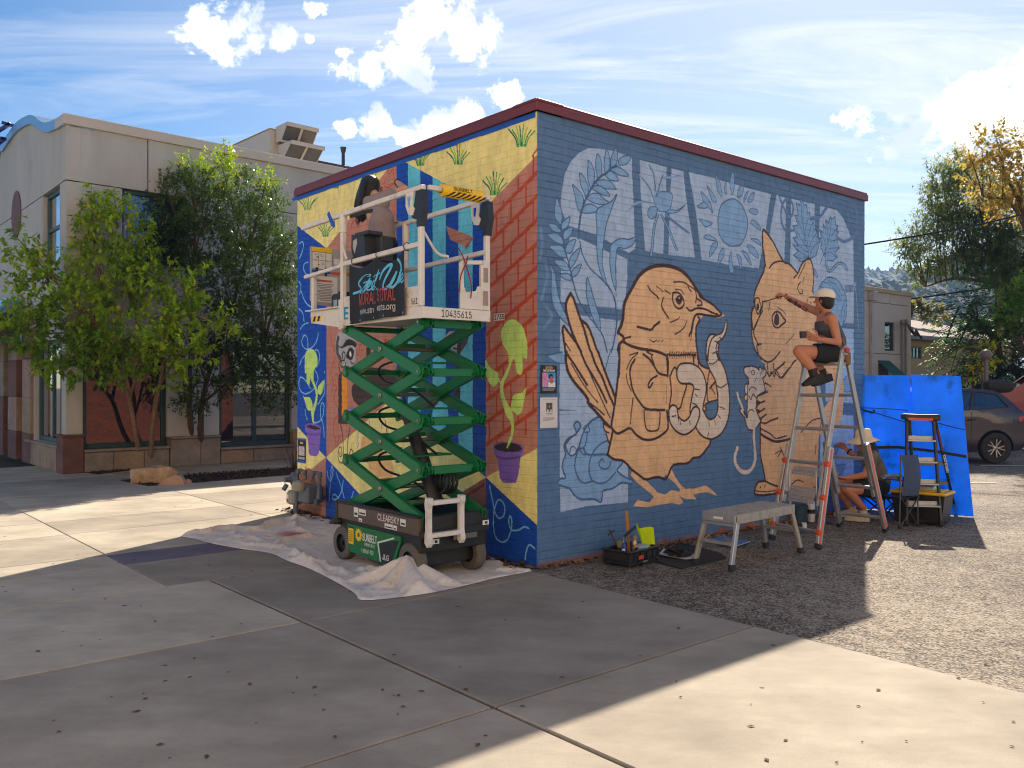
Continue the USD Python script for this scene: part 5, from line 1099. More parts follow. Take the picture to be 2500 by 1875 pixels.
for k in range(5):
    p0 = G1.P(G1.uz(2205, 790)[0], G1.uz(2205, 789)[1], .1); p3 = at(2250, 822 + k * 1.5, 24.5); mid = [at(2215 + 3 * k, 792 + 3 * k, 24.4), at(2226 + 2 * k, 812 + 2 * k, 24.4), at(2236, 818 - 3 * k, 24.4)]; mb.tube(spline([p0, *mid, p3], 5), .022, 6)
tag(obj('service_cables', mb, mat('cable_black', (.015, .015, .018), .5), None), 'bundle of looped black service cables leaving the grey building', 'cable')
# overhead lines
def wire(pts, D, r, label, D2=None):
    D2 = D2 or D; P = [at(x, y, D + (D2 - D) * i / (len(pts) - 1)) for i, (x, y) in enumerate(pts)]; mb = MB(); mb.tube(spline(P, 6), r, 5); return tag(obj('overhead_wire', mb, LOOKS['cable_black'], None), label, 'wire')
wire([(2080, 602), (2112, 597), (2230, 578), (2380, 551), (2520, 518)], 21, .02, 'topmost twisted overhead wire crossing the big tree', 19)
wire([(2190, 735), (2226, 730), (2300, 720), (2370, 709), (2520, 690)], 30, .03, 'overhead wire leaving the top of the grey building', 27)
wire([(2190, 770), (2226, 765), (2300, 758), (2420, 742)], 31, .015, 'thin overhead wire passing in front of the brick chimney', 29)
# tan house behind
hs = thing('tan_house', 'tan brick house with low shingle roof and brick chimney', 'house'); D = 33.0
A = at(2190, 938, D); B_ = at(2330, 938, D + 3.0); Hf = Frame(A[:2], (B_ - A)[:2]); ze = Hf.uz(2225, 828)[1]; LH = 16.0
wt = (Hf.uz(2222, 860)[0], Hf.uz(2222, 876)[1], Hf.uz(2250, 860)[0], Hf.uz(2222, 845)[1])
mb = MB(); Hf.prism(mb, sbox(-2, 0, LH, ze).difference(sbox(*wt)), -.2, 0); obj('wall', mb, mat('tan_brick', lin(152, 126, 88), .9, var=.12, scale=2, bump=.2, aniso=(1, 1, 14)), hs, False)
mb = MB(); Hf.box(mb, -2, LH, 0, ze, -7, -.3, 0); obj('inner_wall', mb, dark_mat, hs, False)
w_ = window(hs, Hf, wt, (3, 1), .06, rec=.05)
mb = MB(); zr2 = Hf.uz(2225, 772)[1]; mb.hullpts([Hf.P(u, z, d) for u, z, d in ((-2.6, ze - .06, .6), (LH + .6, ze - .06, .6), (-2.6, ze + .1, .6), (LH + .6, ze + .1, .6), (-2, zr2 + .6, -5), (LH - 4.5, zr2 + .6, -5), (-2.6, ze, -10), (LH + .6, ze, -10))]); roof_ = obj('roof', mb, mat('shingle', lin(128, 112, 104), .9, var=.15, scale=14, bump=.4, bscale=25), hs, False)
mb = MB(); c = Hf.P(Hf.uz(2269, 770)[0], 0, -4.4); zc1 = EYE + (938 - 750) * c[1] / 2116.9; mb.bar(c + (0, 0, ze), c + (0, 0, zc1 - .12), .42, .42, (0, 1, 0)); mb.bar(c + (0, 0, zc1 - .119), c + (0, 0, zc1), .52, .52, (0, 1, 0)); obj('chimney', mb, mat('chimney_brick', lin(160, 104, 84), .9, var=.2, scale=10), roof_, False)
mb = MB(); Hf.box(mb, -2.6, LH + .6, ze - .08, ze + .06, .6, .74, .01); obj('gutter', mb, mat('gutter_dark', lin(74, 64, 58), .5), hs, False)
# finial fence posts by the street
for i, (px, py, s) in enumerate(((2351, 907, .9), (2375, 915, .95), (2392, 912, 1.0), (2407, 860, 1.35))):
    D = 22.0 / s * 1.1 if i < 3 else 19.0; t = at(px, py, D); mb = MB(); r_ = .045 if i < 3 else .06
    mb.lathe([(0, 0), (r_ * .75, 0), (r_ * .75, t[2] - .16), (r_ * 1.1, t[2] - .15), (r_ * .7, t[2] - .13)] + [(.095 * s * math.sin(a), t[2] - .06 - .085 * s * math.cos(a)) for a in np.linspace(.5, math.pi, 9)], (t[0], t[1], 0), 14)
    tag(obj('ball_top_post', mb, mat('post_bronze', lin(104, 92, 88), .5), None), ('grey post with a small ball finial right of the blue boards, leftmost of the three', 'middle one of the three grey ball topped posts beyond the boards', 'rightmost of the three low grey ball topped posts behind the car roof', 'tall post with a big ball finial in front of the yellow shrub')[i], 'post')
# utility pole trunk
p = at(2440, 900, 30); mb = MB(); mb.tube([(p[0], p[1], 0), (p[0], p[1], EYE + (938 - 560) * 30 / 2116.9)], [.14, .115], 12)
tag(obj('utility_pole', mb, mat('pole_wood', lin(150, 112, 88), .9, var=.2, scale=3, aniso=(8, 8, .4)), None), 'brown wooden utility pole rising among the trees', 'utility pole')
# ------------------------------------------------ wooded hills
def hill(D, prof, seed, col, bh):
    xs = np.arange(prof[0][0], prof[-1][0], 2.2); ys = np.interp(xs, *zip(*prof)); nrow = 60; V = []
    for j in range(nrow):
        t = j / (nrow - 1); Dj = D * (1 - .5 * (1 - t)); z = (EYE + (938 - ys) * D / 2116.9) * t ** 1.3; P = np.stack([(xs - 1250) / 2116.9 * D, np.full_like(xs, Dj), z], 1); n = meshkit.noise(P * (1 / (bh * .5)), seed); P[:, 2] += bh * (n ** 2 * 1.3 + .8 * meshkit.noise(P * (1 / (bh * 6)), seed + 1)) * min(1, t * 4); P[:, 0] += bh * .4 * meshkit.noise(P / bh * 2, seed + 3); V.append(P)
    n = len(xs); ii = np.arange(nrow * n).reshape(nrow, n); q = np.stack([ii[:-1, :-1], ii[:-1, 1:], ii[1:, 1:], ii[1:, :-1]], -1).reshape(-1, 4)
    return obj('hill', MB().raw(np.vstack(V), q), col, None, False, kind='structure')
fo_ = mat('forest', (.016, .030, .018), .95, var=.7, scale=.12)
hill(900.0, [(1900, 676), (2112, 662), (2155, 668), (2196, 662), (2260, 668), (2400, 646), (2600, 606), (3000, 560)], 1, fo_, 4.5)
hill(430.0, [(1950, 740), (2112, 702), (2180, 694), (2230, 678), (2283, 650), (2350, 620), (2500, 570), (3000, 500)], 5, fo_, 3.2)

# street fronts on the other side, behind the viewer: they face the sun and show in the shop windows
for i, (x0, x1, y, h, c, t) in enumerate(((-34, -13, -10, 14, (232, 214, 184), 'cream'), (-12.6, 4, -10.8, 15, (226, 196, 160), 'tan'), (4.4, 26, -9.8, 14, (234, 218, 190), 'pale'))):
    o = thing('street_front', '%s sunlit shop building across the street behind the viewer' % t, 'building'); mb = MB(); mb.box((x0, y - 8, 0), (x1, y, h), .02); obj('wall', mb, mat('front_%s' % t, lin(*c), .85), o, False)
    for k in range(int((x1 - x0) / 3.2)):
        for z in (1.0, 5.0): mb = MB(); mb.box((x0 + .7 + k * 3.2, y + .001, z), (x0 + 2.5 + k * 3.2, y + .05, z + 2.2), .01); obj('window', mb, door_m, o, False)
# ------------------------------------------------ scissor lift. Local frame: x along the lift (away from its step), y out from the wall, z up
LO = np.array([-.957, 7.944, 0.0]); LANG = math.atan2(LDIR[1], LDIR[0])
LSIDE = lambda c: Frame(LO[:2] - RDIR * c, LDIR)
LFRONT = lambda a: Frame(LO[:2] + LDIR * a, RDIR)
def Lw(a, c, z): p = LO[:2] + LDIR * a - RDIR * c; return np.array([p[0], p[1], z])
lift = thing('scissor_lift', 'white and green electric scissor lift standing against the yellow mural wall', 'scissor lift', LO, LANG)
green = mat('lift_green', lin(6, 112, 58), .38, var=.10, scale=3, dirt=(lin(58, 74, 50), .6, 6), bump=.08, bscale=40); whitep = mat('lift_white', lin(222, 214, 206), .42, var=.05, dirt=(lin(120, 100, 84), .55, 9), bump=.08, bscale=50); blk = mat('lift_black', (.018, .017, .017), .5, var=.3); brn = mat('chassis_brown', lin(92, 74, 62), .5, var=.1)
tyre = mat('grey_tyre', lin(98, 92, 86), .85, var=.15, scale=10, bump=.2); hub = mat('hub_black', (.012, .012, .012), .45); steel = mat('pin_steel', lin(150, 140, 132), .35, .8); wht = mat('decal_white', lin(225, 222, 218), .5, var=.03); yel = mat('decal_yellow', lin(244, 196, 10), .5, var=.04); lgrey = mat('panel_grey', lin(176, 172, 172), .5, var=.05); org = mat('decal_orange', lin(206, 96, 66), .5); ink = mat('decal_ink', (.02, .02, .022), .55); brass = mat('hinge_plate', lin(176, 142, 126), .45, .4); cyan = mat('decal_cyan', lin(30, 140, 190), .5)
def T3(mb, txt, h, o, x, y, maxw=None, bold=False, off=.0):   # lettering in any plane
    v, f = text_shape(txt, h, bold, maxw); x, y = np.array(x, float), np.array(y, float); n = np.cross(x, y); mb.raw(np.array(o) + v[:, :1] * x + v[:, 1:2] * y + v[:, 2:] * n + n * off, f); return mb
X_, Z_ = np.array([-1.0, 0, 0]), np.array([0, 0, 1.0])
def decal(mb, x0, x1, z0, z1, y, th=.0015): mb.box((x0, y, z0), (x1, y + th, z1), 0); return mb
# chassis
mb = MB(); mb.box((-.70, -.345, .24), (.62, .345, .40), .01); mb.box((-.72, -.375, .392), (.645, -.33, .552), .008); mb.box((-.72, -.33, .40), (-.66, .335, .545), .01); mb.box((.60, -.33, .40), (.64, .335, .545), .01); mb.box((-.745, -.36, .37), (-.70, .36, .43), .006); mb.box((-.66, -.3, .40), (.60, .3, .43), 0); mb.box((-.60, -.33, .10), (-.36, .33, .30), .01); mb.box((.3, -.33, .12), (.55, .33, .30), .01)
chs = obj('chassis', mb, blk, lift, False)
mb = MB(); mb.box((-.72, .336, .392), (.605, .379, .536), .006); obj('side_beam', mb, brn, lift, False)
mb = MB(); mb.box((-.725, .330, .5365), (.65, .385, .556), .006); mb.box((.606, .30, .36), (.66, .385, .536), .008); mb.lathe([(0, 0), (.045, 0), (.055, .02), (.055, .05), (0, .06)], (.64, .36, .33), 12); obj('beam_cap', mb, blk, lift, False)
mb = MB(); v = [(x, y, z) for x, z in ((.455, .355), (.455, .125), (.40, .10), (-.28, .075), (-.34, .10), (-.44, .30), (-.44, .352)) for y in (.27, .362)]; mb.hullpts(v); tray = obj('battery_tray', mb, green, lift, False)
mb = MB(); mb.hullpts([(x, y, z) for x, z in ((-.10, .245), (-.14, .085), (-.285, .09), (-.41, .31), (-.32, .30)) for y in (.362, .3632)]); obj('black_panel', mb, blk, tray, False)
mb = MB(); mb.bar((-.075, .3628, .255), (-.12, .3628, .09), .002, .018, up=(1, 0, 0), bev=0); mb.bar((-.075, .3628, .25), (-.34, .3628, .325), .002, .014, bev=0); obj('white_stripe', mb, wht, tray, False)
mb = MB(); T3(mb, 'JLG', .048, (-.155, .3636, .115), X_, Z_, .10, True); T3(mb, 'SUNBELT', .066, (.185, .3626, .235), X_, Z_, .245, True); T3(mb, 'RENTALS', .028, (.145, .3626, .192), X_, Z_, .17); T3(mb, '1-800 667-9328', .038, (.20, .3626, .125), X_, Z_, .20); obj('lettering', mb, wht, tray, False)
mb = MB(); c0 = np.array([.255, 0, .275]); g = []
for k in range(24): r_ = .066 if k % 2 == 0 else .046; g.append((r_ * math.cos(k * math.pi / 12 + (.10 if k % 2 == 0 else 0)), r_ * math.sin(k * math.pi / 12 + (.10 if k % 2 == 0 else 0))))
sunp = Polygon(g).difference(shapely.Point(0, 0).buffer(.022)); mb.prism(sunp, 0, .0012, lambda v: np.c_[c0[0] - v[:, 0], .3622 + v[:, 2], c0[2] + v[:, 1]]); decal(mb, .345, .435, .175, .318, .3622); obj('yellow_decal', mb, yel, tray, False)
mb = MB(); decal(mb, .34, .44, .320, .336, .3623); [decal(mb, .36, .42, .2 + .018 * k, .206 + .018 * k, .3640, .0006) for k in range(6)]; obj('black_decal', mb, ink, tray, False)
mb = MB(); T3(mb, 'CLEARSKY', .058, (-.10, .3795, .455), X_, Z_, .345); obj('lettering', mb, wht, lift, False)
for x0, x1, z0, z1 in ((.235, .308, .44, .525), (.10, .222, .465, .52), (.165, .222, .405, .435), (-.545, -.46, .45, .51), (-.344, -.215, .40, .442), (-.41, -.352, .40, .44)):
    mb = MB(); dr = MB(); decal(mb, x0, x1, z0, z1, .3795); decal(dr, x0 + .012, x1 - .012, z0 + (z1 - z0) * .2, z0 + (z1 - z0) * .45, .3811, .0006); w0 = obj('warning_label', mb, wht, lift, False); obj('warning_print', dr, ink, w0, False)
for y0, z0 in ((.215, .335), (-.32, .44)): mb = MB(); dr = MB(); mb.box((-.7465, y0 - .035, z0 - .02), (-.745, y0 + .035, z0 + .02), 0); dr.box((-.7475, y0 - .018, z0 - .012), (-.7466, y0 + .01, z0 + .01), 0); w0 = obj('warning_label', mb, wht, lift, False); obj('warning_print', dr, ink, w0, False)
mb = MB(); mb.box((-.7465, -.22, .325), (-.745, .03, .37), 0); obj('serial_plate', mb, mat('plate', lin(120, 116, 112), .4, .5), lift, False)
# wheels
def wheel(x, y, s):
    mb = MB(); mb.lathe([(.085, -.05), (.14, -.052), (.152, -.042), (.156, -.02), (.156, .02), (.152, .042), (.14, .052), (.085, .05)], (x, y, .157), 36, (0, 1, 0)); w = obj('wheel', mb, tyre, lift, 40)
    mb = MB(); mb.lathe([(0, .030), (.05, .030), (.06, .022), (.10, .020), (.104, .045), (.108, .046)] if s > 0 else [(.108, -.046), (.104, -.045), (.10, -.02), (.05, -.03), (0, -.03)], (x, y, .157), 24, (0, 1, 0)); mb.lathe([(0, s * .034), (.022, s * .034), (.022, s * .045), (0, s * .045)], (x, y, .157), 10, (0, 1, 0)); obj('rim', mb, hub, w, 40)
for x, y, s in ((.575, .315, 1), (-.555, .315, 1), (.575, -.315, -1), (-.555, -.315, -1)): wheel(x, y, s)
# white entry step on the front
st = MB()
for y in (-.03, .305):
    t = y if y < 0 else y
    st.prism(Polygon([(-.745, .335), (-.78, .30), (-.80, .33), (-.80, .36), (-.785, .42), (-.785, .62), (-.80, .66), (-.80, .705), (-.755, .71), (-.745, .66), (-.755, .60), (-.755, .43), (-.745, .40)]), 0, .05, lambda v, y=y: np.c_[v[:, 0], y + v[:, 2] - .025, v[:, 1]])
for z in (.665, .395): st.box((-.80, -.004, z - .02), (-.75, .279, z + .02), .006)
obj('entry_step', st, whitep, lift, False)
# scissor arms
def arm(p, q, y, w=.042, h=.098):
    mb = MB(); p, q = np.array([p[0], y, p[1]]), np.array([q[0], y, q[1]]); d = (q - p) / np.linalg.norm(q - p); u = np.cross(d, (0, 1, 0)); t = .006
    mb.bar(p - d * .05, q + d * .05, w, t, up=u, bev=0)
    mb = MB()
    for s in (-1, 1): mb.bar(p - d * .055 + u * s * (h - t) / 2, q + d * .055 + u * s * (h - t) / 2, w, t, up=u, bev=.002); mb.bar(p - d * .055 + np.array([0, s * (w - t) / 2, 0]), q + d * .055 + np.array([0, s * (w - t) / 2, 0]), t, h - 2 * t - .0005, up=u, bev=0)
    for k in (p, q): mb.cyl(k - (0, w / 2 + .01, 0), k + (0, w / 2 + .012, 0), .040, n=14)
    return obj('scissor_arm', mb, green, lift, False)
CA, HA = -.07, .605; CZ = [.725, 1.140, 1.553, 1.962]; HZ = .205
for zc in CZ:
    for sgn in (1, -1):
        arm((CA + HA, zc + HZ), (CA - HA, zc - HZ), sgn * .315); arm((CA - HA, zc + HZ), (CA + HA, zc - HZ), sgn * .262)
    mb = MB(); mb.cyl((CA, -.345, zc), (CA, .342, zc), .018, n=12); mb.lathe([(0, 0), (.028, 0), (.028, .006), (.018, .012), (0, .012)], (CA, .337, zc), 12, (0, 1, 0)); obj('centre_pin', mb, steel, lift)
for z in [CZ[0] - HZ] + [(CZ[i] + CZ[i + 1]) / 2 for i in range(3)] + [CZ[3] + HZ]:
    for s in (-1, 1):
        mb = MB(); mb.cyl((CA + s * HA, -.335, z), (CA + s * HA, .335, z), .026, n=14)
        if s < 0: mb.box((CA - HA - .03, -.20, z - .045), (CA - HA + .015, .20, z + .025), .006)
        obj('cross_tube', mb, green, lift, 30)
    mb = MB()
    for s in (-1, 1): mb.lathe([(0, 0), (.014, 0), (.014, .01), (0, .01)], (CA + s * HA, .342, z), 8, (0, 1, 0))
    obj('end_pin', mb, steel, lift, False)
mb = MB()
for zc in CZ: mb.box((CA - .30, -.235, zc - .13), (CA - .10, .235, zc - .115), .003); mb.box((CA + .12, -.235, zc + .02), (CA + .22, .235, zc + .06), .003)
obj('brace_plate', mb, green, lift, False)
mb = MB(); mb.cyl((-.52, .06, .62), (-.10, .06, 1.36), .055, n=18); mb.cyl((-.50, -.02, .60), (-.2, -.02, 1.1), .03, n=12); obj('lift_cylinder', mb, blk, lift, 40)
mb = MB(); mb.cyl((-.10, .06, 1.36), (.02, .06, 1.57), .028, n=14); obj('cylinder_rod', mb, mat('chrome', (.7, .7, .72), .12, 1.0), lift, 40)
mb = MB(); a = np.linspace(0, 8 * np.pi, 90); mb.tube(np.c_[-.52 + .10 * np.cos(a), -.12 + a * .006, .80 + .10 * np.sin(a)], .014, 6)
for k in range(3): z = CZ[k]; mb.tube(spline([(-.5, .0 + .03 * k, z - .1), (-.1, .02, z + .05), (.3, .05, z + .12), (.4, .05, z + .25), (.1, .0, z + .33)], 6), .011, 6)
obj('hose', mb, blk, lift)
# platform: deck, toe boards, rails
DZ = 2.19
mb = MB(); mb.box((-.79, -.30, DZ + .02), (.56, .372, DZ + .045), .003); mb.box((.50, -.28, DZ + .062), (1.2, .35, DZ + .08), .003); obj('deck', mb, lgrey, lift, False)
mb = MB(); mb.box((-.80, .373, DZ), (.545, .389, DZ + .10), .004); mb.box((-.80, -.318, DZ), (.545, -.302, DZ + .10), .004); mb.box((-.815, -.318, DZ), (-.801, .389, DZ + .095), .004); mb.box((-.78, .376, DZ + .101), (.50, .386, DZ + .27), .003)
mb.hullpts([(x, y, z) for x, z in ((.56, DZ + .005), (.66, DZ + .0), (1.14, DZ + .06), (1.19, DZ + .12), (1.19, DZ + .175), (.56, DZ + .175)) for y in (.345, .357)]); mb.box((.50, .33, DZ + .178), (1.23, .40, DZ + .19), .003); mb.box((.51, .358, DZ - .03), (.57, .395, DZ + .25), .004); obj('toe_board', mb, whitep, lift, False)
mb = MB(); T3(mb, '10435615', .058, (-.8162, .205, DZ + .018), (0, -1, 0), Z_, .315); T3(mb, '5615', .05, (-.64, .3872, DZ + .12), X_, Z_, .12); T3(mb, 'JLG', .055, (-.792, -.05, DZ + .145), (0, -1, 0), Z_, .10, True); obj('lettering', mb, ink, lift, False)
mb = MB(); T3(mb, 'E', .11, (.47, .3895, DZ + .06), X_, Z_, .09, True); obj('lettering', mb, cyan, lift, False)
mb = MB(); mb.box((.97, .3575, DZ + .075), (1.18, .359, DZ + .125), 0); obj('hazard_tape', mb, yel, lift, False)
mb = MB()
for k in range(2): mb.hullpts([(1.14 - .09 * k + o, y, z) for o, z in ((0, DZ + .075), (-.04, DZ + .075), (-.065, DZ + .125), (-.025, DZ + .125)) for y in (.3592, .3602)])
obj('hazard_stripe', mb, ink, lift, False)
def rail(p, q, w=.042, mat_=whitep, name='guard_rail'): mb = MB(); mb.bar(p, q, w, w, bev=.006); return obj(name, mb, mat_, lift, False)
TZ = 3.262
rail((-.81, .378, TZ), (1.32, .378, TZ - .05)); rail((-.5, -.312, TZ - .008), (1.05, -.312, TZ - .045)); rail((-.815, .34, TZ), (-.815, -.307, TZ), .04); rail((-.76, .378, 2.80), (.545, .378, 2.765)); rail((.555, .368, 2.757), (1.29, .368, 2.72), .032); rail((-.77, -.312, 2.80), (.55, -.312, 2.765)); rail((-.79, -.312, TZ - .002), (-.5, -.312, TZ - .008))
for x, y, z0, z1 in ((-.77, .378, DZ + .101, TZ - .12), (.505, .378, DZ - .02, TZ - .03), (-.77, -.312, DZ + .0, TZ - .12), (.505, -.312, DZ + .0, TZ - .04), (1.17, .33, DZ + .09, TZ - .55), (1.17, -.28, DZ + .09, TZ - .55)): rail((x, y, z0), (x, y, z1), .046, whitep, 'post')
each('sleeve', [MB().cyl((.505, .378, TZ - .2), (.505, .378, TZ - .03), .036, n=14), MB().cyl((.505, -.312, TZ - .4), (.505, -.312, TZ - .04), .034, n=14)], whitep, lift)
each('cable', [MB().tube(spline([(-.77, .35, 2.9), (-.74, .2, 2.75), (-.77, .1, 2.72)], 5), .012, 6), MB().tube(spline([(.50, .39, 2.98), (.46, .40, 2.90), (.41, .395, 2.80)], 5), .012, 6)], whitep, lift)
# black folding brackets with white plates at the front corners
for y in (.378, -.312):
    mb = MB(); mb.prism(Polygon([(-.72, 3.17), (-.735, 3.235), (-.815, 3.235), (-.83, 3.08), (-.815, 3.02), (-.80, 2.94), (-.745, 2.94), (-.745, 3.0), (-.68, 3.02), (-.665, 3.06), (-.70, 3.10)]), -.03, .03, lambda v, y=y: np.c_[v[:, 0], y + v[:, 2], v[:, 1]]); obj('corner_bracket', mb, mat('bracket_black', lin(40, 42, 50), .5), lift, False)
    mb = MB(); mb.prism(Polygon([(-.60, 3.23), (-.60, 3.13), (-.64, 3.05), (-.70, 3.04), (-.73, 3.09), (-.70, 3.12), (-.72, 3.235)]).difference(Polygon([(-.625, 3.20), (-.625, 3.14), (-.66, 3.10), (-.675, 3.20)])), .031, .041, lambda v, y=y: np.c_[v[:, 0], y + v[:, 2], v[:, 1]]); obj('latch_plate', mb, whitep, lift, False)
# yellow and black sleeve on the front bar
mb = MB(); mb.lathe([(.026, 0), (.050, .002), (.052, .01), (.052, .405), (.05, .415), (.026, .417)], (-.822, .215, TZ - .006), 20, (0, -1, 0)); slv = obj('foam_sleeve', mb, yel, lift, 40)
mb = MB()
for k in range(7):
    y0 = .19 - .055 * k
    for t in range(3):
        a0, a1 = -1.15 + t * .33, -1.15 + (t + 1) * .33; P = lambda y, a: (-.822 - .0535 * math.cos(a), y, TZ - .006 + .0535 * math.sin(a)); s0, s1 = t * .022, (t + 1) * .022
        mb.raw([P(y0 - s0, a0), P(y0 - .026 - s0, a0), P(y0 - .026 - s1, a1), P(y0 - s1, a1)], [(0, 1, 2, 3)])
obj('black_stripe', mb, ink, slv, False)
mb = MB(); v, f = text_shape('SUNBELT', .034, True, .20); ang = v[:, 1] / .0535 + .05; mb.raw(np.c_[-.822 - .0545 * np.cos(ang), .12 - v[:, 0], TZ - .006 + .0545 * np.sin(ang)], f); v, f = text_shape('RENTALS', .015, False, .12); ang = v[:, 1] / .0535 - .33; mb.raw(np.c_[-.822 - .0545 * np.cos(ang), .08 - v[:, 0], TZ - .006 + .0545 * np.sin(ang)], f); obj('lettering', mb, ink, slv, False)
# gate, far panels, hinges
mb = MB(); 
for y in (-.02, -.24): mb.bar((-.79, y, DZ + .25), (-.79, y, 2.68), .035, .03)
mb.bar((-.79, -.02, 2.68), (-.79, -.24, 2.70), .03, .035); mb.prism(Polygon([(.0, DZ + .10), (-.25, DZ + .10), (-.25, DZ + .30), (-.19, DZ + .30), (-.17, DZ + .26), (-.06, DZ + .24), (-.05, DZ + .28), (.0, DZ + .28)]), -.80, -.79, lambda v: np.c_[v[:, 2] + .0005, v[:, 0], v[:, 1]]); mb.box((-.80, -.312, DZ + .1), (-.785, -.25, 2.72), .003); obj('entry_gate', mb, whitep, lift, False)
each('hinge', [MB().box((-.806, -.30, z), (-.801, -.245, z + .125), .002) for z in (2.33, 2.53)], brass, lift, smooth=False)
# rear panel with instruction boards
mb = MB(); mb.prism(Polygon([(.36, 3.02), (.36, 2.48), (.31, 2.44), (.1, 2.44), (.06, 2.46), (-.30, 2.46), (-.30, 3.02)]), 1.19, 1.20, lambda v: np.c_[v[:, 2], v[:, 0], v[:, 1]]); rp = obj('rear_panel', mb, lgrey, lift, False)
each('notice', [MB().box((1.187, a, c), (1.189, b, d), 0) for a, b, c, d in ((.12, .345, 2.80, 2.97), (.06, .345, 2.47, 2.73), (-.06, .10, 2.86, 2.92))], wht, rp, smooth=False)
mb = MB(); mb.box((1.185, .12, 2.972), (1.1865, .345, 3.015), 0); obj('yellow_header', mb, yel, rp, False)
mb = MB(); mb.box((1.185, .12, 2.675), (1.1865, .345, 2.695), 0); mb.box((1.185, -.25, 2.755), (1.1865, .13, 2.785), 0); obj('orange_band', mb, org, rp, False)
mb = MB(); r = random.Random(2)
for k in range(11): z = 2.49 + .016 * k; mb.box((1.184, .10 + r.uniform(0, .04), z), (1.1855, .30 - r.uniform(0, .05), z + .005), 0)
for y in (.12, .195, .27, .342): mb.box((1.184, y, 2.80), (1.1855, y + .003, 2.97), 0)
for z in (2.80, 2.885, 2.968): mb.box((1.184, .121, z), (1.1854, .342, z + .003), 0)
for k in range(14): y, z = r.uniform(.14, .31), r.uniform(2.82, 2.95); mb.box((1.183, y, z), (1.1848, y + r.uniform(.01, .03), z + .005), 0)
obj('print', mb, mat('print_grey', lin(90, 88, 90), .6), rp, False, kind='stuff')
each('strap', [MB().box((1.178, y, 2.735), (1.182, y + .028, 2.815), .002) for y in (.28, .18)], ink, rp, smooth=False)
mb = MB(); mb.box((1.1862, .29, 2.765), (1.1875, .345, 2.79), 0); obj('blue_tape', mb, LOOKS['blue_tape'], lift, False); mb = MB(); mb.box((1.1862, .14, 2.76), (1.1875, .24, 2.78), 0); obj('blue_tape', mb, LOOKS['blue_tape'], lift, False); mb = MB(); mb.bar((.75, .402, 3.28), (.66, .403, 3.15), .004, .045, up=(1, 0, .6), bev=0); mb.bar((.66, .404, 3.15), (.62, .404, 3.16), .004, .06, up=(0, 0, 1), bev=0); obj('blue_tape', mb, LOOKS['blue_tape'], lift, False)
# control box on the side rail
mb = MB(); mb.hullpts([(x, y, z) for x, z in ((.40, 3.03), (.18, 3.00), (.16, 2.80), (.24, 2.72), (.34, 2.74), (.41, 2.90)) for y in (.26, .35)]); mb.box((.05, .12, 2.76), (.15, .25, 2.99), .01); mb.box((.10, .2, 3.0), (.33, .36, 3.035), .005); cb = obj('control_box', mb, mat('control_grey', lin(44, 46, 54), .5), lift, False)
mb = MB(); mb.hullpts([(x, y, z) for x, z in ((.375, 2.97), (.31, 2.985), (.30, 2.94), (.345, 2.85), (.375, 2.90)) for y in (.3505, .352)]); obj('control_label', mb, lgrey, cb, False)
mb = MB(); mb.box((.04, .34, TZ - .075), (.42, .365, TZ - .045), .006); obj('rail_foam', mb, blk, lift, False)
# things carried on the deck
case = thing('tool_case', 'black plastic tool case with a grey label standing on the lift platform', 'case', Lw(.80, .20, DZ + .081), LANG)
mb = MB(); mb.box((-.09, -.10, 0), (.09, .10, .25), .02); mb.box((-.02, -.06, .251), (.02, .06, .275), .008); obj('shell', mb, mat('case_black', (.012, .012, .013), .5), case, False); mb = MB(); mb.box((-.04, .1005, .11), (.03, .102, .19), 0); mb.box((-.0915, -.06, .12), (-.0905, .03, .2), 0); obj('label', mb, mat('pale_label', lin(150, 164, 178), .5), case, False)
mb = MB(); r = np.random.default_rng(1); g = np.linspace(-1, 1, 16); gx, gy = np.meshgrid(g, g, indexing='ij'); P = np.stack([gx * .28, gy * .25, .015 + .05 * meshkit.noise(np.stack([gx * 3, gy * 3, 0 * gx], -1)) * (1 - .3 * gx ** 2)], -1).reshape(-1, 3); ii = np.arange(256).reshape(16, 16); q = np.stack([ii[:-1, :-1], ii[1:, :-1], ii[1:, 1:], ii[:-1, 1:]], -1).reshape(-1, 4)
# red cord on the gate
mb = MB(); mb.tube(spline([Lw(-.80, .02, 2.80), Lw(-.815, -.03, 2.70), Lw(-.82, -.10, 2.50), Lw(-.815, -.10, 2.38)], 6), .006, 5); mb.tube(spline([Lw(-.80, -.08, 2.74), Lw(-.82, -.05, 2.68), Lw(-.82, .01, 2.56), Lw(-.81, .02, 2.42)], 6), .006, 5)
tag(obj('tie_rope', mb, mat('red_cord', lin(150, 26, 36), .6), None), 'thin red rope crossed over the gate of the lift platform', 'rope')
# ------------------------------------------------ festival banner hung on the mid rail
BS = LSIDE(.405)
def BAN(a, z, off=0.0):                       # a along the rail, folds of the cloth
    a, z = np.asarray(a, float), np.asarray(z, float); t = np.clip((2.76 - z) / .55, 0, 1.2); d = .010 * np.sin(a * 19 + 1.0) * (.4 + t) + .012 * np.exp(-((a + .13) / .02) ** 2) + .02 * np.sin(a * 6.5 + z * 4) * t * .6
    return np.stack([LO[0] + LDIR[0] * a - RDIR[0] * (.405 + d + off + .015), LO[1] + LDIR[1] * a - RDIR[1] * (.405 + d + off + .015), z], -1)
ban = thing('banner', 'black festival banner with light blue script tied to the side rail of the scissor lift', 'banner')
na, nz = 70, 36; A_, B__ = np.meshgrid(np.linspace(.315, -.585, na), np.linspace(0, 1, nz), indexing='ij'); top = 2.735 + (.315 - A_) * .04 - .055 * np.sin(np.clip((A_ + .13) / .445, 0, 1) * np.pi) - .075 * np.sin(np.clip((-.13 - A_) / .455, 0, 1) * np.pi) ** 1.2; bot = 2.195 + (.315 - A_) * .035
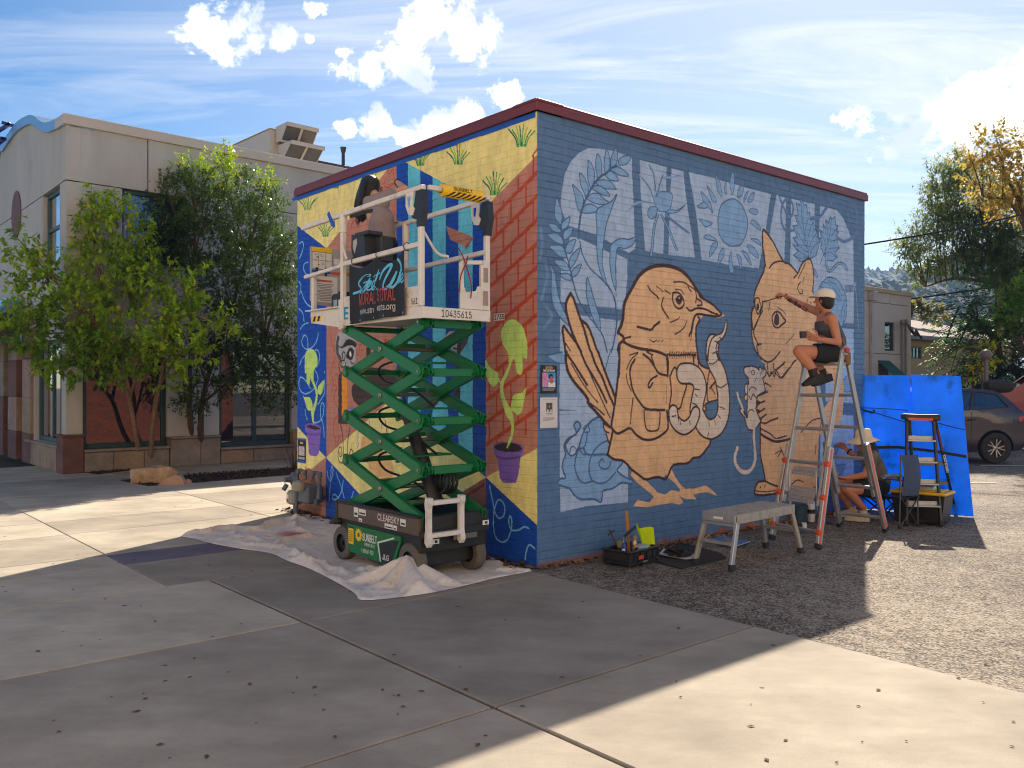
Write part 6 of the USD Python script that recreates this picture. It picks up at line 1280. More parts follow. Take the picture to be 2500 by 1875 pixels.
Zb = top * (1 - B__) + bot * B__; V = BAN(A_, Zb).reshape(-1, 3); ii = np.arange(na * nz).reshape(na, nz); q = np.stack([ii[:-1, :-1], ii[:-1, 1:], ii[1:, 1:], ii[1:, :-1]], -1).reshape(-1, 4)
obj('cloth', MB().raw(V, q), mat('banner_black', lin(20, 20, 24), .6, var=.15), ban, 60)
def KP(pts): return np.array([BS.uz(715 + x * .13562, 560 + y * .13562) for x, y in pts])
def ban_shape(mb, P):
    for g in getattr(P, 'geoms', [P]):
        if g.is_empty: continue
        g = shapely.segmentize(g, .03); v, f = trimesh.creation.triangulate_polygon(g, engine='earcut'); mb.raw(BAN(v[:, 0], v[:, 1], .0035), f)
mb = MB(); S_ = [([(1425, 830), (1330, 850), (1215, 940), (1200, 1000), (1245, 1060), (1230, 1110), (1110, 1160)], 42), ([(1420, 890), (1330, 1040), (1225, 1150)], 30), ([(1310, 970), (1420, 930)], 22), ([(1400, 950), (1340, 1080), (1290, 1145)], 30), ([(1300, 1140), (1400, 1040), (1440, 940), (1390, 1000), (1380, 1100), (1440, 1080)], 28), ([(1440, 1080), (1500, 980), (1490, 920), (1450, 1000), (1460, 1090), (1520, 1050)], 28), ([(1570, 740), (1530, 900), (1500, 1040), (1540, 1080)], 32), ([(1480, 860), (1600, 790)], 24),
      ([(1600, 890), (1660, 770), (1760, 660), (1815, 645), (1790, 730), (1700, 940), (1680, 1040), (1720, 1080), (1820, 960), (1890, 780)], 50), ([(1890, 780), (1810, 960), (1800, 1040), (1850, 1030), (1940, 880), (1985, 700), (1960, 600), (1915, 545)], 46), ([(1935, 850), (1890, 990)], 34), ([(2000, 740), (1950, 800), (1975, 870), (1930, 970)], 30), ([(1950, 930), (2020, 870), (2015, 800), (1970, 880), (1985, 960), (2035, 920)], 28)]
U = unary_union([LineString(spline(KP(p), 5)).buffer(w * .00027) for p, w in S_]); ban_shape(mb, U); obj('script_lettering', mb, mat('banner_cyan', lin(92, 186, 226), .5), ban, False)
def ban_text(mb, txt, p0, p1, h, bold=True):
    (a0, z0), (a1, z1) = KP([p0])[0], KP([p1])[0]; v, f = text_shape(txt, h, bold); L = v[:, 0].max(); t = v[:, 0] / L; m = trimesh.Trimesh(np.c_[a0 + (a1 - a0) * t, z0 + (z1 - z0) * t + v[:, 1], 0 * t], f); m = m; vv = m.vertices; mb.raw(BAN(vv[:, 0], vv[:, 1], .0035) + 0, m.faces)
    return mb
mb = MB(); ban_text(mb, 'MURAL', (1195, 1375), (1530, 1335), .105); ban_text(mb, 'STIVAL', (1545, 1300), (1870, 1275), .105); obj('festival_lettering', mb, mat('banner_coral', lin(206, 104, 92), .5), ban, False)
mb = MB(); ban_text(mb, 'www.stre', (1215, 1540), (1510, 1500), .052); ban_text(mb, 'earts.org', (1545, 1470), (1860, 1445), .055); obj('web_lettering', mb, wht, ban, False)
mb = MB()
for a in (.30, .14, -.12, -.3, -.56): 
    for z in (2.215 + (.315 - a) * .035,): mb.lathe([(.004, .0), (.011, .0), (.011, .003), (.004, .003)], BAN(a, z, .003), 10, (-RDIR[0], -RDIR[1], 0))
obj('eyelet', mb, steel, ban, False)
mb = MB()
for a, z in ((.30, 2.74), (-.12, 2.752), (-.56, 2.772)):
    c = Lw(a, .378, z + .03); mb.tube([c + .034 * (math.cos(t) * np.array([-RDIR[0], -RDIR[1], 0]) + math.sin(t) * np.array([0, 0, 1])) for t in np.linspace(0, 2 * np.pi, 13)], .004, 5)
obj('cable_tie', mb, ink, ban)
# ------------------------------------------------ people
MF = manifold3d.Manifold
def V3(*a): return np.array(a, float)
def unit(v): v = np.asarray(v, float); return v / np.linalg.norm(v)
def sph(c, r, n=16, sc=None, R=None):
    m = MF.sphere(1.0, n); A = np.eye(3) * (np.array(sc) if sc is not None else r)
    if R is not None: A = np.array(R).T @ A
    return m.transform(np.c_[A, np.array(c, float)].tolist() if False else np.c_[A, np.array(c, float)])
def limb(p, q, r0, r1, n=14): return MF.batch_hull([sph(p, r0, n), sph(q, r1, n)])
def chain(P, R, n=14): return [limb(P[i], P[i + 1], R[i], R[i + 1], n) for i in range(len(P) - 1)]
def ring(c, d, r, n=18, sc=1.0, w=None):      # circle (or ellipse) of points round c across direction d
    d = unit(d); u = unit(np.cross(d, w if w is not None else ((0, 0, 1) if abs(d[2]) < .9 else (0, 1, 0)))); v = np.cross(d, u); a = np.arange(n) * 2 * np.pi / n
    return c + r * (sc * np.cos(a)[:, None] * u + np.sin(a)[:, None] * v)
def cuff(p, q, r0, r1): d = np.asarray(q, float) - p; return _H(np.vstack([ring(np.asarray(p), d, r0), ring(np.asarray(q), d, r1)]))   # a sleeve or trouser leg with clean ends
def fuse(ms, L=.014, it=8):
    m = MF.batch_boolean(ms, manifold3d.OpType.Add); m = m.refine_to_length(L).to_mesh(); t = trimesh.Trimesh(m.vert_properties[:, :3], m.tri_verts, process=True)
    v0 = np.array(t.vertices); trimesh.smoothing.filter_taubin(t, .5, .53, it); v = np.array(t.vertices); b = ~(np.linalg.norm(v - v0, axis=1) < .015); v[b] = v0[b]; return MB().raw(v, t.faces)
def hand(w, fwd, pn, ts, curl=.5, s=1.0):     # wrist, finger direction, palm normal, thumb side
    f, p = unit(fwd), np.asarray(pn, float); p = unit(p - f * np.dot(p, f)); x = unit(ts - f * np.dot(ts, f) - p * np.dot(ts, p)); out = [_H(np.vstack([np.array(sph(w + f * a * s + x * b * s, .013 * s, 8).to_mesh().vert_properties[:, :3]) for a, b in ((.0, .018), (.0, -.018), (.085, .034), (.085, -.034))]))]
    for i, L in enumerate((.070, .078, .073, .058)):
        q = w + f * .085 * s + x * (.033 - .022 * i) * s; a = .15 + .1 * i
        for k, (l, r0, r1) in enumerate(((.45, .0095, .0085), (.31, .0085, .008), (.24, .008, .0068))):
            a += curl * (.5 + .35 * k); e = q + (f * math.cos(a) + p * math.sin(a)) * L * l * s; out.append(limb(q, e, r0 * s, r1 * s, 8)); q = e
    q = w + f * .025 * s + x * .022 * s
    for a, b, c, l, r0, r1 in ((.55, .75, .3, .045, .013, .011), (.75, .35, .55, .035, .011, .009), (.8, .0, .6, .025, .009, .0075)): e = q + unit(f * a + x * b + p * c) * l * s; out.append(limb(q, e, r0 * s, r1 * s, 8)); q = e
    return out
def head(c, f, u, s=1.0):
    f = unit(f); u = unit(np.asarray(u, float) - f * np.dot(u, f)); r = np.cross(f, u); R = np.stack([r, f, u]); L = lambda x, y, z: c + s * (r * x + f * y + u * z)
    el = lambda x, y, z, a, b, d: sph(L(x, y, z), 1, 18, np.array([a, b, d]) * s, R)
    ms = [MF.batch_hull([el(0, -.012, .035, .076, .092, .085), el(0, .022, -.03, .056, .062, .062)]), MF.batch_hull([el(0, .03, -.06, .040, .048, .040), el(0, .02, -.02, .056, .06, .05)]),
          MF.batch_hull([el(0, .088, .012, .007, .008, .01), el(0, .108, -.022, .011, .010, .008), el(0, .08, -.03, .014, .008, .006)]), el(0, .078, -.052, .024, .010, .006), el(0, .078, -.064, .021, .010, .006), el(0, .062, -.092, .018, .016, .014), el(.03, .072, .022, .026, .014, .008), el(-.03, .072, .022, .026, .014, .008)]
    for k in (1, -1): ms.append(MF.batch_hull([el(k * .076, -.01, .015, .008, .018, .022), el(k * .074, -.004, -.018, .007, .010, .012)]))
    eyes = [el(k * .031, .079, .006, .011, .006, .006) for k in (1, -1)]
    return ms, L, R, eyes
SKIN = mat('skin_light', lin(206, 150, 122), .55, var=.05, scale=30, spec=.4); SKIN2 = mat('skin_warm', lin(186, 124, 96), .55, var=.05, scale=30, spec=.4)
HAIR = mat('black_hair', (.012, .010, .010), .35, var=.4, scale=60, bump=.5, bscale=220, aniso=(1, 1, .15)); SHOE = mat('black_shoe', (.016, .015, .015), .7); EYE_M = mat('eye_dark', (.03, .02, .018), .2)
def AT(px, py, Y): return at(px, py, Y)
def strands(pts0, n, seed, droop, r=.004):    # hair as many thick locks
    g = np.random.default_rng(seed); mb = MB()
    for k in range(n): p = pts0(g); mb.tube(spline(p, 4), np.linspace(r * 1.6, r * .4, len(spline(p, 4))), 5)
    return mb
# ---- painter on the lift, seen from behind
p1 = thing('person', 'person with long black hair and grey T-shirt standing on the lift platform', 'person')
def lp(px, py, c): fr = LSIDE(c); return fr.P(*fr.uz(px, py))
hc = lp(932, 592, -.12); sL, sR = lp(899, 494, -.06), lp(940, 482, -.17); neck = lp(917, 480, -.13); hd = lp(909, 463, -.17)
hl, hr = lp(918, 600, -.10), lp(946, 600, -.14); dk = DZ + .08
kL, kR = lp(926, 655, -.14), lp(950, 655, -.18); aL, aR = Lw(.40, -.06, dk + .09), Lw(.16, -.10, dk + .09)
eR, wR = lp(989, 462, -.40), lp(970, 445, -.62); eL, wL = lp(945, 528, -.30), lp(968, 546, -.33)
face = unit(Lw(.45, -.75, 3.0) - Lw(.545, -.17, 3.0)); torso = [MF.batch_hull([sph(sL, .052), sph(sR, .052), sph((sL + sR) / 2 - (0, 0, .10), .105), ]), MF.batch_hull([sph((sL + sR) / 2 - (0, 0, .12), .112), sph(hc + (0, 0, .12), .095)]), MF.batch_hull([sph(hc + (0, 0, .12), .095), sph(hl, .088), sph(hr, .092)])]
ms, L_, R_, eyes = head(hd, face, (0.05, .1, 1), .98)
bones = torso + chain([neck, hd + (0, 0, -.03)], [.05, .052]) + ms + chain([sL, eL, wL], [.045, .036, .026]) + chain([sR, eR, wR], [.045, .037, .026]) + chain([hl, kL, aL], [.085, .058, .042]) + chain([hr, kR, aR], [.085, .058, .042]) + hand(wR, lp(958, 436, -.70) - wR, V3(0, 0, -1), LDIR.tolist() + [0], .5) + hand(wL, lp(985, 544, -.34) - wL, V3(0, 0, -1), RDIR.tolist() + [0], .6)
obj('body', fuse(bones), SKIN, p1, True); obj('eyes', fuse(eyes, .004, 1), EYE_M, p1, True)
sh = [MF.batch_hull([sph(sL, .060), sph(sR, .060), sph((sL + sR) / 2 - (0, 0, .10), .116)]), _H(np.vstack([ring((sL + sR) / 2 - (0, 0, .10), (0, 0, 1), .155, sc=.82, w=LDIR.tolist() + [0]), ring(hc + (0, 0, .26), (0, 0, 1), .135, sc=.80, w=LDIR.tolist() + [0])])), _H(np.vstack([ring(hc + (0, 0, .26), (0, 0, 1), .135, sc=.80, w=LDIR.tolist() + [0]), ring(hc + (0, 0, .045), (.1, 0, 1), .155, sc=.84, w=LDIR.tolist() + [0])])), cuff(sL, sL + (eL - sL) * .55, .062, .058), cuff(sR, sR + (eR - sR) * .42, .062, .060)]
t = fuse(sh, .014, 6); v, f = t.get(); wv = np.sin(v[:, 2] * 75 + 9 * meshkit.noise(v * 7)) * .0035; v = v + wv[:, None] * unit(np.array([*-RDIR, 0])); obj('shirt', MB().raw(v, f), mat('grey_shirt', lin(140, 126, 124), .85, var=.1, scale=10, bump=.25, bscale=30), p1, True)
tr_ = [MF.batch_hull([sph(hl, .104), sph(hr, .104), sph(hc + (0, 0, .02), .118)]), cuff(hl + (0, 0, .02), kL, .104, .072), cuff(kL + (0, 0, .02), aL + (0, 0, -.03), .073, .062), cuff(hr + (0, 0, .02), kR, .104, .072), cuff(kR + (0, 0, .02), aR + (0, 0, -.03), .073, .062)]
obj('trousers', fuse(tr_, .016, 5), mat('black_trousers', lin(34, 31, 36), .85, var=.2, bump=.3, bscale=40), p1, True)
for a_ in (aL, aR): mb = MB(); fw = unit(np.array([*RDIR, 0])); mb.hullpts(np.vstack([ring(a_ + fw * d - (0, 0, .045), (0, 0, 1), r_) for d, r_ in ((-.03, .045), (.12, .042))] + [ring(a_ + fw * d - (0, 0, o), (0, 0, 1), r_) for d, r_, o in ((-.02, .046, 0), (.13, .03, .03), (.12, .043, .088), (-.03, .046, .088))])); obj('shoe', mb, SHOE, p1, 40)
hb = [MF.batch_hull([sph(L_(0, -.025, .05), .1, 18), sph(L_(0, -.03, .0), .098, 18)]), MF.batch_hull([sph(L_(0, -.045, 0), .098), sph(L_(.0, -.07, -.12), .098), sph(L_(-.03, -.085, -.22), .075), sph(L_(.05, -.07, -.2), .06)]), MF.batch_hull([sph(L_(-.03, -.085, -.22), .07), sph(L_(-.07, -.09, -.30), .03)])]
h_ = fuse(hb, .012, 4); obj('hair', h_, HAIR, p1, True)
r_, f_, u_ = R_
obj('hair_locks', strands(lambda g: (lambda x: [L_(x, -.10 + .05 * abs(x), .06), L_(x * 1.2, -.135, -.06), L_(x * 1.3 - .01, -.150 + g.uniform(-.01, .01), -.19), L_(x * 1.2 - .03 + g.uniform(-.03, .03), -.12 + g.uniform(-.02, .02), -.27 - g.uniform(0, .10))])(g.uniform(-.09, .09)), 70, 3, 0), HAIR, p1, True)
mb = MB()
for k in (1, -1): c = L_(k * .034, .094, .008); mb.tube([c + .022 * (math.cos(a) * r_ + math.sin(a) * u_) for a in np.linspace(0, 2 * np.pi, 15)], .0022, 5); mb.tube([L_(k * .056, .09, .012), L_(k * .082, -.005, .02)], .002, 5)
obj('glasses', mb, mat('glasses_rim', lin(70, 66, 62), .3), p1)
mb = MB(); d = unit(wR - eR); mb.tube([wR - d * .02 + p for p in ring(V3(0, 0, 0), d, .031, 13)] + [wR - d * .02 + ring(V3(0, 0, 0), d, .031, 13)[0]], .005, 5); obj('wrist_band', mb, SHOE, p1)
# ---- painter sitting on top of the orange ladder
p2 = thing('person', 'person in white cap and grey tank top sitting on top of the tall ladder', 'person')
Y0 = 9.25; hn, hf = AT(2036, 866, 9.20), AT(2030, 862, 9.42); kn, kf = AT(1951, 858, 9.12), AT(1968, 868, 9.40); an, af = AT(1992, 913, 9.05), AT(2014, 914, 9.34)
sn, sf = AT(2031, 778, 9.14), AT(2006, 766, 9.46); en, wn = AT(2046, 836, 9.10), AT(1998, 829, 9.02); ef, wf = AT(1964, 748, 9.66), AT(1921, 726, 9.88); nk = AT(2020, 760, 9.32); hd = AT(2011, 735, 9.33)
tip = AT(1864, 736.5, 10.03); face = unit(tip - hd + V3(-.3, 0, .05)); ms, L_, R_, eyes = head(hd, face, (.05, 0, 1), .97); mc = (hn + hf) / 2; sc_ = (sn + sf) / 2
tb = [MF.batch_hull([sph(sn, .050), sph(sf, .050), sph(sc_ - (0, 0, .1), .108)]), MF.batch_hull([sph(sc_ - (0, 0, .12), .112), sph(mc + (0.02, 0, .15), .105)]), MF.batch_hull([sph(mc + (.02, 0, .14), .105), sph(hn, .095), sph(hf, .095)])]
bones = tb + chain([nk - (0, 0, .02), hd + (0, 0, -.03)], [.052, .05]) + ms + chain([sn, (sn + en) / 2, en, wn], [.055, .047, .038, .026]) + chain([sf, ef, wf], [.048, .040, .026]) + chain([hn, kn, (kn * .6 + an * .4), an], [.092, .066, .060, .038]) + chain([hf, kf, (kf * .6 + af * .4), af], [.09, .064, .058, .038]) + hand(wn, AT(1972, 820, 9.0) - wn, V3(-.2, .6, .6), V3(0, 0, 1), .35) + hand(wf, AT(1908, 720, 9.95) - wf, V3(-.2, -.2, -1), V3(-.3, -1, .2), .8)
obj('body', fuse(bones, .013), SKIN2, p2, True); obj('eyes', fuse(eyes, .004, 1), EYE_M, p2, True)
tw = [_H(np.vstack([ring(sc_ - (0, 0, .06), (0, 0, 1), .150, sc=.80, w=unit(sn - sf)), ring(sc_ - (0, 0, .16), (0, 0, 1), .142, sc=.88, w=unit(sn - sf)), ring(mc + (.02, 0, .16), (0, 0, 1), .128, sc=.92, w=unit(sn - sf))])), _H(np.vstack([ring(mc + (.02, 0, .16), (0, 0, 1), .128, sc=.92, w=unit(sn - sf)), ring(mc + (.01, 0, .05), (0, 0, 1), .142, sc=.92, w=unit(sn - sf))])), limb(sc_ + (sn - sc_) * .55 + (0, 0, .0), sc_ + (sn - sc_) * .45 - (0, 0, .1), .055, .08), limb(sc_ + (sf - sc_) * .55, sc_ + (sf - sc_) * .45 - (0, 0, .1), .055, .08)]
obj('tank_top', fuse(tw, .014, 5), mat('tank_grey', lin(74, 74, 88), .85, var=.15, scale=60, bump=.2), p2, True)
ss = [MF.batch_hull([sph(hn, .106), sph(hf, .106), sph(mc + (.02, 0, .05), .125)]), cuff(hn, hn + (kn - hn) * .58, .112, .100), cuff(hf, hf + (kf - hf) * .58, .110, .098)]
obj('shorts', fuse(ss, .015, 5), mat('navy_shorts', lin(24, 25, 36), .85, var=.15, bump=.2), p2, True)
fwd = unit(V3(-.9, -.25, -.28))
for k, a_ in enumerate((an, af)):
    mb = MB(); q = []; s2 = unit(np.cross(fwd, (0, 0, 1))); up = unit(np.cross(s2, fwd))
    for d, w, z0, z1 in ((-.06, .034, -.09, -.01), (.02, .042, -.09, .0), (.12, .045, -.09, -.045), (.18, .03, -.085, -.055)): q += [a_ + fwd * d + s2 * o * w + up * z for o in (-1, 1) for z in (z0, z1)]
    mb.hullpts(q); mb.mf(cuff(a_ - (0, 0, .06), a_ + unit((kn, kf)[k] - a_) * .06, .052, .05)); obj('shoe', mb, SHOE, p2, 30)
capm = mat('white_cap', lin(226, 214, 200), .8, var=.05); r_, f_, u_ = R_
cb = [sph(L_(0, -.012, .055), 1, 22, (.089, .108, .085), R_).trim_by_plane(u_.tolist(), float(np.dot(L_(0, 0, .035), u_)))]
mb = fuse(cb, .012, 2); mb.hullpts([L_(x, y, z) for x, y, z in ((-.075, .06, .045), (.075, .06, .045), (-.072, .12, .042), (.072, .12, .042), (-.045, .168, .030), (.045, .168, .030), (0, .175, .028), (0, .09, .058), (-.075, .06, .040), (.075, .06, .040), (-.045, .168, .026), (.045, .168, .026))]); mb.lathe([(0, .006), (.008, .004), (.008, 0)], L_(0, -.012, .138), 8, u_); obj('cap', mb, capm, p2, 50)
hb = [MF.batch_hull([sph(L_(0, -.03, .02), .088, 16), sph(L_(0, -.05, -.03), .068, 16)])]; obj('hair', fuse(hb, .012, 3), HAIR, p2, True)
mb = MB(); mb.tube([tip, tip + (wf - tip) * .2, AT(1922, 719, 9.86)], [.010, .006, .006], 7); tag(obj('paint_brush', mb, mat('brush_dark', lin(44, 30, 34), .5), None), 'long thin paint brush held to the rodent eye on the blue mural', 'brush')
mb = MB(); c = AT(1960, 818, 8.97); mb.lathe([(0, -.035), (.030, -.035), (.036, .035), (.032, .035), (.028, -.028), (0, -.028)], c, 16); tag(obj('paint_cup', mb, mat('cup_dark', lin(50, 42, 44), .4), None), 'small dark paint cup in the hand of the person on the ladder', 'cup')
mb = MB(); g = np.random.default_rng(3)                                # ink on the painting arm
d = unit(wf - ef); uu = unit(np.cross(d, (0, 0, 1))); vv = np.cross(uu, d)
for k in range(46):
    t = g.uniform(-.25, .82); q = ef + (wf - ef) * t if t > 0 else ef + (sf - ef) * -t * 1.6; r0 = (.040 + (.026 - .040) * t if t > 0 else .042) + .0015; a0 = g.uniform(2.2, 5.4); P = []
    for j in range(5): a_ = a0 + .28 * j * g.uniform(.3, 1); qq = q + d * (.010 * j * g.uniform(-1, 1)); P.append(qq + r0 * (math.cos(a_) * uu + math.sin(a_) * vv))
    mb.tube(P, .0042, 4)
obj('arm_tattoo', mb, mat('tattoo_ink', lin(62, 58, 66), .7), p2)
# pouch and strap on the hip
mb = MB(); mb.mf(MF.batch_hull([sph(AT(2067, 866, 9.16), .042), sph(AT(2069, 886, 9.16), .034)])); mb.tube(spline([AT(2056, 826, 9.15), AT(2062, 846, 9.15), AT(2068, 864, 9.15)], 5), .012, 6); tag(obj('tool_pouch', mb, mat('tan_leather', lin(126, 96, 62), .8), None), 'small tan pouch hanging at the hip of the person on the ladder', 'pouch')
# ---- painter sitting low by the wall end
p3 = thing('person', 'person in cream sun hat and olive T-shirt sitting low behind the ladder', 'person')
Y0 = 10.62; hd = AT(2108, 1080, 10.66); nk = AT(2117, 1100, 10.64); sn, sf = AT(2134, 1112, 10.50), AT(2112, 1110, 10.84); mc = AT(2148, 1186, 10.62); hn, hf = AT(2150, 1192, 10.52), AT(2146, 1190, 10.74)
kn, kf = AT(2068, 1196, 10.36), AT(2038, 1180, 10.80); an, af = AT(2108, 1240, 10.42), AT(2080, 1246, 10.74); en, wn = AT(2112, 1160, 10.40), AT(2066, 1168, 10.46); ef, wf = AT(2092, 1116, 10.92), AT(2066, 1097, 11.02)
face = unit(V3(-.75, .75, -.12)); ms, L_, R_, eyes = head(hd, face, (-.1, .1, 1), .97); sc_ = (sn + sf) / 2
bones = [MF.batch_hull([sph(sn, .052), sph(sf, .052), sph(sc_ + (mc - sc_) * .3, .11)]), MF.batch_hull([sph(sc_ + (mc - sc_) * .3, .112), sph(mc + (0, 0, .06), .108)]), MF.batch_hull([sph(mc + (0, 0, .06), .105), sph(hn, .09), sph(hf, .09)])] + chain([nk, hd - (0, 0, .03)], [.052, .05]) + ms + chain([sn, en, wn], [.052, .042, .028]) + chain([sf, ef, wf], [.050, .040, .027]) + chain([hn, kn, an], [.088, .062, .038]) + chain([hf, kf, af], [.088, .062, .038]) + hand(wn, V3(-1, .1, .05), V3(0, .3, 1), V3(0, 1, .2), .7) + hand(wf, AT(2048, 1084, 11.06) - wf, V3(-.5, -.6, -.4), V3(0, -.4, 1), .8)
obj('body', fuse(bones, .014), SKIN2, p3, True); obj('eyes', fuse(eyes, .004, 1), EYE_M, p3, True)
ax = unit(sn - sf); sh = [MF.batch_hull([sph(sn, .064), sph(sf, .064), sph(sc_ + (mc - sc_) * .3, .128)]), _H(np.vstack([ring(sc_ + (mc - sc_) * .3, mc - sc_, .150, sc=.86, w=ax), ring(mc + (0, 0, -.01), mc - sc_, .160, sc=.86, w=ax)])), cuff(sn, sn + (en - sn) * .62, .070, .072), cuff(sf, sf + (ef - sf) * .62, .068, .070)]
t = fuse(sh, .015, 5); v, f = t.get(); v = v + (np.sin(v[:, 2] * 60 + 8 * meshkit.noise(v * 6)) * .004)[:, None] * V3(.7, -.7, 0)
obj('shirt', MB().raw(v, f), mat('olive_shirt', lin(112, 104, 84), .85, var=.12, scale=9, bump=.2, dirt=(lin(170, 160, 84), .5, 8)), p3, True)
ss = [MF.batch_hull([sph(hn, .104), sph(hf, .104), sph(mc, .122)]), cuff(hn, hn + (kn - hn) * .62, .106, .092), cuff(hf, hf + (kf - hf) * .62, .106, .092)]; obj('shorts', fuse(ss, .016, 5), mat('dark_shorts', lin(40, 40, 44), .85, var=.25, scale=30), p3, True)
for a_, dr_ in ((an, V3(-.85, .5, 0)), (af, V3(-.9, .4, 0))):
    mb = MB(); dr_ = unit(dr_); s2 = np.cross(dr_, (0, 0, 1)); q = []; b0 = V3(a_[0], a_[1], 0.0)
    for d, w, z1 in ((-.07, .036, .10), (.03, .046, .10), (.14, .05, .06), (.21, .032, .045)): q += [b0 + dr_ * d + s2 * o * w + (0, 0, z) for o in (-1, 1) for z in (.0, z1)]
    mb.hullpts(q); mb.mf(cuff(b0 + (0, 0, .07), b0 + (0, 0, .135), .05, .047)); obj('shoe', mb, mat('white_sneaker', lin(190, 178, 160), .8, var=.15, scale=15), p3, 30)
hb = [MF.batch_hull([sph(L_(0, -.02, .02), .092), sph(L_(0, -.05, -.02), .085)]), MF.batch_hull([sph(L_(0, -.05, -.02), .085), sph(L_(.05, -.08, -.14), .075), sph(L_(.06, -.10, -.20), .04)])]; obj('hair', fuse(hb, .013, 4), HAIR, p3, True)
hm = mat('straw_hat', lin(226, 208, 172), .8, var=.06, scale=20); mb = MB(); r_, f_, u_ = R_; prof = [(0, .135), (.05, .138), (.078, .128), (.088, .105), (.094, .05), (.102, .022), (.135, .008), (.165, -.004), (.178, -.016), (.176, -.022), (.13, .0), (.098, .010), (0, .01)]
n = 40; a = np.arange(n) * 2 * np.pi / n; rows = [[L_(r * math.cos(t) * (1.0), r * 1.08 * math.sin(t) - .012, .035 + z + (-.035 * abs(math.cos(t)) ** 2 + .01 * math.sin(t * 1 + .5)) * max(0, (r - .1) / .08)) for t in a] for r, z in prof]
v = np.array(rows).reshape(-1, 3); f = []
for i in range(len(prof) - 1):
    for k in range(n): p, q = i * n + k, i * n + (k + 1) % n; f += [(p, q + n, q), (p, p + n, q + n)]
mb.raw(v, f); obj('sun_hat', mb, hm, p3, 50)
mb = MB(); mb.tube([L_(.092 * math.cos(t), .098 * math.sin(t) - .012, .062) for t in np.linspace(0, 2 * np.pi, 30)], .007, 5); obj('hat_band', mb, mat('hat_band', lin(190, 164, 120), .8), p3)
mb = MB(); d = unit(wf - ef); rg = ring(wf - d * .05, d, .036, 14); mb.tube(np.vstack([rg, rg[:1]]), .010, 6); obj('wrist_watch', mb, SHOE, p3)
mb = MB(); mb.tube([AT(2040, 1087, 11.14), AT(2056, 1087, 11.06), AT(2076, 1086.5, 10.98)], [.006, .005, .005], 6); tag(obj('paint_brush', mb, LOOKS['brush_dark'], None), 'dark paint brush in the raised hand of the person in the sun hat', 'brush')
# low stool under that painter
so_ = thing('folding_stool', 'low black folding stool under the person in the sun hat', 'stool'); c = V3(mc[0], mc[1], 0); mb = MB(); mb.box((c[0] - .18, c[1] - .17, .262), (c[0] + .2, c[1] + .17, .285), .008); obj('seat', mb, blk, so_, False)
for s in (-1, 1):
    for q in (-1, 1): mb = MB(); mb.cyl(c + (q * .16, s * .15, .262), c + (-q * .16, s * .15, .0), .010, n=8); obj('leg', mb, blk, so_)
# ------------------------------------------------ things along the walls
alu = mat('aluminium', lin(176, 176, 178), .35, .75, var=.10, scale=12, bump=.1); aluw = mat('aluminium_worn', lin(168, 158, 146), .5, .45, var=.3, scale=9, bump=.3, dirt=(lin(90, 82, 74), .8, 9)); orange = mat('orange_plastic', lin(216, 78, 40), .5); orlab = mat('orange_label', lin(214, 96, 70), .5, var=.1, scale=20); rub = mat('rubber_foot', (.02, .02, .02), .8)
# tall articulated ladder
LD_ = thing('folding_ladder', 'tall aluminium A frame ladder with orange labels and knobs in front of the rodent', 'ladder')
fFR, fFL, fRR, fRL = gnd(1997, 1340), gnd(1884, 1317), gnd(2163, 1297), gnd(2051, 1284)
tN, tF = at(2061, 856, 9.16), at(1990, 872, 9.55); tN, tF = V3(3.50, 9.135, 2.005), V3(3.27, 9.56, 2.005)
along = unit(V3(*RDIR, 0)); acr = unit(tF - tN)
def railp(top, foot, t): return top + (foot - top) * t
RL = [(tN - along * .03, fFR, 'a'), (tF - along * .03, fFL, 'b'), (tN + along * .03, fRR, 'c'), (tF + along * .03, fRL, 'd')]
for top, foot, k in RL:
    out = unit(V3(*(-acr if k in 'ac' else acr)) * V3(1, 1, 0)); ms_ = railp(top, foot, .52) + out * .0; inner0 = top
    innerF = railp(top, foot, .80) - out * .055; d = unit(foot - top)
    mb = MB(); mb.bar(top, innerF, .028, .068, up=out if False else along, bev=.003)
    r_ = obj('inner_rail', mb, alu, LD_, False)
    o0, o1 = railp(top, foot, .50) + out * .004, foot + d * -.03; mb = MB(); mb.bar(o0, o1, .034, .078, up=along, bev=.004); r_ = obj('outer_rail', mb, alu, LD_, False)
    if k in 'ac':
        mb = MB(); mb.bar(o0 + (o1 - o0) * .02 + out * .0185, o0 + (o1 - o0) * .99 + out * .0185, .003, .030, up=along, bev=0); obj('orange_label', mb, orlab, r_, False)
    mb = MB(); mb.bar(foot - d * .05, foot, .045, .09, up=along, bev=.008); obj('foot', mb, rub, LD_, False)
for (a_, b_) in ((RL[0], RL[1]), (RL[2], RL[3])):
    for i, t in enumerate((.06, .235, .41, .585, .75, .92)):
        p, q = railp(a_[0], a_[1], t), railp(b_[0], b_[1], t); s = unit(q - p)
        if t <= .5: p, q = p + s * .012, q - s * .012
        mb = MB(); mb.bar(p, q, .034, .028, bev=.006); mb.bar(p + (0, 0, -.016), q + (0, 0, -.016), .02, .014, bev=.003); obj('rung', mb, alu, LD_, False)
    for t in (.585, .75, .92):
        if a_ is RL[2]: continue
        for P in (a_, b_): c = railp(P[0], P[1], t); mb = MB(); mb.lathe([(0, -.03), (.022, -.03), (.03, -.02), (.03, .02), (.022, .03), (0, .03)], c - along * .03, 12, acr); obj('lock_knob', mb, orange, LD_, 40)
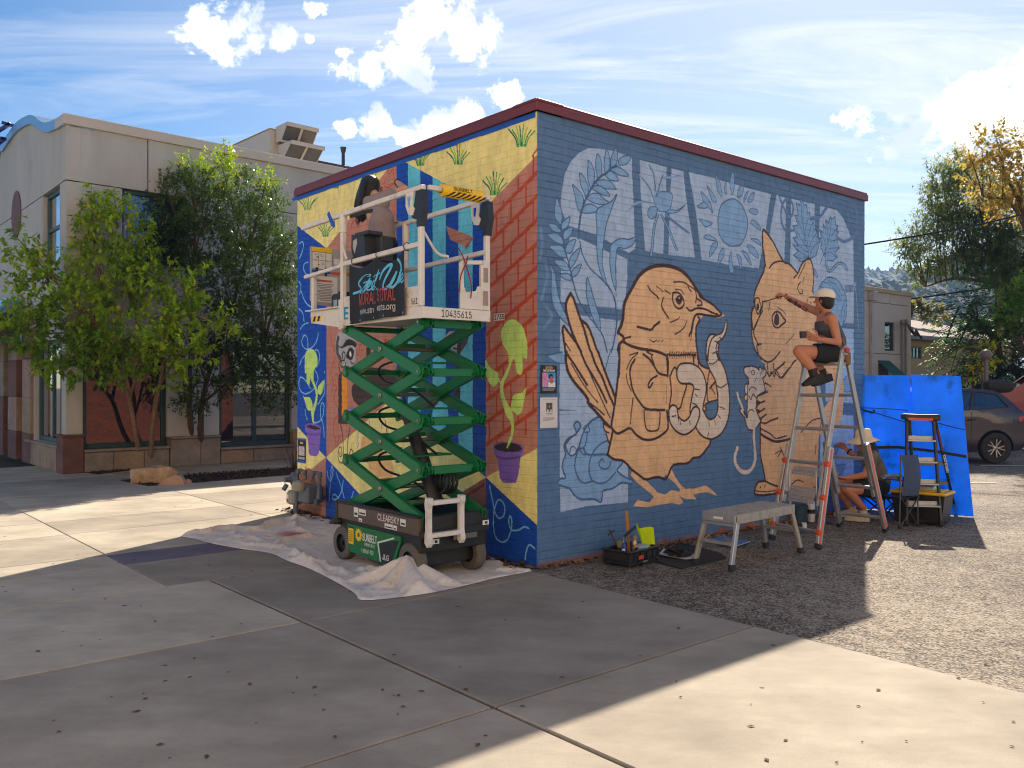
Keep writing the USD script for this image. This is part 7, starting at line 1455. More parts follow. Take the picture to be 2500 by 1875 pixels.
for c in (tN, tF): mb = MB(); mb.lathe([(0, -.028), (.05, -.028), (.055, 0), (.05, .028), (0, .028)], c, 18, acr); h_ = obj('hinge', mb, alu, LD_, 40); mb = MB(); mb.lathe([(0, 0), (.028, 0), (.03, .012), (.024, .024), (0, .026)], c - acr * .03, 14, -acr); obj('hinge_knob', mb, mat('red_knob', lin(196, 60, 48), .4), h_, 40)
mb = MB(); c = (tN + tF) / 2; mb.bar(tN - along * .06 - V3(0, 0, .14), tF - along * .06 - V3(0, 0, .14), .16, .035, bev=.008); obj('top_plank', mb, aluw, LD_, False)
# perforated work tray clipped on the front rungs
tr = thing('ladder_tray', 'perforated aluminium work tray clipped between the front rails of the tall ladder', 'tray'); p, q = railp(tN, fFR, .70), railp(tF, fFL, .70); s = unit(q - p); outw = -along
def holes_plate(w, h, n, m):
    P = sbox(0, 0, w, h)
    for i in range(n):
        for j in range(m): P = P.difference(shapely.Point(.03 + (w - .06) * i / (n - 1), .025 + (h - .05) * j / max(1, m - 1)).buffer(.007, 4))
    return P
o = p + s * .07 + outw * .03 + V3(0, 0, .10); mb = MB(); mb.prism(holes_plate(.36, .10, 12, 2), 0, .004, lambda v: o + v[:, :1] * s + v[:, 1:2] * (V3(0, 0, .8) + along * .6) + v[:, 2:] * outw); obj('upper_plate', mb, alu, tr, False)
o2 = p + s * .09 + outw * .04 - V3(0, 0, .02); mb = MB(); mb.prism(holes_plate(.34, .17, 10, 4), 0, .004, lambda v: o2 + v[:, :1] * s - v[:, 1:2] * (V3(0, 0, .9) + along * .45) + v[:, 2:] * outw); obj('lower_plate', mb, alu, tr, False)
each('arm', [MB().bar(p + s * e + outw * .05 + V3(0, 0, .16), p + s * (e - .02) + outw * .05 - V3(0, 0, .24), .02, .012, bev=.003) for e in (.10, .46)], alu, tr, smooth=False)
# work platform bench
bn = thing('work_platform', 'low paint spattered aluminium work platform bench in front of the bird', 'bench'); b1, b2, b3, b4 = gnd(1702, 1381), gnd(1779, 1393), gnd(1874, 1337.5), gnd(1952, 1350)
L_a, W_a = unit((b3 - b1) + (b4 - b2)), unit((b2 - b1) + (b4 - b3)); W_a = unit(np.cross(L_a, (0, 0, 1))); W_a = W_a if np.dot(W_a, b2 - b1) > 0 else -W_a; cc = (b1 + b2 + b3 + b4) / 4; HB = .475; hl_, hw = .50, .175
C3 = lambda l, w, z: cc + L_a * l + W_a * w + V3(0, 0, z)
mb = MB(); mb.bar(C3(-hl_, 0, HB - .012), C3(hl_, 0, HB - .012), 2 * hw, .02, bev=.002)
top_ = obj('deck', mb, aluw, bn, False)
for k in range(9): mb = MB(); w = -hw + .02 + k * (2 * hw - .04) / 8; mb.bar(C3(-hl_ + .01, w, HB + .001), C3(hl_ - .01, w, HB + .001), .018, .008, bev=.002); obj('tread', mb, aluw, top_, False)
for s in (-1, 1): mb = MB(); mb.bar(C3(-hl_, s * (hw + .006), HB - .035), C3(hl_, s * (hw + .006), HB - .035), .012, .085, bev=.003); obj('side_rail', mb, aluw, bn, False)
for e in (-1, 1):
    mb = MB(); mb.bar(C3(e * (hl_ + .012), -hw, HB - .035), C3(e * (hl_ + .012), hw, HB - .035), .02, .08, bev=.005); obj('end_cap', mb, alu, bn, False)
    mb = MB(); mb.bar(C3(e * (hl_ + .0235), -.05, HB - .035), C3(e * (hl_ + .0235), .05, HB - .035), .004, .022, bev=.001); obj('handle', mb, wht, bn, False)
    for s in (-1, 1):
        p, q = C3(e * (hl_ - .03), s * (hw - .01), HB - .05), C3(e * (hl_ + .10), s * (hw + .015), .045); mb = MB(); mb.bar(p, q, .052, .03, up=W_a, bev=.004); obj('leg', mb, alu if (s > 0) == (e < 0) else aluw, bn, False)
        mb = MB(); mb.bar(q + (p - q) * .03, q - (0, 0, .045), .064, .045, up=W_a, bev=.006); obj('foot', mb, rub, bn, False)
        mb = MB(); mb.bar(C3(e * (hl_ + .03), s * .06, .30), C3(e * (hl_ - .10), s * .06, HB - .05) if False else C3(e * (hl_ + .055), s * (hw - .02), .215), .014, .006, bev=.001); obj('brace', mb, alu, bn, False)
    for t, z in ((.055, .225), (.01, .385)): mb = MB(); mb.bar(C3(e * (hl_ + t - .01), -hw + .01, z), C3(e * (hl_ + t - .01), hw - .01, z), .05 if z < .3 else .03, .03, bev=.004); obj('cross_rung', mb, alu, bn, False)
# tool crate with its contents
kz = .145; k0, k1, k2 = gnd(1538, 1388), gnd(1481, 1374), gnd(1609, 1369); eu, ev = unit(k2 - k0), None; ev = unit(np.cross((0, 0, 1), eu)); ev = ev if np.dot(ev, k1 - k0) > 0 else -ev; KU, KV = .46, .31
cr = thing('tool_crate', 'black plastic tool crate full of paint supplies on the asphalt by the wall', 'crate'); K3 = lambda u, v, z: k0 + eu * u + ev * v + V3(0, 0, z); plas = mat('crate_black', (.014, .014, .015), .45, var=.3)
def Kbox(u0, u1, v0, v1, z0, z1, b=.006): mb = MB(); mb.bar(K3(u0, (v0 + v1) / 2, (z0 + z1) / 2), K3(u1, (v0 + v1) / 2, (z0 + z1) / 2), abs(v1 - v0), z1 - z0, bev=b); return mb
obj('base', Kbox(0, KU, 0, KV, .01, .04, .01), plas, cr, False)
for u0, u1, v0, v1 in ((0, KU, 0, .02), (0, KU, KV - .02, KV), (0, .02, .021, KV - .021), (KU - .02, KU, .021, KV - .021)): obj('side', Kbox(u0 + .008, u1 - .008 if u1 - u0 > .1 else u1, v0, v1, .041, kz - .02), plas, cr, False)
for u0, u1, v0, v1 in ((-.01, KU + .01, -.012, .016), (-.01, KU + .01, KV - .016, KV + .012), (-.012, .016, .02, KV - .02), (KU - .016, KU + .012, .02, KV - .02)): obj('rim', Kbox(u0, u1, v0, v1, kz - .019, kz, .008), plas, cr, False)
for u in (.06, .16, .26, .36, .44): obj('rib', Kbox(u, u + .015, -.009, -.001, .04, kz - .02, .002), plas, cr, False)
obj('red_badge', Kbox(.12, .20, -.013, -.0095, .06, .095, 0), mat('badge_red', lin(190, 60, 50), .5), cr, False); obj('latch', Kbox(.19, .26, -.016, -.001, .02, .04, .003), steel, cr, False)
def inside(name, label, cat, mb, m, smooth=30, **k): return tag(obj(name, mb, m, None, smooth), label, cat)
mb = MB(); mb.bar(K3(.30, .22, .05), K3(.30, .25, .46), .032, .012, up=eu, bev=.003); inside('stir_stick', 'upright flat wooden stir stick in the black crate', 'stick', mb, mat('pale_wood', lin(170, 122, 66), .7, var=.15), False)
g = np.random.default_rng(5); n = 12; uu, vv = np.meshgrid(np.linspace(0, 1, n), np.linspace(0, 1, n), indexing='ij'); P = K3(0, 0, 0) + (.33 + .15 * uu - .06 * vv * (1 - uu))[..., None] * eu + (.08 + .05 * np.sin(uu * 4) + .03 * vv)[..., None] * ev + ((.10 + .26 * vv * (1 - .35 * uu) + .03 * np.sin(5 * uu + 3 * vv)))[..., None] * V3(0, 0, 1); ii = np.arange(n * n).reshape(n, n); q = np.stack([ii[:-1, :-1], ii[1:, :-1], ii[1:, 1:], ii[:-1, 1:]], -1).reshape(-1, 4)
inside('neon_cloth', 'neon yellow cloth sticking up out of the black crate', 'cloth', MB().raw(P.reshape(-1, 3), q), mat('neon_yellow', lin(214, 245, 10), .7, trans=.3), 60)
mb = MB(); mb.lathe([(0, 0), (.034, 0), (.034, .11), (.030, .12), (.022, .15), (.022, .165), (.030, .168), (.030, .20), (0, .20)], K3(.275, .14, .045), 18); inside('steel_bottle', 'brushed steel bottle standing in the black crate', 'bottle', mb, steel, 40)
mb = MB(); mb.lathe([(0, 0), (.055, 0), (.06, .06), (.064, .062), (.064, .075), (.055, .08), (0, .078)], K3(.27, .06, .09), 22); inside('plastic_tub', 'pale lidded plastic tub at the front of the black crate', 'tub', mb, mat('tub_clear', lin(150, 156, 190), .35), 40)
for u, v, h, c, nm, lb in ((.04, .10, .10, (190, 200, 214), 'white_tube', 'white paint tube at the left corner of the crate'), (.11, .14, .14, (40, 50, 140), 'blue_jar', 'dark blue paint jar in the left part of the crate'), (.17, .05, .10, (14, 14, 16), 'black_jar', 'black jar with white lid in the middle of the crate'), (.22, .04, .12, (30, 170, 40), 'green_tube', 'bright green paint tube leaning in the crate'), (.20, .08, .12, (176, 138, 96), 'tan_jar', 'tan paint jar beside the green tube in the crate'), (.10, .06, .07, (200, 44, 60), 'red_tube', 'red paint tube lying at the front left of the crate')):
    mb = MB(); r = .026; mb.lathe([(0, 0), (r, 0), (r, h * .75), (r * .6, h * .85), (r * .6, h), (0, h)], K3(u, v, .055), 14, (0, 0, 1) if 'tube' not in nm or u < .05 else (.35, .1, 1)); inside(nm, lb, 'paint jar' if 'jar' in nm else 'paint tube', mb, mat(nm, lin(*c), .4), 40)
mb = MB(); mb.tube(spline([K3(.13, .16, .10), K3(.15, .18, .21), K3(.19, .2, .235), K3(.20, .2, .24)], 5), .005, 6); rl = thing('paint_roller', 'black handled paint roller lying across the top of the crate', 'roller'); obj('wire_frame', mb, steel, rl); mb = MB(); mb.cyl(K3(.20, .2, .24), K3(.40, .22, .30), .013, n=12); obj('grip', mb, plas, rl)
mb = MB(); mb.bar(K3(.11, .20, .12), K3(.05, .24, .27), .02, .01, bev=.003); mb.bar(K3(.05, .24, .27), K3(.035, .25, .31), .032, .014, bev=.003); inside('flat_brush', 'flat brush standing at the back left of the crate', 'brush', mb, mat('brush_brown', lin(84, 52, 40), .6), False)
mb = MB(); mb.bar(K3(.04, .27, .26), K3(.15, .28, .29), .012, .012, bev=.003); inside('black_pole', 'short black extension pole resting on the crate', 'pole', mb, plas, False)
mb = MB(); mb.bar(K3(.21, .27, .12), K3(.21, .27, .19), .07, .05, bev=.006); inside('olive_box', 'small olive box at the back of the crate', 'box', mb, mat('olive_box', lin(110, 116, 84), .7), False)
# rubber mat, paper and rags
mt = [gnd(*p) for p in ((1608, 1372), (1662, 1386), (1768, 1362), (1756, 1352), (1650, 1322), (1610, 1340))]
mb = MB(); mb.prism(Polygon([p[:2] for p in mt]).buffer(.02), -.011, .004); tag(obj('rubber_mat', mb, mat('rubber_mat', lin(40, 39, 42), .85, var=.2, scale=20), None, False), 'thin black rubber mat on the asphalt between crate and bench', 'mat')
def sheet(pts, n, amp, seed, m, name, label, cat, z=.006, curl=0):
    p = np.array(pts); u, v = np.meshgrid(np.linspace(0, 1, n), np.linspace(0, 1, n), indexing='ij'); u, v = u[..., None], v[..., None]; P = (p[0] * (1 - u) + p[1] * u) * (1 - v) + (p[3] * (1 - u) + p[2] * u) * v; P = P + V3(0, 0, 1) * (z + amp * meshkit.fbm(np.concatenate([u * 5, v * 5, u * 0], -1), 3, seed)[..., None] + curl * (2 * u - 1) ** 4); ii = np.arange(n * n).reshape(n, n); q = np.stack([ii[:-1, :-1], ii[1:, :-1], ii[1:, 1:], ii[:-1, 1:]], -1).reshape(-1, 4)
    return tag(obj(name, MB().raw(P.reshape(-1, 3), q), m, None, 50), label, cat)
sheet([gnd(*p) for p in ((1609, 1360), (1690, 1372), (1700, 1360), (1620, 1346))], 16, .012, 2, mat('stained_paper', lin(190, 184, 182), .8, dirt=(lin(60, 70, 84), .7, 12)), 'paper', 'crumpled stained paper lying on the black mat', 'paper', .008, .015)
g = np.random.default_rng(8); c = gnd(1658, 1362); mb = MB()
for k in range(14): q = g.normal(0, 1, (9, 3)) * (.035, .03, .02); w = c + V3(g.uniform(-.09, .09), g.uniform(-.03, .03), .045 + g.uniform(-.02, .03)); mb.hullpts(q + w)
tag(obj('rag_heap', mb, mat('dark_rag', lin(34, 32, 36), .9, var=.6, scale=14), None, 40), 'heap of dark paint stained rags on the paper', 'rags')
# printed design sheet on the ground behind the bench
pq = [gnd(*p) for p in ((1731, 1319), (1766, 1311), (1833, 1325), (1790, 1340))]; ctr = sum(pq) / 4
ds = thing('design_sheet', 'white bordered print of the blue mural design lying under the bench', 'print')
def qd(k, z, m, nm): v = np.array([ctr + (p - ctr) * k + V3(0, 0, z) for p in pq]); mb = MB(); mb.hullpts(np.vstack([v, v - (0, 0, .002)])); obj(nm, mb, m, ds, False)
qd(1.0, .012, wht, 'board'); qd(.93, .0145, mat('print_blue', lin(70, 120, 180), .5, var=.2, scale=12), 'picture'); v = np.array([ctr + (p - ctr) * .4 + V3(0, 0, .0165) for p in pq]); mb = MB(); mb.hullpts(np.vstack([v, v - (0, 0, .001)])); obj('tan_figure', mb, mat('print_tan', lin(176, 134, 100), .6), ds, False)
# paint bucket, bottle, cups by the wall
c = gnd(1952, 1276); bk = thing('paint_bucket', 'dark blue open paint bucket with wire handle by the wall', 'bucket', c); mb = MB(); mb.lathe([(0, .01), (.085, .01), (.095, .20), (.098, .205), (.095, .21), (.088, .205), (.08, .03), (0, .03)], (0, 0, 0), 26); obj('pail', mb, mat('pail_blue', lin(40, 66, 84), .45), bk, 40); mb = MB(); mb.tube([(.095 * math.cos(a), .03 * math.sin(a), .20 + .12 * math.sin(a)) for a in np.linspace(0, math.pi, 13)], .003, 5); obj('handle', mb, steel, bk)
c = gnd(1980, 1274); bt = thing('water_bottle', 'white insulated water bottle with black label by the wall', 'bottle', c); mb = MB(); mb.lathe([(0, 0), (.045, 0), (.047, .02), (.047, .22), (.036, .25), (.034, .26)], (0, 0, 0), 24); obj('flask', mb, mat('bottle_white', lin(206, 204, 206), .4), bt, 40); mb = MB(); mb.lathe([(.034, .26), (.036, .27), (.036, .30), (.02, .31), (0, .31)], (0, 0, 0), 20); mb.tube([(.03 * math.cos(a), 0, .30 + .04 * math.sin(a)) for a in np.linspace(0, math.pi, 9)], .006, 6); obj('cap', mb, lgrey, bt, 40); mb = MB(); mb.lathe([(.0475, .10), (.0478, .101), (.0478, .15), (.0475, .151)], (0, 0, 0), 24); obj('label', mb, ink, bt, 40)
c = gnd(1886, 1282); mb = MB(); mb.lathe([(0, 0), (.05, 0), (.055, .15), (.058, .152), (.058, .16), (.05, .16), (.046, .02), (0, .02)], c, 22); tag(obj('yellow_pot', mb, mat('pot_yellow', lin(222, 190, 20), .5, dirt=(lin(120, 130, 170), .7, 20)), None, 40), 'yellow paint pot behind the bench legs', 'pot')
for px, py, r, h, c_, nm, lb in ((2006, 1276, .045, .05, (110, 124, 170), 'blue_dish', 'flat blue paint dish on the ground by the wall'), (2027, 1277, .04, .03, (84, 80, 120), 'violet_dish', 'low violet paint lid beside the blue dish'), (1963, 1290, .03, .06, (206, 206, 206), 'white_jar', 'small white paint jar in front of the bucket'), (1950, 1290, .035, .05, (20, 30, 36), 'dark_jar', 'small dark paint jar in front of the bucket')):
    mb = MB(); mb.lathe([(0, 0), (r, 0), (r * 1.05, h), (r * .9, h), (r * .85, .01), (0, .01)], gnd(px, py), 16); tag(obj(nm, mb, mat(nm, lin(*c_), .5), None, 40), lb, 'paint pot')
# posters on the blue wall
def poster(name, fr, x0, y0, x1, y1, base, label, cat='poster', d=.004):
    (u0, z1), (u1, z0) = fr.uz(x0, y0), fr.uz(x1, y1); u0, u1 = min(u0, u1), max(u0, u1); o = thing(name, label, cat); mb = MB(); fr.box(mb, u0, u1, z0, z1, d, d + .004, 0); obj('sheet', mb, base, o, False); W, Hh = u1 - u0, z1 - z0
    def R_(a, b, c, e, m, nm, k=1): mb = MB(); fr.box(mb, u0 + a * W, u0 + c * W, z0 + b * Hh, z0 + e * Hh, d + .004 + .0004 * k, d + .0046 + .0004 * k, 0); return obj(nm, mb, m, o, False)
    def T_(a, b, w, txt, h, m, nm, bold=True):
        v, f = text_shape(txt, h, bold, w * W); uu_ = u0 + a * W + v[:, 0]; 
        P = fr.P(uu_ if fr is FR_ else u1 - (a * W + v[:, 0]), z0 + b * Hh + v[:, 1], d + .0055 + v[:, 2] * .3); return obj(nm, (P, f), m, o, False)
    def E_(a, b, ra, rb, m, nm, k=2): t = np.linspace(0, 2 * np.pi, 20, endpoint=False); mb = MB(); fr.prism(mb, Polygon(np.c_[u0 + (a + ra * np.cos(t)) * W, z0 + (b + rb * np.sin(t)) * Hh]), d + .004 + .0004 * k, d + .0046 + .0004 * k); return obj(nm, mb, m, o, False)
    return R_, T_, E_
gold = mat('print_gold', lin(216, 160, 60), .5); pink = mat('print_pink', lin(210, 130, 180), .5, var=.25, scale=30); skinp = mat('print_skin', lin(170, 112, 84), .6); sky_p = mat('print_sky', lin(60, 150, 210), .5); grn = mat('print_green', lin(60, 90, 84), .6); redp = mat('print_red', lin(140, 50, 46), .6)
R1, T1, E1 = poster('artist_poster', FR_, 1319, 892, 1358, 961, mat('poster_black', lin(26, 24, 30), .45), 'black festival poster with a pink and blue portrait picture, upper one on the blue wall')
R1(.09, .22, .92, .74, sky_p, 'picture'); R1(.09, .23, .42, .735, pink, 'pink_area', 2); R1(.42, .45, .90, .53, pink, 'pink_stripe', 2); E1(.62, .60, .14, .10, ink, 'hair', 3); E1(.66, .54, .10, .08, skinp, 'face', 4); R1(.56, .38, .74, .48, skinp, 'neck', 4); R1(.45, .225, .88, .40, wht, 'vest', 3); E1(.66, .40, .09, .05, skinp, 'neckline', 5)
T1(.28, .875, .46, 'Street Wise', .026, gold, 'title'); T1(.14, .775, .72, 'Aerica Raven', .024, wht, 'artist_name')
for k in range(3): R1(.1, .17 - .035 * k, .90 - .06 * k, .185 - .035 * k, lgrey, 'small_print', 2)
R2, T2, E2 = poster('notice_sheet', FR_, 1317.5, 971, 1359.5, 1044, mat('paper_white', lin(214, 206, 206), .7, var=.03), 'white paper notice with a small portrait photo, lower one on the blue wall')
R2(.34, .53, .70, .82, grn, 'photo'); E2(.52, .70, .09, .09, ink, 'hair', 3); E2(.52, .70, .055, .06, skinp, 'face', 4); R2(.39, .535, .65, .60, wht, 'jacket', 3); R2(.47, .535, .58, .61, redp, 'blouse', 4)
for a, b, c, e in ((.13, .925, .88, .93), (.32, .465, .72, .48), (.36, .42, .66, .43)): R2(a, b, c, e, LOOKS['print_grey'], 'printed_line', 2)
for k in range(5): R2(.14, .34 - .028 * k, .82 - (.25 if k == 4 else .02 * (k % 2)), .348 - .028 * k, LOOKS['print_grey'], 'printed_line', 2)
R3, T3_, E3 = poster('taped_poster', FL_, 728.5, 1070, 747, 1132, LOOKS['poster_black'], 'narrow black poster held with blue tape at the far end of the yellow wall')
R3(-.05, .92, 1.05, 1.0, LOOKS['blue_tape'], 'tape'); R3(-.05, .0, 1.05, .1, LOOKS['blue_tape'], 'tape'); R3(.12, .30, .88, .68, mat('print_pale', lin(190, 180, 180), .6, var=.6, scale=60), 'picture'); R3(.3, .78, .7, .86, gold, 'title'); R3(.1, .15, .9, .24, lgrey, 'small_print')
# house number
(u1, zt_), (u0, zb_) = FL_.uz(1207, 767), FL_.uz(1232, 782); nb = thing('house_number', 'small house number 1735 on the brown painted brick above the plant', 'house number')
for k, ch in enumerate('1735'):
    a = u1 + (u0 - u1) * (k / 4 + .01); b = u1 + (u0 - u1) * ((k + 1) / 4 - .01); mb = MB(); FL_.box(mb, min(a, b), max(a, b), zb_, zt_, .001, .004, 0); pl_ = obj('number_plate', mb, wht, nb, False); v, f = text_shape(ch, .045, True); v[:, 0] -= v[:, 0].max() / 2
    obj('digit', (FL_.P((a + b) / 2 - v[:, 0], zb_ + .012 + v[:, 1], .0045 + v[:, 2] * .3), f), ink, pl_, False)
# ------------------------------------------------ gas meter at the far end of the yellow wall
gmt = mat('meter_grey', lin(92, 100, 112), .5, .2, var=.1, scale=8, dirt=(lin(120, 116, 106), .5, 6)); gmt2 = mat('meter_pale', lin(150, 146, 134), .6, var=.1)
gs = thing('gas_meter', 'grey gas meter with curved pipes and regulator at the far end of the yellow wall', 'gas meter')
def GP(px, py, d): # a point in front of the left wall, d metres out
    fr = Frame(CN - RDIR * d, LDIR); u, z = fr.uz(px, py); return fr.P(u, z)
s_ = .12658; Q = lambda x, y, d=.28: GP(690 + x * s_, 1120 + y * s_, d)
mb = MB(); c1, c2 = Q(300, 590, .36), Q(620, 470, .26)
fr = Frame(CN - RDIR * .18, LDIR); (ua_, za_), (ub_, zb_) = fr.uz(690 + 330 * s_, 1120 + 470 * s_), fr.uz(690 + 650 * s_, 1120 + 870 * s_); fr.box(mb, min(ua_, ub_), max(ua_, ub_), zb_, za_, -.10, .12, .02); obj('meter_body', mb, gmt, gs, False)
mb = MB(); (uc_, zc_), (ud_, zd_) = fr.uz(690 + 285 * s_, 1120 + 590 * s_), fr.uz(690 + 430 * s_, 1120 + 890 * s_); fr.box(mb, min(uc_, ud_) + .02, max(uc_, ud_), zd_, zc_, .0, .16, .03); obj('meter_front', mb, gmt2, gs, False)
mb = MB(); c = Q(310, 530, .34); mb.lathe([(0, -.06), (.075, -.055), (.085, .0), (.07, .05), (.03, .07), (0, .07)], c, 20); obj('index_cover', mb, gmt2, gs, 40)
mb = MB(); fr.box(mb, (uc_ + ud_) / 2 + .02, (uc_ + ud_) / 2 + .075, zc_ - .16, zc_ - .05, .1605, .162, 0); obj('tag', mb, wht, gs, False); mb = MB(); fr.box(mb, (uc_ + ud_) / 2 + .022, (uc_ + ud_) / 2 + .073, zc_ - .145, zc_ - .10, .1622, .163, 0); obj('tag_print', mb, redp, gs, False)
P1 = [Q(245, 1160, .30), Q(265, 900, .30), Q(280, 420, .30), Q(285, 270, .30), Q(310, 225, .29), Q(380, 235, .27), Q(420, 280, .26), Q(440, 400, .26)]; P1[0][2] = 0.0
mb = MB(); mb.tube(np.vstack([spline(P1, 5)]), .022, 10); obj('riser_pipe', mb, gmt, gs)
mb = MB(); mb.tube(spline([Q(560, 420, .26), Q(580, 300, .24), Q(630, 275, .22), Q(700, 290, .20), Q(715, 360, .19), Q(705, 560, .19), Q(695, 740, .19)], 5), .022, 10); mb.tube([Q(695, 735, .19), Q(740, 742, .10), Q(790, 752, .0)], .022, 10); obj('outlet_pipe', mb, gmt, gs)
for x, y, d in ((300, 250, .30), (425, 265, .26), (585, 285, .24), (712, 310, .2), (695, 735, .19), (640, 850, .19), (280, 420, .3), (255, 1000, .3), (250, 940, .3)): c = Q(x, y, d); mb = MB(); mb.lathe([(0, -.03), (.030, -.03), (.033, 0), (.030, .03), (0, .03)], c, 12); obj('fitting', mb, gmt, gs, 40)
mb = MB(); c = Q(215, 400, .30); ax_ = unit(V3(-.8, -.6, 0)); mb.lathe([(0, -.05), (.085, -.03), (.09, 0), (.085, .02), (.04, .04), (.03, .10), (.034, .12), (0, .125)], c, 20, ax_); mb.cyl(c + V3(-.08, -.02, -.06), c + V3(-.12, -.03, -.13), .028, n=12); obj('regulator', mb, gmt, gs, 40)
mb = MB(); mb.tube([Q(640, 780, .19), Q(640, 850, .19), Q(650, 880, .19)], .025, 10); obj('drip_leg', mb, gmt, gs)
# ------------------------------------------------ painter's drop cloth under the lift
def inpoly(P, pts): return shapely.contains_xy(P, pts[:, 0], pts[:, 1])
outl = [gnd(*p)[:2] for p in ((441, 1310), (470, 1316), (520, 1329), (590, 1342), (660, 1352), (700, 1370), (760, 1392), (830, 1428), (868, 1452), (882, 1467), (960, 1462), (1060, 1448), (1150, 1428), (1215, 1412), (1290, 1398), (1294, 1392), (1255, 1384), (1215, 1372), (1185, 1355), (1160, 1330), (1120, 1310), (1040, 1300), (960, 1290), (870, 1290), (800, 1268), (770, 1262), (740, 1258), (700, 1274), (640, 1288), (580, 1292), (520, 1298), (480, 1302))]
CP = Polygon(spline(outl, 3, True)).buffer(0); x0, y0, x1, y1 = CP.bounds; stp = .020
gx, gy = np.meshgrid(np.arange(x0 - stp, x1 + stp, stp), np.arange(y0 - stp, y1 + stp, stp), indexing='ij'); XY = np.c_[gx.ravel(), gy.ravel()]
dist = shapely.distance(CP.exterior, shapely.points(XY)); ins = shapely.contains_xy(CP, XY[:, 0], XY[:, 1]); sg = np.where(ins, dist, -dist)
def rid(P, a, b, w, h, seed=0):              # one fold of the cloth along a-b
    a, b = np.array(a)[:2], np.array(b)[:2]; ab = b - a; t = np.clip(((P - a) @ ab) / (ab @ ab), 0, 1); wob = .04 * np.sin(t * 7 + seed) + .02 * np.sin(t * 17 + 2 * seed); n = np.array([-ab[1], ab[0]]) / np.linalg.norm(ab); d = np.linalg.norm(P - a - t[:, None] * ab - wob[:, None] * n, axis=1); return h * .62 * np.exp(-np.abs(d / (w * .8)) ** 1.25) * np.sin(np.pi * np.clip(t * .92 + .04, 0, 1)) ** .5
wp = XY + .12 * (np.c_[meshkit.noise(np.c_[XY * 2.5, 0 * XY[:, 0]], 31), meshkit.noise(np.c_[XY * 2.5, 0 * XY[:, 0]], 32)] - .5)
rg_ = lambda f, s: (1 - np.abs(2 * meshkit.noise(np.c_[wp * f, 0 * XY[:, 0]], s) - 1)) ** 5
z = .006 + .030 * rg_((2.2, 4.5), 3) * meshkit.noise(np.c_[XY * 1.5, 0 * XY[:, 0]], 6) + .012 * rg_((7, 5), 9)
g = np.random.default_rng(12); F_ = [((880, 1450), (700, 1362), .05, .05), ((860, 1405), (705, 1372), .045, .09), ((560, 1325), (700, 1345), .04, .07), ((450, 1308), (620, 1290), .045, .10), ((600, 1300), (745, 1272), .05, .13), ((660, 1335), (770, 1310), .04, .08), ((760, 1380), (690, 1340), .04, .09), ((905, 1425), (880, 1392), .05, .10), ((880, 1430), (1010, 1412), .05, .06), ((1000, 1420), (1150, 1405), .05, .05), ((900, 1462), (1140, 1424), .03, .03), ((1150, 1400), (1250, 1392), .03, .03), ((740, 1300), (700, 1270), .05, .10), ((780, 1400), (700, 1350), .05, .07), ((520, 1322), (640, 1318), .05, .05), ((560, 1303), (640, 1325), .04, .05)]
for k, (a, b, w, h) in enumerate(F_): z += rid(XY, gnd(*a), gnd(*b), w, h, k)
wl = Lw(-.555, .36, 0)[:2]; dw = XY - wl; u_l, c_l = dw @ LDIR, dw @ -RDIR                           # lifted over the front wheel
th = np.arctan2(c_l - .03, u_l + .02); dd = np.hypot(u_l + .02, c_l - .03); Rt = .24 + sum(A * np.exp(-(((th - t0 + np.pi) % (2 * np.pi) - np.pi) / w_) ** 2) for t0, A, w_ in ((2.75, .55, .30), (1.9, .22, .25), (1.05, .30, .22), (.25, .28, .25), (-2.6, .3, .3)))
bul = .225 * np.clip(1 - dd / Rt, 0, 1) ** 1.15 * np.minimum(1, 1.08 - .1 * np.exp(-(dd / .05) ** 2)); bul *= (c_l > -.22)
z = np.maximum(z * np.clip(1 - bul * 8, .25, 1) + bul, z * .3)
und = LO[:2]; loc = XY - und; a_l, b_l = loc @ LDIR, loc @ -RDIR; under = (np.abs(a_l + .03) < .78) & (b_l < .33) & (b_l > -.42); z = np.where(under & (bul < .04), np.minimum(z, .014), z)
for wx, wy in ((.575, .315), (.575, -.315), (-.555, -.315)): m_ = (np.abs(a_l - wx) < .12) & (np.abs(b_l - wy) < .08); z = np.where(m_, .004, z)
z = np.where(sg < .05, np.minimum(z, .008 + np.clip(sg, 0, 1) * 1.4 ), z)
z = np.where(sg < .004, .005, z)
V = np.c_[XY, z]; mv = (sg < 0) & (sg > -stp * 1.6); inn = (sg > 0).reshape(gx.shape)
ring_ = shapely.line_interpolate_point(CP.exterior, shapely.line_locate_point(CP.exterior, shapely.points(XY[mv]))); V[mv, :2] = np.c_[shapely.get_x(ring_), shapely.get_y(ring_)]
ii = np.arange(len(V)).reshape(gx.shape); q = np.stack([ii[:-1, :-1], ii[1:, :-1], ii[1:, 1:], ii[:-1, 1:]], -1); kk = inn[:-1, :-1] | inn[1:, :-1] | inn[1:, 1:] | inn[:-1, 1:]; q = q[kk]; usd_, q = np.unique(q, return_inverse=True); q = q.reshape(-1, 4); V = V[usd_]; XY = XY[usd_]
cpx = gnd(730, 1308)[:2]; stain = np.clip(1.2 - np.linalg.norm((XY - cpx) * (1.6, 2.2), axis=1) / .55, 0, 1) * np.clip((meshkit.fbm(np.c_[XY * 6, 0 * XY[:, 0]], 4, 5) - .42) * 5, 0, 1)
base = np.array(lin(212, 204, 196)); col = base * (1 - stain[:, None]) + np.array(lin(170, 84, 92)) * stain[:, None]; col *= (.86 + .28 * meshkit.fbm(np.c_[XY * 2.2, 0 * XY[:, 0]], 3, 8))[:, None]
g0 = usdkit.mesh(stage, '/World/drop_cloth', (V, q), mat('canvas', (1, 1, 1), .9, var=.08, scale=20, attr='paint', bump=.35, bscale=45, dirt=(lin(140, 124, 110), .5, 9)), smooth=True)
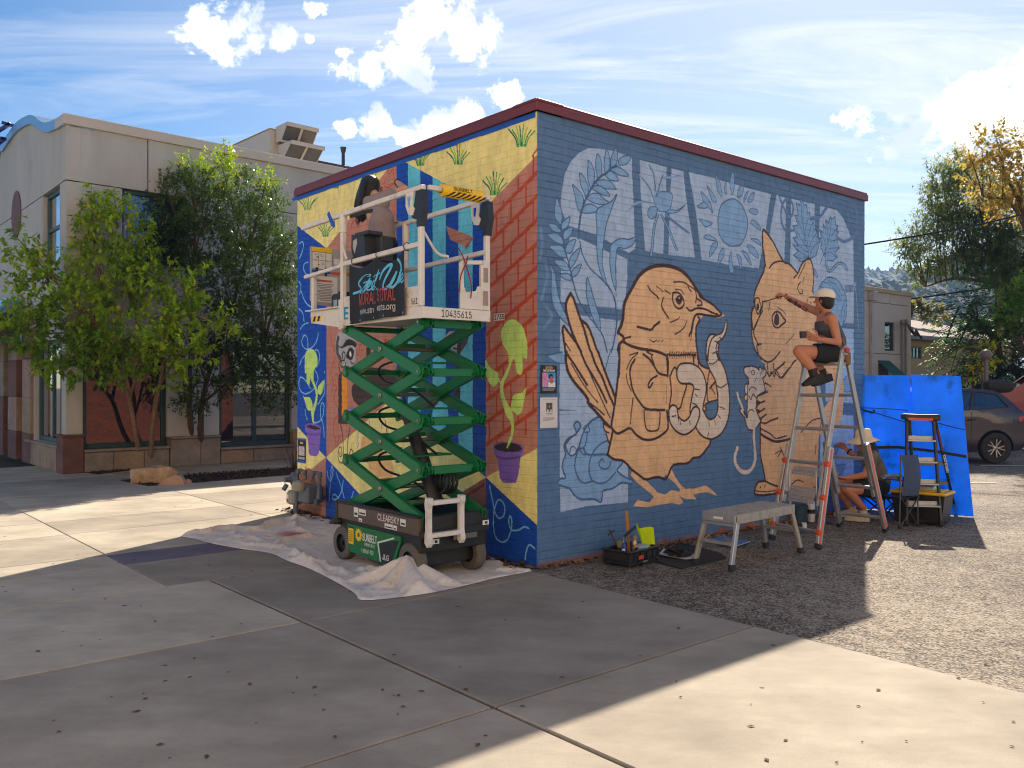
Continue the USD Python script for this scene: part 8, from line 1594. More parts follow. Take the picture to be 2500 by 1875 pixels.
UsdGeom.PrimvarsAPI(g0).CreatePrimvar('paint', _T.Color3fArray, 'vertex').Set(Vt.Vec3fArray.FromNumpy(col.astype(np.float32))); tag(g0.GetPrim(), 'crumpled off white canvas drop cloth with red paint stains spread under the lift', 'drop cloth')
# ------------------------------------------------ blue boards at the end of the wall, black ladder, chair
bm = mat('blue_board', lin(4, 150, 250), .4, var=.14, scale=3, bump=.25, bscale=4, spec=.4, trans=.5, dirt=(lin(4, 74, 130), .75, 3.2)); strap = mat('black_strap', (.015, .015, .017), .6)
bb0, bb1 = gnd(2134, 1243), gnd(2377, 1262); bdir = unit(bb1 - bb0); bn_ = unit(np.cross(bdir, (0, 0, 1))); bn_ = bn_ if np.dot(bn_, bb1) < 0 else -bn_
def board(name, s0, s1, t0, t1, h0, h1, label, fold=None):
    ns, nh = 26, 18; S, Hh = np.meshgrid(np.linspace(0, 1, ns), np.linspace(0, 1, nh), indexing='ij'); lo = s0 + (s1 - s0) * S; hi = t0 + (t1 - t0) * S; pos = lo + (hi - lo) * Hh; z = (h0 + (h1 - h0) * S) * Hh + .004
    d = -.10 * Hh + .02 * np.sin(S * 3 + Hh * 2) + .02 * np.sin(Hh * 5) * S
    if fold: d = d + np.where(S < fold, .10 * (1 - S / fold) * (Hh), 0) - .0
    P = bb0 + pos[..., None] * bdir + d[..., None] * bn_ + z[..., None] * V3(0, 0, 1); th = bn_ * .005; n = ns * nh; v = np.vstack([P.reshape(-1, 3) + th, P.reshape(-1, 3) - th]); ii = np.arange(n).reshape(ns, nh); q = np.stack([ii[:-1, :-1], ii[1:, :-1], ii[1:, 1:], ii[:-1, 1:]], -1).reshape(-1, 4); e = np.concatenate([ii[:, 0], ii[-1, 1:], ii[-2::-1, -1], ii[0, -2:0:-1]]); e2 = np.roll(e, -1)
    return tag(obj(name, MB().raw(v, np.vstack([q, q[:, ::-1] + n, np.stack([e, e2, e2 + n, e + n], 1)])), bm, None, 30), label, 'board')
LB = np.linalg.norm(bb1 - bb0)
board('blue_board', -.16, .50, -.26, .415, 1.765, 1.76, 'left blue plastic board with a crease, touching the end of the mural wall', .5)
board('blue_board', .47, LB, .437, LB - .165, 1.77, 1.745, 'right blue plastic board with scuffs, standing free beside the parked car')
mb = MB(); P = [bb0 + bdir * s - bn_ * (.028 - .07) * 0 + bn_ * d + V3(0, 0, z) for s, d, z in ((-.2, .02, .80), (.3, .035, .83), (.7, .025, .80), (LB - .08, .02, .745))]
for i in range(3): mb.bar(P[i], P[i + 1], .004, .036, up=V3(0, 0, 1), bev=0)
tag(obj('strap', mb, strap, None, False), 'wide black strap running across both blue boards', 'strap')
mb = MB(); mb.tube(spline([bb0 + bdir * s + bn_ * .0 + bn_ * d + V3(0, 0, z) for s, d, z in ((-.22, .06, 1.33), (0, .06, 1.28), (.35, .05, 1.17), (.45, .05, 1.15))], 5), .006, 5); mb.tube(spline([bb0 + bdir * s + bn_ * d + V3(0, 0, z) for s, d, z in ((.65, .04, 1.19), (.9, .03, 1.12), (LB - .1, .02, 1.08))], 5), .006, 5); mb.tube(spline([bb0 + bdir * s + bn_ * d + V3(0, 0, z) for s, d, z in ((-.22, .06, 1.335), (.1, .05, 1.33), (.42, .03, 1.31))], 5), .005, 5)
mb.tube(spline([bb0 + bdir * s + bn_ * .065 + V3(0, 0, z) for s, z in ((-.12, 1.30), (-.06, 1.285), (-.01, 1.27), (.02, 1.29), (.0, 1.31))], 5), .011, 6)
tag(obj('bungee_cord', mb, mat('dark_cord', lin(16, 50, 70), .7), None), 'hooked bungee cord stretched across the blue boards', 'cord')
# black fibreglass step ladder
bl = mat('black_fibreglass', lin(22, 28, 36), .4, var=.15); sl = thing('step_ladder', 'black step ladder with orange top cap and silver steps in front of the blue boards', 'ladder'); s_ = 400 / 1327
q = lambda x, y: (2100 + x * s_, 880 + y * s_)
Y1, Y2 = 10.15, 10.65; zl = lambda px, py, Y: at(px, py, Y)
tL, tR = at(*q(378, 440), 10.42), at(*q(600, 445), 10.36); fL, fR = gnd(*q(505, 1255)), gnd(*q(775, 1255)); fL, fR = at(*q(338, 1180), 10.2), None
front_l, front_r = gnd(2208, 1284), gnd(2252, 1272); a0 = V3(*gnd(2193, 1270)); 
TL, TR = at(2212, 1018, 10.45), at(2283, 1020, 10.40); top = (TL + TR) / 2; wd = unit(TR - TL); fw = unit(np.cross(wd, (0, 0, 1))); fw = fw if np.dot(fw, top) < 0 else -fw
F1, F2 = V3(top[0] - wd[0] * .26 + fw[0] * .36, top[1] - wd[1] * .26 + fw[1] * .36, 0), V3(top[0] + wd[0] * .12 + fw[0] * .36, top[1] + wd[1] * .12 + fw[1] * .36, 0)
B1, B2 = V3(top[0] - wd[0] * .02 - fw[0] * .12, top[1] - wd[1] * .02 - fw[1] * .12, 0), V3(*gnd(2334, 1256)[:2], 0)
for nm, p, f in (('front_rail', TL - wd * .0 + fw * .03, F1), ('front_rail', TR - wd * .03 + fw * .03, F2), ('rear_rail', TL + wd * .05 - fw * .06, B1), ('rear_rail', TR + wd * .0 - fw * .02, B2)):
    mb = MB(); mb.bar(f, p, .055 if nm[0] == 'r' else .045, .03, up=wd, bev=.004); r_ = obj(nm, mb, bl, sl, False); mb = MB(); d = unit(p - f); mb.bar(f - d * 0, f + d * .06, .065, .045, up=wd, bev=.008); obj('foot', mb, rub, sl, False)
    if nm[0] == 'r' and f is B2: 
        mb = MB(); uu_ = unit(f - p); o_ = p + uu_ * .42; nn = unit(fw - uu_ * np.dot(fw, uu_)); T3(mb, 'KING KOMBO', .026, o_ + wd * .0155 + nn * .0 + uu_ * .10 - V3(0, 0, 0), uu_, np.cross(nn, uu_) * 0 + np.cross(unit(np.cross(uu_, nn)), uu_), .30, True) if False else None
        mb = MB(); y_ = unit(np.cross(fw, uu_)); T3(mb, 'KING KOMBO', .030, p + uu_ * .55 + fw * .031 - y_ * .012, uu_, y_, .34, True); obj('lettering', mb, wht, r_, False); mb = MB(); mb.bar(p + uu_ * .16 + fw * .0295, p + uu_ * .5 + fw * .0295, .018, .003, up=fw, bev=0); obj('red_stripe', mb, mat('stripe_red', lin(170, 40, 60), .5), r_, False)
mb = MB(); mb.bar(TL - wd * .04, TR + wd * .04, .17, .07, bev=.012); obj('top_cap', mb, bl, sl, False); mb = MB(); mb.bar(TL + fw * .0865 - wd * .0 + V3(0, 0, -.022), TR + fw * .0865 - wd * .05 + V3(0, 0, -.022), .004, .03, up=V3(0, 0, 1), bev=0); obj('orange_band', mb, mat('band_orange', lin(206, 84, 50), .5), sl, False)
for t in (.22, .42, .62, .82):
    p, k = TL + fw * .03 + (F1 - TL - fw * .03) * t, TR - wd * .03 + fw * .03 + (F2 - TR + wd * .03 - fw * .03) * t; mb = MB(); mb.bar(p, k, .085, .022, bev=.004); mb.bar(p - fw * .03 + V3(0, 0, .03), k - fw * .03 + V3(0, 0, .03), .008, .05, up=V3(0, 0, 1), bev=.002); obj('step', mb, alu, sl, False)
    p, k = TL + wd * .05 - fw * .06 + (B1 - TL - wd * .05 + fw * .06) * (t + .04), TR - fw * .02 + (B2 - TR + fw * .02) * (t + .04)
    if t > .3: mb = MB(); mb.bar(p, k, .02, .05, bev=.003); obj('rear_brace', mb, mat('brace_grey', lin(110, 108, 108), .5, .4), sl, False)
# yellow lidded tote and books
tt = thing('storage_tote', 'black storage tote with a yellow lid behind the camp chair', 'tote', V3(4.93, 10.42, 0), -.72); mb = MB(); mb.hullpts([(x * k, y * k, z) for x in (-.30, .30) for y in (-.19, .19) for z, k in ((0, .86), (.34, 1.0))]); obj('bin', mb, plas, tt, False); mb = MB(); mb.box((-.32, -.21, .341), (.32, .21, .375), .012); mb.box((-.26, -.15, .376), (.26, .15, .39), .006); obj('lid', mb, mat('lid_yellow', lin(226, 178, 20), .5), tt, False)
for k, (l, c) in enumerate((('closed white box lying flat on the yellow lid', (170, 176, 186)), ('blue grey folder lying on the white box', (120, 140, 170)))): mb = MB(); mb.box((-.16 + .02 * k, -.10, .0), (.16, .11, .045), .006); o = thing('flat_box', l, 'box', V3(4.90, 10.40, .391 + .047 * k), -.72 + .2 * k); obj('carton', mb, mat('carton_%d' % k, lin(*c), .7), o, False)
# camp chair
cc_ = thing('camp_chair', 'folding blue grey camp chair with crossed legs between the painter and the black ladder', 'chair'); fab = mat('chair_blue', lin(60, 74, 104), .85, var=.12, scale=25, bump=.25, bscale=120); fr_m = mat('chair_frame', lin(72, 72, 78), .4, .4)
gB, gF = V3(*gnd(2196, 1291)[:2], 0), V3(*gnd(2241, 1284)[:2], 0); gL, gK = V3(*gnd(2158, 1262)[:2], 0), V3(*gnd(2196, 1256)[:2], 0)
bl0, bl1 = at(2199, 1112, 10.0), at(2240, 1110, 10.15); br0, br1 = at(2201, 1212, 9.98), at(2243, 1208, 10.12)
n = 10; u, v = np.meshgrid(np.linspace(0, 1, n), np.linspace(0, 1, n), indexing='ij'); u, v = u[..., None], v[..., None]; lean = unit(V3(.7, -.2, 0)); P = (bl0 * (1 - u) + bl1 * u) * (1 - v) + (br0 * (1 - u) + br1 * u) * v + lean * (.06 * np.sin(np.pi * v) * .5 + .05 * np.sin(np.pi * u)); ii = np.arange(n * n).reshape(n, n); qq = np.stack([ii[:-1, :-1], ii[1:, :-1], ii[1:, 1:], ii[:-1, 1:]], -1).reshape(-1, 4); obj('back_cloth', MB().raw(P.reshape(-1, 3), qq), fab, cc_, 60)
sA, sB, sC, sD = br0 + V3(0, 0, -.02), br1 + V3(0, 0, -.02), at(2206, 1206, 10.5), at(2160, 1210, 10.35); P = (sA * (1 - u) + sB * u) * (1 - v) + (sD * (1 - u) + sC * u) * v - V3(0, 0, .05) * np.sin(np.pi * u) * np.sin(np.pi * v); obj('seat_cloth', MB().raw(P.reshape(-1, 3), qq), fab, cc_, 60)
for p, k in ((gB, bl0 + V3(0, 0, .01)), (gF, bl1 + V3(0, 0, .01)), (gB, sB), (gF, sA), (gL, sA), (gL, sC), (gK, sD), (gK, sB), (gL, sD + V3(0, 0, .2)), (gK, sC + V3(0, 0, .2))): mb = MB(); mb.cyl(p, k, .0085, n=8); obj('tube', mb, fr_m, cc_)
for p in (gB, gF, gL, gK): mb = MB(); mb.lathe([(0, 0), (.02, 0), (.02, .025), (0, .03)], p, 10); obj('foot', mb, rub, cc_, 40)
for p, k in ((bl0 + (br0 - bl0) * .62, sD + V3(0, 0, .2)), (bl1 + (br1 - bl1) * .62, sC + V3(0, 0, .2))): mb = MB(); mb.bar(p, k, .05, .014, bev=.005); obj('arm_rest', mb, fab, cc_, False)
c = at(2180, 1165, 10.35); g = np.random.default_rng(4); mb = MB()
for k in range(8): mb.hullpts(g.normal(0, 1, (10, 3)) * (.05, .03, .015) + c + V3(g.uniform(-.08, .08), g.uniform(-.03, .03), g.uniform(-.01, .015)))
tag(obj('bandana', mb, mat('bandana', lin(150, 150, 170), .9, var=.7, scale=40), None, 40), 'blue and white bandana lying over the arm of the camp chair', 'cloth')
c = gnd(2268, 1282); mb = MB()
for k in range(6): mb.hullpts(g.normal(0, 1, (10, 3)) * (.05, .03, .012) + c + V3(g.uniform(-.14, .14), g.uniform(-.04, .04), .03))
tag(obj('dark_jacket', mb, mat('jacket_dark', lin(30, 32, 48), .9, var=.3), None, 40), 'dark crumpled jacket on the asphalt by the black ladder', 'jacket')
# ------------------------------------------------ parked hatchback
car = thing('parked_car', 'dark plum hatchback parked across the lot behind the blue boards', 'car', (0, 0, 0)); paint = mat('plum_paint', lin(50, 36, 48), .28, .3, var=.04, coat=.8, spec=.6); cg = glass('car_glass', (.5, .55, .55), (.02, .02, .02), 1.5, .35, .10); wheel_s = mat('alloy', lin(176, 164, 156), .3, .7); tyre_b = mat('black_tyre', (.02, .02, .02), .8)
CY, CW = 18.0, 1.74; xw = (2431 - 1250) / 2116.9 * CY; sx_ = lambda px: (px - 1250) / 2116.9 * CY; sz_ = lambda py: EYE + (938 - py) * CY / 2116.9
XR = sx_(2512); LEN = 4.35; side_p = [(XR - .12, .42), (XR - .02, .55), (XR, .80), (XR - .03, 1.0), (XR - .16, 1.12), (XR - .55, 1.47), (XR - .95, 1.54), (XR - 1.7, 1.57), (XR - 2.3, 1.52), (XR - 3.05, 1.13), (XR - 3.5, 1.02), (XR - 4.2, .82), (XR - 4.33, .66), (XR - 4.32, .35), (XR - 4.15, .24), (XR - .5, .24)]
bodyP = Polygon(spline(side_p, 4, True)).buffer(0); xf = xw - 2.68
for xc in (xw, xf): bodyP = bodyP.difference(shapely.Point(xc, .32).buffer(.375, 16))
V_ = []
t = trimesh.creation.extrude_polygon(shapely.segmentize(bodyP, .12), 1.0, engine='earcut'); 
belt = lambda x: 1.02 + .05 * np.clip((x - (XR - 2.4)) / 2.2, 0, 1)
def carY(x, z, s): # half width with tumblehome and a shoulder crease
    w = CW / 2 * (1 - .16 * np.clip((z - 1.0) / .55, 0, 1) ** 1.1 - .05 * np.clip((.55 - z) / .35, 0, 1) ** 2 - .05 * (np.clip(np.abs(x - (XR - LEN / 2)) - 1.75, 0, 1) / .45) ** 2); return w
B = MB(); ss = np.linspace(-1, 1, 9); ring_ = np.array(shapely.segmentize(bodyP, .10).exterior.coords)[:-1]
# skin between the two sides
rows = []
for k, s in enumerate(ss): rows.append(np.c_[ring_[:, 0], CY + CW / 2 + np.sign(s) * np.abs(s) ** .55 * carY(ring_[:, 0], ring_[:, 1], s), ring_[:, 1] - .012 * abs(s) ** 6 * (ring_[:, 1] > 1.0)])
n = len(ring_); v = np.vstack(rows); f = []
for k in range(len(ss) - 1):
    i = np.arange(n); j = (i + 1) % n; f.append(np.stack([k * n + i, k * n + j, (k + 1) * n + j, (k + 1) * n + i], 1))
B.raw(v, np.vstack(f))
gl_r = Polygon([(XR - .42, 1.17), (XR - .62, 1.42), (XR - 1.0, 1.475), (XR - 1.06, 1.45), (XR - 1.16, 1.12)]); gl_d = Polygon([(XR - 1.22, 1.12), (XR - 1.12, 1.48), (XR - 1.75, 1.50), (XR - 1.95, 1.49), (XR - 1.98, 1.09)]); gl_f = Polygon([(XR - 2.04, 1.09), (XR - 2.02, 1.48), (XR - 2.35, 1.42), (XR - 2.9, 1.12)])
sideP = bodyP.buffer(0)
for s in (-1, 1):
    P = sideP
    for gq in (gl_r, gl_d, gl_f): P = P.difference(gq.buffer(.01))
    vv_, ff_ = trimesh.creation.triangulate_polygon(shapely.segmentize(P, .09), engine='triangle') if False else trimesh.creation.triangulate_polygon(shapely.segmentize(P, .09), engine='earcut'); tm = trimesh.Trimesh(np.c_[vv_, 0 * vv_[:, 0]], ff_, process=False).subdivide_to_size(.16); vv_ = tm.vertices[:, :2]; ff_ = tm.faces; y = CY + CW / 2 + s * (carY(vv_[:, 0], vv_[:, 1], s) + .012 * np.exp(-((vv_[:, 1] - .92) / .06) ** 2) * 0); B.raw(np.c_[vv_[:, 0], y, vv_[:, 1]], ff_ if s > 0 else ff_[:, ::-1])
obj('body', B, paint, car, 35)
for nm, gq in (('rear_quarter_window', gl_r), ('rear_door_window', gl_d), ('front_window', gl_f)):
    for s in (-1, 1): vv_, ff_ = trimesh.creation.triangulate_polygon(shapely.segmentize(gq, .1), engine='earcut'); obj(nm, MB().raw(np.c_[vv_[:, 0], CY + CW / 2 + s * (carY(vv_[:, 0], vv_[:, 1], s) - .012), vv_[:, 1]], ff_), cg, car, False)
mb = MB(); e = np.array(gl_r.buffer(.012).exterior.coords)
for gq in (gl_r, gl_d, gl_f): e = np.array(shapely.segmentize(gq.buffer(.010), .1).exterior.coords); mb.tube(np.c_[e[:, 0], CY + CW / 2 - carY(e[:, 0], e[:, 1], -1) + .002, e[:, 1]], .010, 5)
obj('window_trim', mb, blk, car)
mb = MB(); mb.box((XR - 3.0, CY + .2, .3), (XR - .5, CY + CW - .2, .8), .05); mb.box((XR - 1.35, CY + .25, .8), (XR - 1.2, CY + CW - .25, 1.25), .05); mb.box((XR - 2.25, CY + .2, .8), (XR - 2.1, CY + .7, 1.3), .05); obj('interior', mb, dark_mat, car, False)
for xc in (xw, xf):
    for s, yc in ((-1, CY + .06), (1, CY + CW - .06)):
        mb = MB(); mb.lathe([(.19, -.09), (.28, -.10), (.315, -.085), (.32, -.04), (.32, .06), (.30, .09), (.19, .09)], (xc, yc, .32), 40, (0, 1, 0)); w = obj('tyre', mb, tyre_b, car, 40)
        if s < 0:
            mb = MB(); mb.lathe([(.20, -.075), (.212, -.082), (.225, -.08), (.222, -.03), (.20, .0)], (xc, yc, .32), 36, (0, 1, 0)); mb.lathe([(0, -.07), (.03, -.07), (.05, -.06), (.05, -.02)], (xc, yc, .32), 18, (0, 1, 0))
            for k in range(5):
                for o in (-.16, .16):
                    a, b = k * 2 * math.pi / 5 + o * .6, k * 2 * math.pi / 5 + o * 1.5; mb.bar((xc + .04 * math.cos(a), yc - .062, .32 + .04 * math.sin(a)), (xc + .208 * math.cos(b), yc - .072, .32 + .208 * math.sin(b)), .026, .02, up=(0, 1, 0), bev=.005)
            obj('rim', mb, wheel_s, w, 30); mb = MB(); mb.lathe([(0, -.02), (.2, -.02)], (xc, yc, .32), 24, (0, 1, 0)); obj('brake_disc', mb, mat('disc_dark', (.03, .03, .03), .6), w)
mb = MB(); yh = CY + CW / 2 - carY(XR - 1.3, .92, -1); mb.tube([(XR - 1.28, yh + .01, .90), (XR - 1.26, yh - .025, .905), (XR - 1.12, yh - .025, .915), (XR - 1.10, yh + .01, .92)], .014, 8); obj('door_handle', mb, paint, car)
mb = MB(); zz = np.linspace(.32, 1.08, 12); mb.tube(np.c_[np.full(12, XR - 1.185) + .10 * np.clip((.75 - zz) / .4, 0, 1) ** 2 * -1, CY + CW / 2 - carY(XR - 1.18, zz, -1) - .0005, zz], .005, 5); obj('door_seam', mb, ink, car)
mb = MB(); mb.hullpts([(XR - .10, CY + .02, .98), (XR - .22, CY + .0, .96), (XR - .06, CY + .05, .84), (XR - .02, CY + .22, .84), (XR - .03, CY + .22, 1.0), (XR - .2, CY - .004, .88), (XR - .02, CY + .1, .9)]); obj('tail_lamp', mb, mat('lamp_red', lin(196, 40, 44), .2, coat=.5), car, False)
mb = MB(); mb.bar((XR - .22, CY + .08, .30), (XR - .05, CY + .10, .31), .03, .03, bev=.004); obj('reflector', mb, wht, car, False)
bg_ = thing('duffel_bag', 'black duffel bag lying on the roof of the plum hatchback', 'bag'); c = V3(sx_(2468), CY + .45, sz_(953)); mb = MB(); r = [(0, -.30), (.10, -.29), (.135, -.22), (.145, 0), (.135, .22), (.10, .29), (0, .30)]; mb.lathe([(a, b) for a, b in r], c + V3(0, 0, .08), 18, (1, .1, 0)); obj('bag_body', mb, mat('bag_black', lin(34, 34, 36), .8, var=.2), bg_, 40); mb = MB(); mb.tube(spline([c + V3(-.12, -.1, .16), c + V3(-.05, -.13, .26), c + V3(.08, -.13, .25), c + V3(.13, -.1, .16)], 5), .012, 6); obj('strap', mb, strap, bg_)
# red car beyond with its pale windscreen
c2 = thing('red_car', 'red car beyond the hatchback with a bright pale windscreen, cut by the picture edge', 'car'); Y5 = 22.5; X5 = (2480 - 1250) / 2116.9 * Y5; z5 = lambda py: EYE + (938 - py) * Y5 / 2116.9; rp_ = mat('red_paint', lin(150, 36, 40), .3, coat=.7)
mb = MB(); pr = [(X5 - .75, .3), (X5 - .85, .62), (X5 - .6, z5(975)), (X5 - .4, z5(958)), (X5 + .30, z5(935)), (X5 + 1.1, z5(868)), (X5 + 2.2, z5(862)), (X5 + 3.0, 1.2), (X5 + 3.4, .9), (X5 + 3.4, .3)]; mb.prism(Polygon(pr), 0, 1.7, lambda v: np.c_[v[:, 0], Y5 + v[:, 2], v[:, 1]]); obj('body', mb, rp_, c2, False)
mb = MB(); a_, b_ = np.array([X5 - .36, z5(957)]), np.array([X5 + 1.02, z5(872)]); nrm = np.array([-(b_ - a_)[1], (b_ - a_)[0]]) / np.linalg.norm(b_ - a_) * .02; qv = [(p[0] + nrm[0], y, p[1] + nrm[1]) for p, y in ((a_, Y5 + .02), (a_, Y5 + 1.68), (b_, Y5 + 1.55), (b_, Y5 + .12))]; mb.hullpts(np.vstack([qv, np.array(qv) - (0, 0, .01)])); obj('windscreen', mb, glass('screen_glass', boost=.55, clear=.05), c2, False)
for x in (X5 + .05, X5 + 2.6): mb = MB(); mb.lathe([(0, -.1), (.30, -.1), (.32, -.06), (.32, .06), (.30, .1), (0, .1)], (x, Y5 + .05, .32), 28, (0, 1, 0)); obj('wheel', mb, tyre_b, c2, 40)
# ------------------------------------------------ trees: stems, limbs, shoots with leaves
leaf_m = mat('leaf', (1, 1, 1), .5, var=.12, scale=3, spec=.35, attr='paint', trans=.5); leaf_g = mat('leaf_glossy', (1, 1, 1), .22, var=.12, scale=3, spec=.7, attr='paint', trans=.35)
bark1 = mat('bark_pale', lin(128, 104, 84), .9, var=.25, scale=9, bump=.5, bscale=30, aniso=(1, 1, 2)); bark2 = mat('bark_dark', lin(84, 66, 54), .9, var=.3, scale=9, bump=.6, bscale=30, aniso=(2, 2, .5))
def leaves(C, D, up, L, W, g, cols):        # C: base points, D: directions
    n = len(C); D = D / np.linalg.norm(D, axis=1, keepdims=True); s = np.cross(D, up); s /= np.maximum(np.linalg.norm(s, axis=1, keepdims=True), 1e-6); m = np.cross(s, D); L = np.broadcast_to(L, (n,))[:, None] * g.uniform(.7, 1.25, (n, 1)); W = L * W; fold = g.uniform(-.12, .30, (n, 1)) * W
    a = C; b = C + D * L * .42 + s * W * .5 + m * fold; c = C + D * L; d = C + D * L * .42 - s * W * .5 + m * fold; V = np.stack([a, b, c, d], 1).reshape(-1, 3); i = np.arange(n) * 4; F = np.vstack([np.stack([i, i + 1, i + 2], 1), np.stack([i, i + 2, i + 3], 1)]); K = np.repeat(cols, 4, 0); return V, F, K
def tree(name, label, cat, stems, blobs, Lf, Wf, seed, cols, m, bark, shoots, per, slen, droop, upb=.25, group=None, limbs=True, comp=0, kind=None):
    g = np.random.default_rng(seed); o = thing(name, label, cat, group=group); C, D, K, tw = [], [], [], MB()
    for st, r0, r1 in stems: mb = MB(); P = spline(st, 6); mb.tube(P, np.linspace(r0, r1, len(P)), 10); obj('trunk', mb, bark, o)
    S = np.vstack([np.array(spline(s[0], 6))[len(spline(s[0], 6)) // 2:] for s in stems]) if stems else np.zeros((0, 3))
    lm = MB()
    for (c, r, w) in blobs:
        c, r = np.array(c), np.array(r)
        if len(S) and limbs: s = S[np.argmin(np.linalg.norm((S - c) * (1, 1, .5) - (0, 0, -.5), axis=1))]; P = spline([s, (s + c) / 2 + g.normal(0, .06, 3) + (0, 0, .06), c + (0, 0, r[2] * .3)], 4); lm.tube(P, np.linspace(.028, .008, len(P)), 6)
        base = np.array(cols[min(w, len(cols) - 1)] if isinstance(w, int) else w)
        for k in range(max(2, int(shoots * (r[0] * r[2]) / .25))):
            v = g.normal(0, 1, 3); v /= np.linalg.norm(v); q = c + v * r * g.uniform(.35, 1.0) ** .6; ax = (q - c) / r * .8 + g.normal(0, .5, 3); ax[2] += upb; ax /= np.linalg.norm(ax); t = g.uniform(0, 1, per); pts = q + ax * (t * slen * g.uniform(.6, 1.3))[:, None] + g.normal(0, .012, (per, 3)); 
            if comp:                        # a feathered leaf: leaflets in two rows along one stalk
                side = np.cross(ax, (0, 0, 1)); side /= np.linalg.norm(side); t = np.linspace(.12, 1, per); pts = q + ax * (t * slen)[:, None] - (0, 0, 1) * (slen * .35 * t ** 2)[:, None]; sg_ = np.where(np.arange(per) % 2, 1, -1)[:, None]; dd = side * sg_ * .95 + ax * .45 - np.array((0, 0, .35)) + g.normal(0, .08, (per, 3))
            else: dd = g.normal(0, 1, (per, 3)) + ax * .8 - np.array((0, 0, droop))
            tone = base * g.uniform(.62, 1.35) * np.array([g.uniform(.85, 1.2), 1, g.uniform(.8, 1.1)]); C.append(pts); D.append(dd); K.append(np.tile(tone, (per, 1)) * g.uniform(.85, 1.15, (per, 1)))
            if k % 9 == 0: tw.tube([q - ax * slen * .5, q + ax * slen], [.005, .0025], 3)
    C, D, K = np.vstack(C), np.vstack(D), np.vstack(K); V, F, KK = leaves(C, D, np.array([.05, .1, 1.0]), Lf, Wf, g, K)
    if lm.v: obj('limbs', lm, bark, o)
    if tw.v: obj('twigs', tw, bark, o, kind='stuff')
    obj('crown', (V, F), m, o, colors=np.clip(KK, 0, .6), kind='stuff'); return o
def B(px, py, rx, ry, Y, ry_d=None, w=0): s = Y / 2116.9; return (at(px, py, Y), (rx * s, (ry_d or min(rx, ry) * s * 1.1), ry * s), w)
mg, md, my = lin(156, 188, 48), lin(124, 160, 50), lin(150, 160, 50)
G0, G1_ = gnd(345, 1142), gnd(366, 1142); Y1 = 15.9
st1 = [([V3(G0[0], G0[1], -.05), at(332, 1060, 16.6), at(318, 985, 16.4), at(300, 930, 16.1), at(260, 820, 15.8)], .055, .022), ([V3(G1_[0], G1_[1], -.05), at(372, 1050, 16.7), at(384, 970, 16.6), at(400, 880, 16.3), at(420, 780, 16)], .05, .02), ([at(374, 1010, 16.7), at(386, 950, 16.8), at(440, 860, 16.6)], .03, .014), ([at(316, 975, 16.4), at(340, 880, 16.4), at(330, 760, 16.2)], .03, .014)]
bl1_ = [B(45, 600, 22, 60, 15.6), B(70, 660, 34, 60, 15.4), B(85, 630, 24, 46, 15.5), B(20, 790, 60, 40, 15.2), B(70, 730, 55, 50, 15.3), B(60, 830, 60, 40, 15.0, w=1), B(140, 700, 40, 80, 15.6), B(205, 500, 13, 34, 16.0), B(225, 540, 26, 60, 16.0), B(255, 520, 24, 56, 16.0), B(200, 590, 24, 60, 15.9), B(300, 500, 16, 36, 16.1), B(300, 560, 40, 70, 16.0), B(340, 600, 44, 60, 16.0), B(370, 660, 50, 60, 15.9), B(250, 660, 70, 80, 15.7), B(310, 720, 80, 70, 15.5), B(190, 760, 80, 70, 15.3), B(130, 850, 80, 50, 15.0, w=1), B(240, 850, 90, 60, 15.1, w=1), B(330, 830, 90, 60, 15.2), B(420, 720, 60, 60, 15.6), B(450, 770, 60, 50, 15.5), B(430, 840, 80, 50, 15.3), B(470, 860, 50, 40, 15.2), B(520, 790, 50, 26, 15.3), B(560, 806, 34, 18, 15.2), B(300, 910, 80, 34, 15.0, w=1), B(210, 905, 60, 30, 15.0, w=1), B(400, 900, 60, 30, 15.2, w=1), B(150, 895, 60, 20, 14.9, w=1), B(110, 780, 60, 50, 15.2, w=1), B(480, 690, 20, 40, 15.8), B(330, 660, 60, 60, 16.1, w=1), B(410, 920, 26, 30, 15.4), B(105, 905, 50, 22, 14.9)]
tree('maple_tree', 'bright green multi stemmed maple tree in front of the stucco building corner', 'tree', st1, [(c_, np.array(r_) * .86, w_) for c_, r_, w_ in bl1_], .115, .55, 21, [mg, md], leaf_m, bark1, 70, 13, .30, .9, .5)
G2 = gnd(476, 1131); st2 = [([V3(G2[0] - .06, G2[1], -.05), at(466, 1060, 17.6), at(463, 980, 17.5), at(465, 880, 17.4), at(470, 700, 17.2), at(480, 500, 17.1)], .075, .02), ([V3(G2[0] + .10, G2[1], -.05), at(490, 1050, 17.5), at(494, 980, 17.4), at(520, 880, 17.2), at(570, 740, 17.0), at(620, 560, 16.9)], .07, .018), ([at(494, 985, 17.4), at(560, 930, 17.0), at(640, 860, 16.8)], .03, .01)]
eg, ed, ey = lin(92, 122, 60), lin(70, 96, 56), lin(166, 200, 44)
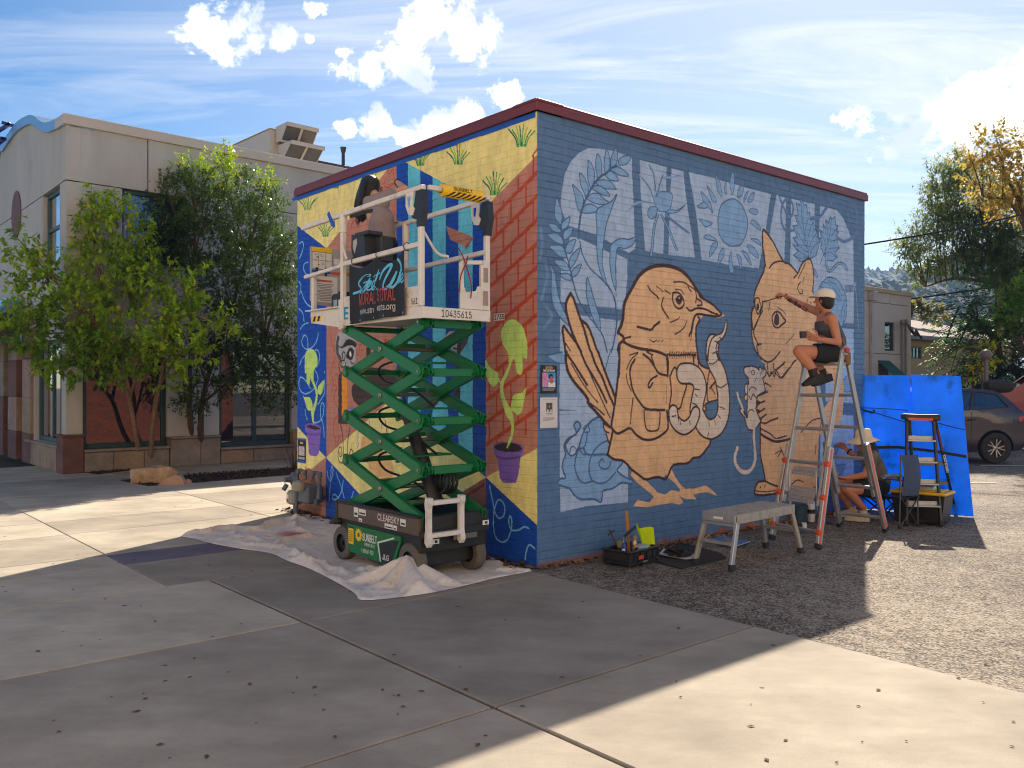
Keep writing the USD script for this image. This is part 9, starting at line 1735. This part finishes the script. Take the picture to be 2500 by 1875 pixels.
bl2 = [B(550, 385, 20, 28, 17.0, w=2), B(545, 430, 34, 40, 17.0, w=2), B(470, 410, 30, 34, 17.1, w=2), B(440, 440, 20, 24, 17.1), B(490, 460, 60, 40, 17.1), B(400, 470, 24, 30, 17.2), B(420, 520, 50, 50, 17.2), B(520, 520, 70, 60, 17.0), B(600, 480, 36, 60, 16.9), B(650, 450, 22, 34, 16.9, w=2), B(660, 520, 40, 60, 16.8), B(610, 560, 60, 60, 16.8), B(500, 600, 80, 60, 17.0, w=1), B(420, 610, 50, 60, 17.1, w=1), B(670, 600, 44, 60, 16.7), B(700, 640, 34, 60, 16.7), B(620, 660, 80, 70, 16.7), B(540, 700, 80, 70, 16.8, w=1), B(690, 730, 40, 60, 16.6), B(640, 780, 70, 60, 16.6), B(560, 800, 80, 60, 16.7, w=1), B(700, 820, 30, 60, 16.6), B(640, 870, 60, 50, 16.5, w=1), B(560, 900, 70, 50, 16.6, w=1), B(500, 960, 60, 36, 16.8, w=1), B(620, 930, 60, 40, 16.5, w=1), B(700, 900, 30, 50, 16.6, w=1), B(460, 1000, 30, 20, 16.9, w=1), B(660, 980, 40, 30, 16.6, w=1), B(480, 860, 50, 40, 17, w=1), B(715, 960, 18, 40, 16.7)]
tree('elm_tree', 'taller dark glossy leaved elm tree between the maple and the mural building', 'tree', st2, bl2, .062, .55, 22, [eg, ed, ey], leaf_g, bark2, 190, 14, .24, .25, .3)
c = gnd(718, 1150); g = np.random.default_rng(2); mb = MB()
for k in range(22): a = g.uniform(0, 6.28); t = V3(c[0] + .22 * math.cos(a) * g.uniform(.3, 1), c[1] + .2 * math.sin(a), g.uniform(.2, .52)); mb.tube(spline([c, (c + t) / 2 + g.normal(0, .03, 3), t], 4), .004, 4)
tag(obj('bare_shrub', mb, bark2, None), 'small bare twiggy shrub in the mulch left of the gas meter', 'shrub')
# trees at the right edge
og, or_, dg, gg, yg = lin(136, 152, 92), lin(190, 166, 84), lin(58, 84, 46), lin(120, 160, 62), lin(222, 196, 30)
T = 27.0; tb_ = at(2490, 940, T); tb_[2] = -.1
tree('cottonwood_tree', 'large grey green feathery tree at the right edge with an open crown', 'tree', [([tb_, at(2480, 800, T), at(2440, 640, T), at(2370, 590, T)], .22, .06), ([at(2470, 760, T), at(2520, 560, T), at(2500, 420, T)], .16, .05), ([at(2440, 640, T), at(2400, 540, T), at(2380, 450, T)], .09, .03), ([at(2460, 700, T), at(2340, 680, T), at(2260, 700, T)], .07, .02)],
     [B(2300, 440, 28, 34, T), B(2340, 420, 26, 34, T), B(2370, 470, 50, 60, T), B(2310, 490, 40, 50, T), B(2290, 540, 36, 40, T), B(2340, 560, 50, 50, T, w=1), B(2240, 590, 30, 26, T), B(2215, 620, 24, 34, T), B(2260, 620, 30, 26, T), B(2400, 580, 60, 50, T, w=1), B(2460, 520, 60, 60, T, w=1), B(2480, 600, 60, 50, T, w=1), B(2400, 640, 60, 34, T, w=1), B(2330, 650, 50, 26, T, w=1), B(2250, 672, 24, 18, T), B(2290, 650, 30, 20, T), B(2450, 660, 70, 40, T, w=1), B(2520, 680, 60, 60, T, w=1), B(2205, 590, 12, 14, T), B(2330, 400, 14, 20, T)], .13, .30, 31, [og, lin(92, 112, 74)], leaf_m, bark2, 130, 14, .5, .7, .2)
T = 23.0; tb_ = at(2560, 940, T); tb_[2] = -.1
tree('orange_tree', 'tree with orange autumn leaves at the upper right corner', 'tree', [([tb_, at(2540, 700, T), at(2500, 520, T), at(2450, 420, T)], .16, .03), ([at(2530, 620, T), at(2470, 500, T), at(2400, 480, T)], .07, .015)],
     [B(2440, 350, 30, 34, T), B(2400, 370, 40, 30, T), B(2450, 400, 50, 40, T), B(2410, 430, 44, 40, T), B(2480, 450, 40, 50, T), B(2420, 480, 40, 34, T), B(2460, 500, 40, 30, T), B(2510, 360, 24, 60, T), B(2510, 480, 40, 60, T), B(2500, 560, 20, 20, T), B(2370, 390, 20, 16, T), B(2425, 322, 14, 12, T), B(2415, 505, 20, 14, T)], .12, .5, 32, [or_], leaf_m, bark2, 55, 12, .35, .5, .3)
T = 25.0; tb_ = at(2440, 945, T); tb_[2] = -.1
tree('sumac_tree', 'dark feathery leaved sumac tree in front of the tan house', 'tree', [([tb_, at(2440, 860, T), at(2430, 780, T)], .10, .04), ([at(2436, 850, T), at(2400, 800, T), at(2360, 760, T)], .05, .02)],
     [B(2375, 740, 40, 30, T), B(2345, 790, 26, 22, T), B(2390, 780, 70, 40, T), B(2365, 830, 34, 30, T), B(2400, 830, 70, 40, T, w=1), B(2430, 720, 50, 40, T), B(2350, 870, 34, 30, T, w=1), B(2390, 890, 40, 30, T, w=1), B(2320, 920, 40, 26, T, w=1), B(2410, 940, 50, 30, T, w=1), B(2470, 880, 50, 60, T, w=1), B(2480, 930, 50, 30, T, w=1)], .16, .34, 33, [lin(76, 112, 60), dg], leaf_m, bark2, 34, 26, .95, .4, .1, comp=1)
T = 24.0
tree('ash_tree', 'fresh green leafy tree at the right edge above the red car', 'tree', [([at(2540, 940, T), at(2530, 800, T), at(2500, 700, T)], .12, .03)], [B(2480, 720, 40, 30, T), B(2450, 760, 30, 24, T), B(2490, 770, 40, 40, T), B(2460, 800, 30, 30, T), B(2495, 830, 30, 40, T, w=1), B(2520, 720, 40, 60, T)], .14, .34, 34, [gg, dg], leaf_m, bark2, 60, 14, .4, .6, .2)
T = 22.5
tree('yellow_shrub', 'bright yellow leaved shrub behind the ball topped posts', 'shrub', [([V3(*at(2400, 938, T)[:2], 0), at(2398, 900, T), at(2402, 860, T)], .03, .01)], [B(2408, 858, 16, 18, T), B(2395, 880, 22, 18, T), B(2415, 880, 14, 18, T), B(2385, 905, 18, 12, T), B(2372, 915, 10, 8, T), B(2405, 905, 12, 12, T)], .11, .4, 35, [yg], leaf_m, bark2, 70, 12, .2, .6, .2)
T = 38.0
tree('autumn_tree', 'yellowish rounded tree beyond the tan house roof beside the chimney', 'tree', [], [B(2240, 762, 26, 18, T), B(2280, 765, 24, 14, T), B(2225, 745, 14, 14, T), B(2300, 775, 14, 10, T)], .22, .6, 36, [lin(126, 124, 60)], leaf_m, bark2, 40, 12, .4, .5, .2, limbs=False)
T = 42.0
tree('tree_belt', 'dark mass of trees beyond the fence posts at the right edge', 'trees', [], [B(2366 + 36 * k, 880 + 20 * math.sin(k * 2.1), 46, 70, T) for k in range(11)], .35, .6, 37, [lin(76, 104, 56)], leaf_m, bark2, 26.0, 16, .7, .5, .2, limbs=False)
# haze over the distance
hz = usdkit.material(stage, '/World/Looks/haze', {'v': ('principled_volume', {'color': (.40, .62, 1.0), 'density': .00026, 'anisotropy': .2})}, [], volume='v.volume')
HB_ = MB(); HB_.box((-260, -50, -1.2), (900, 1000, 150), 0); obj('haze', HB_, hz, None, False, kind='stuff')
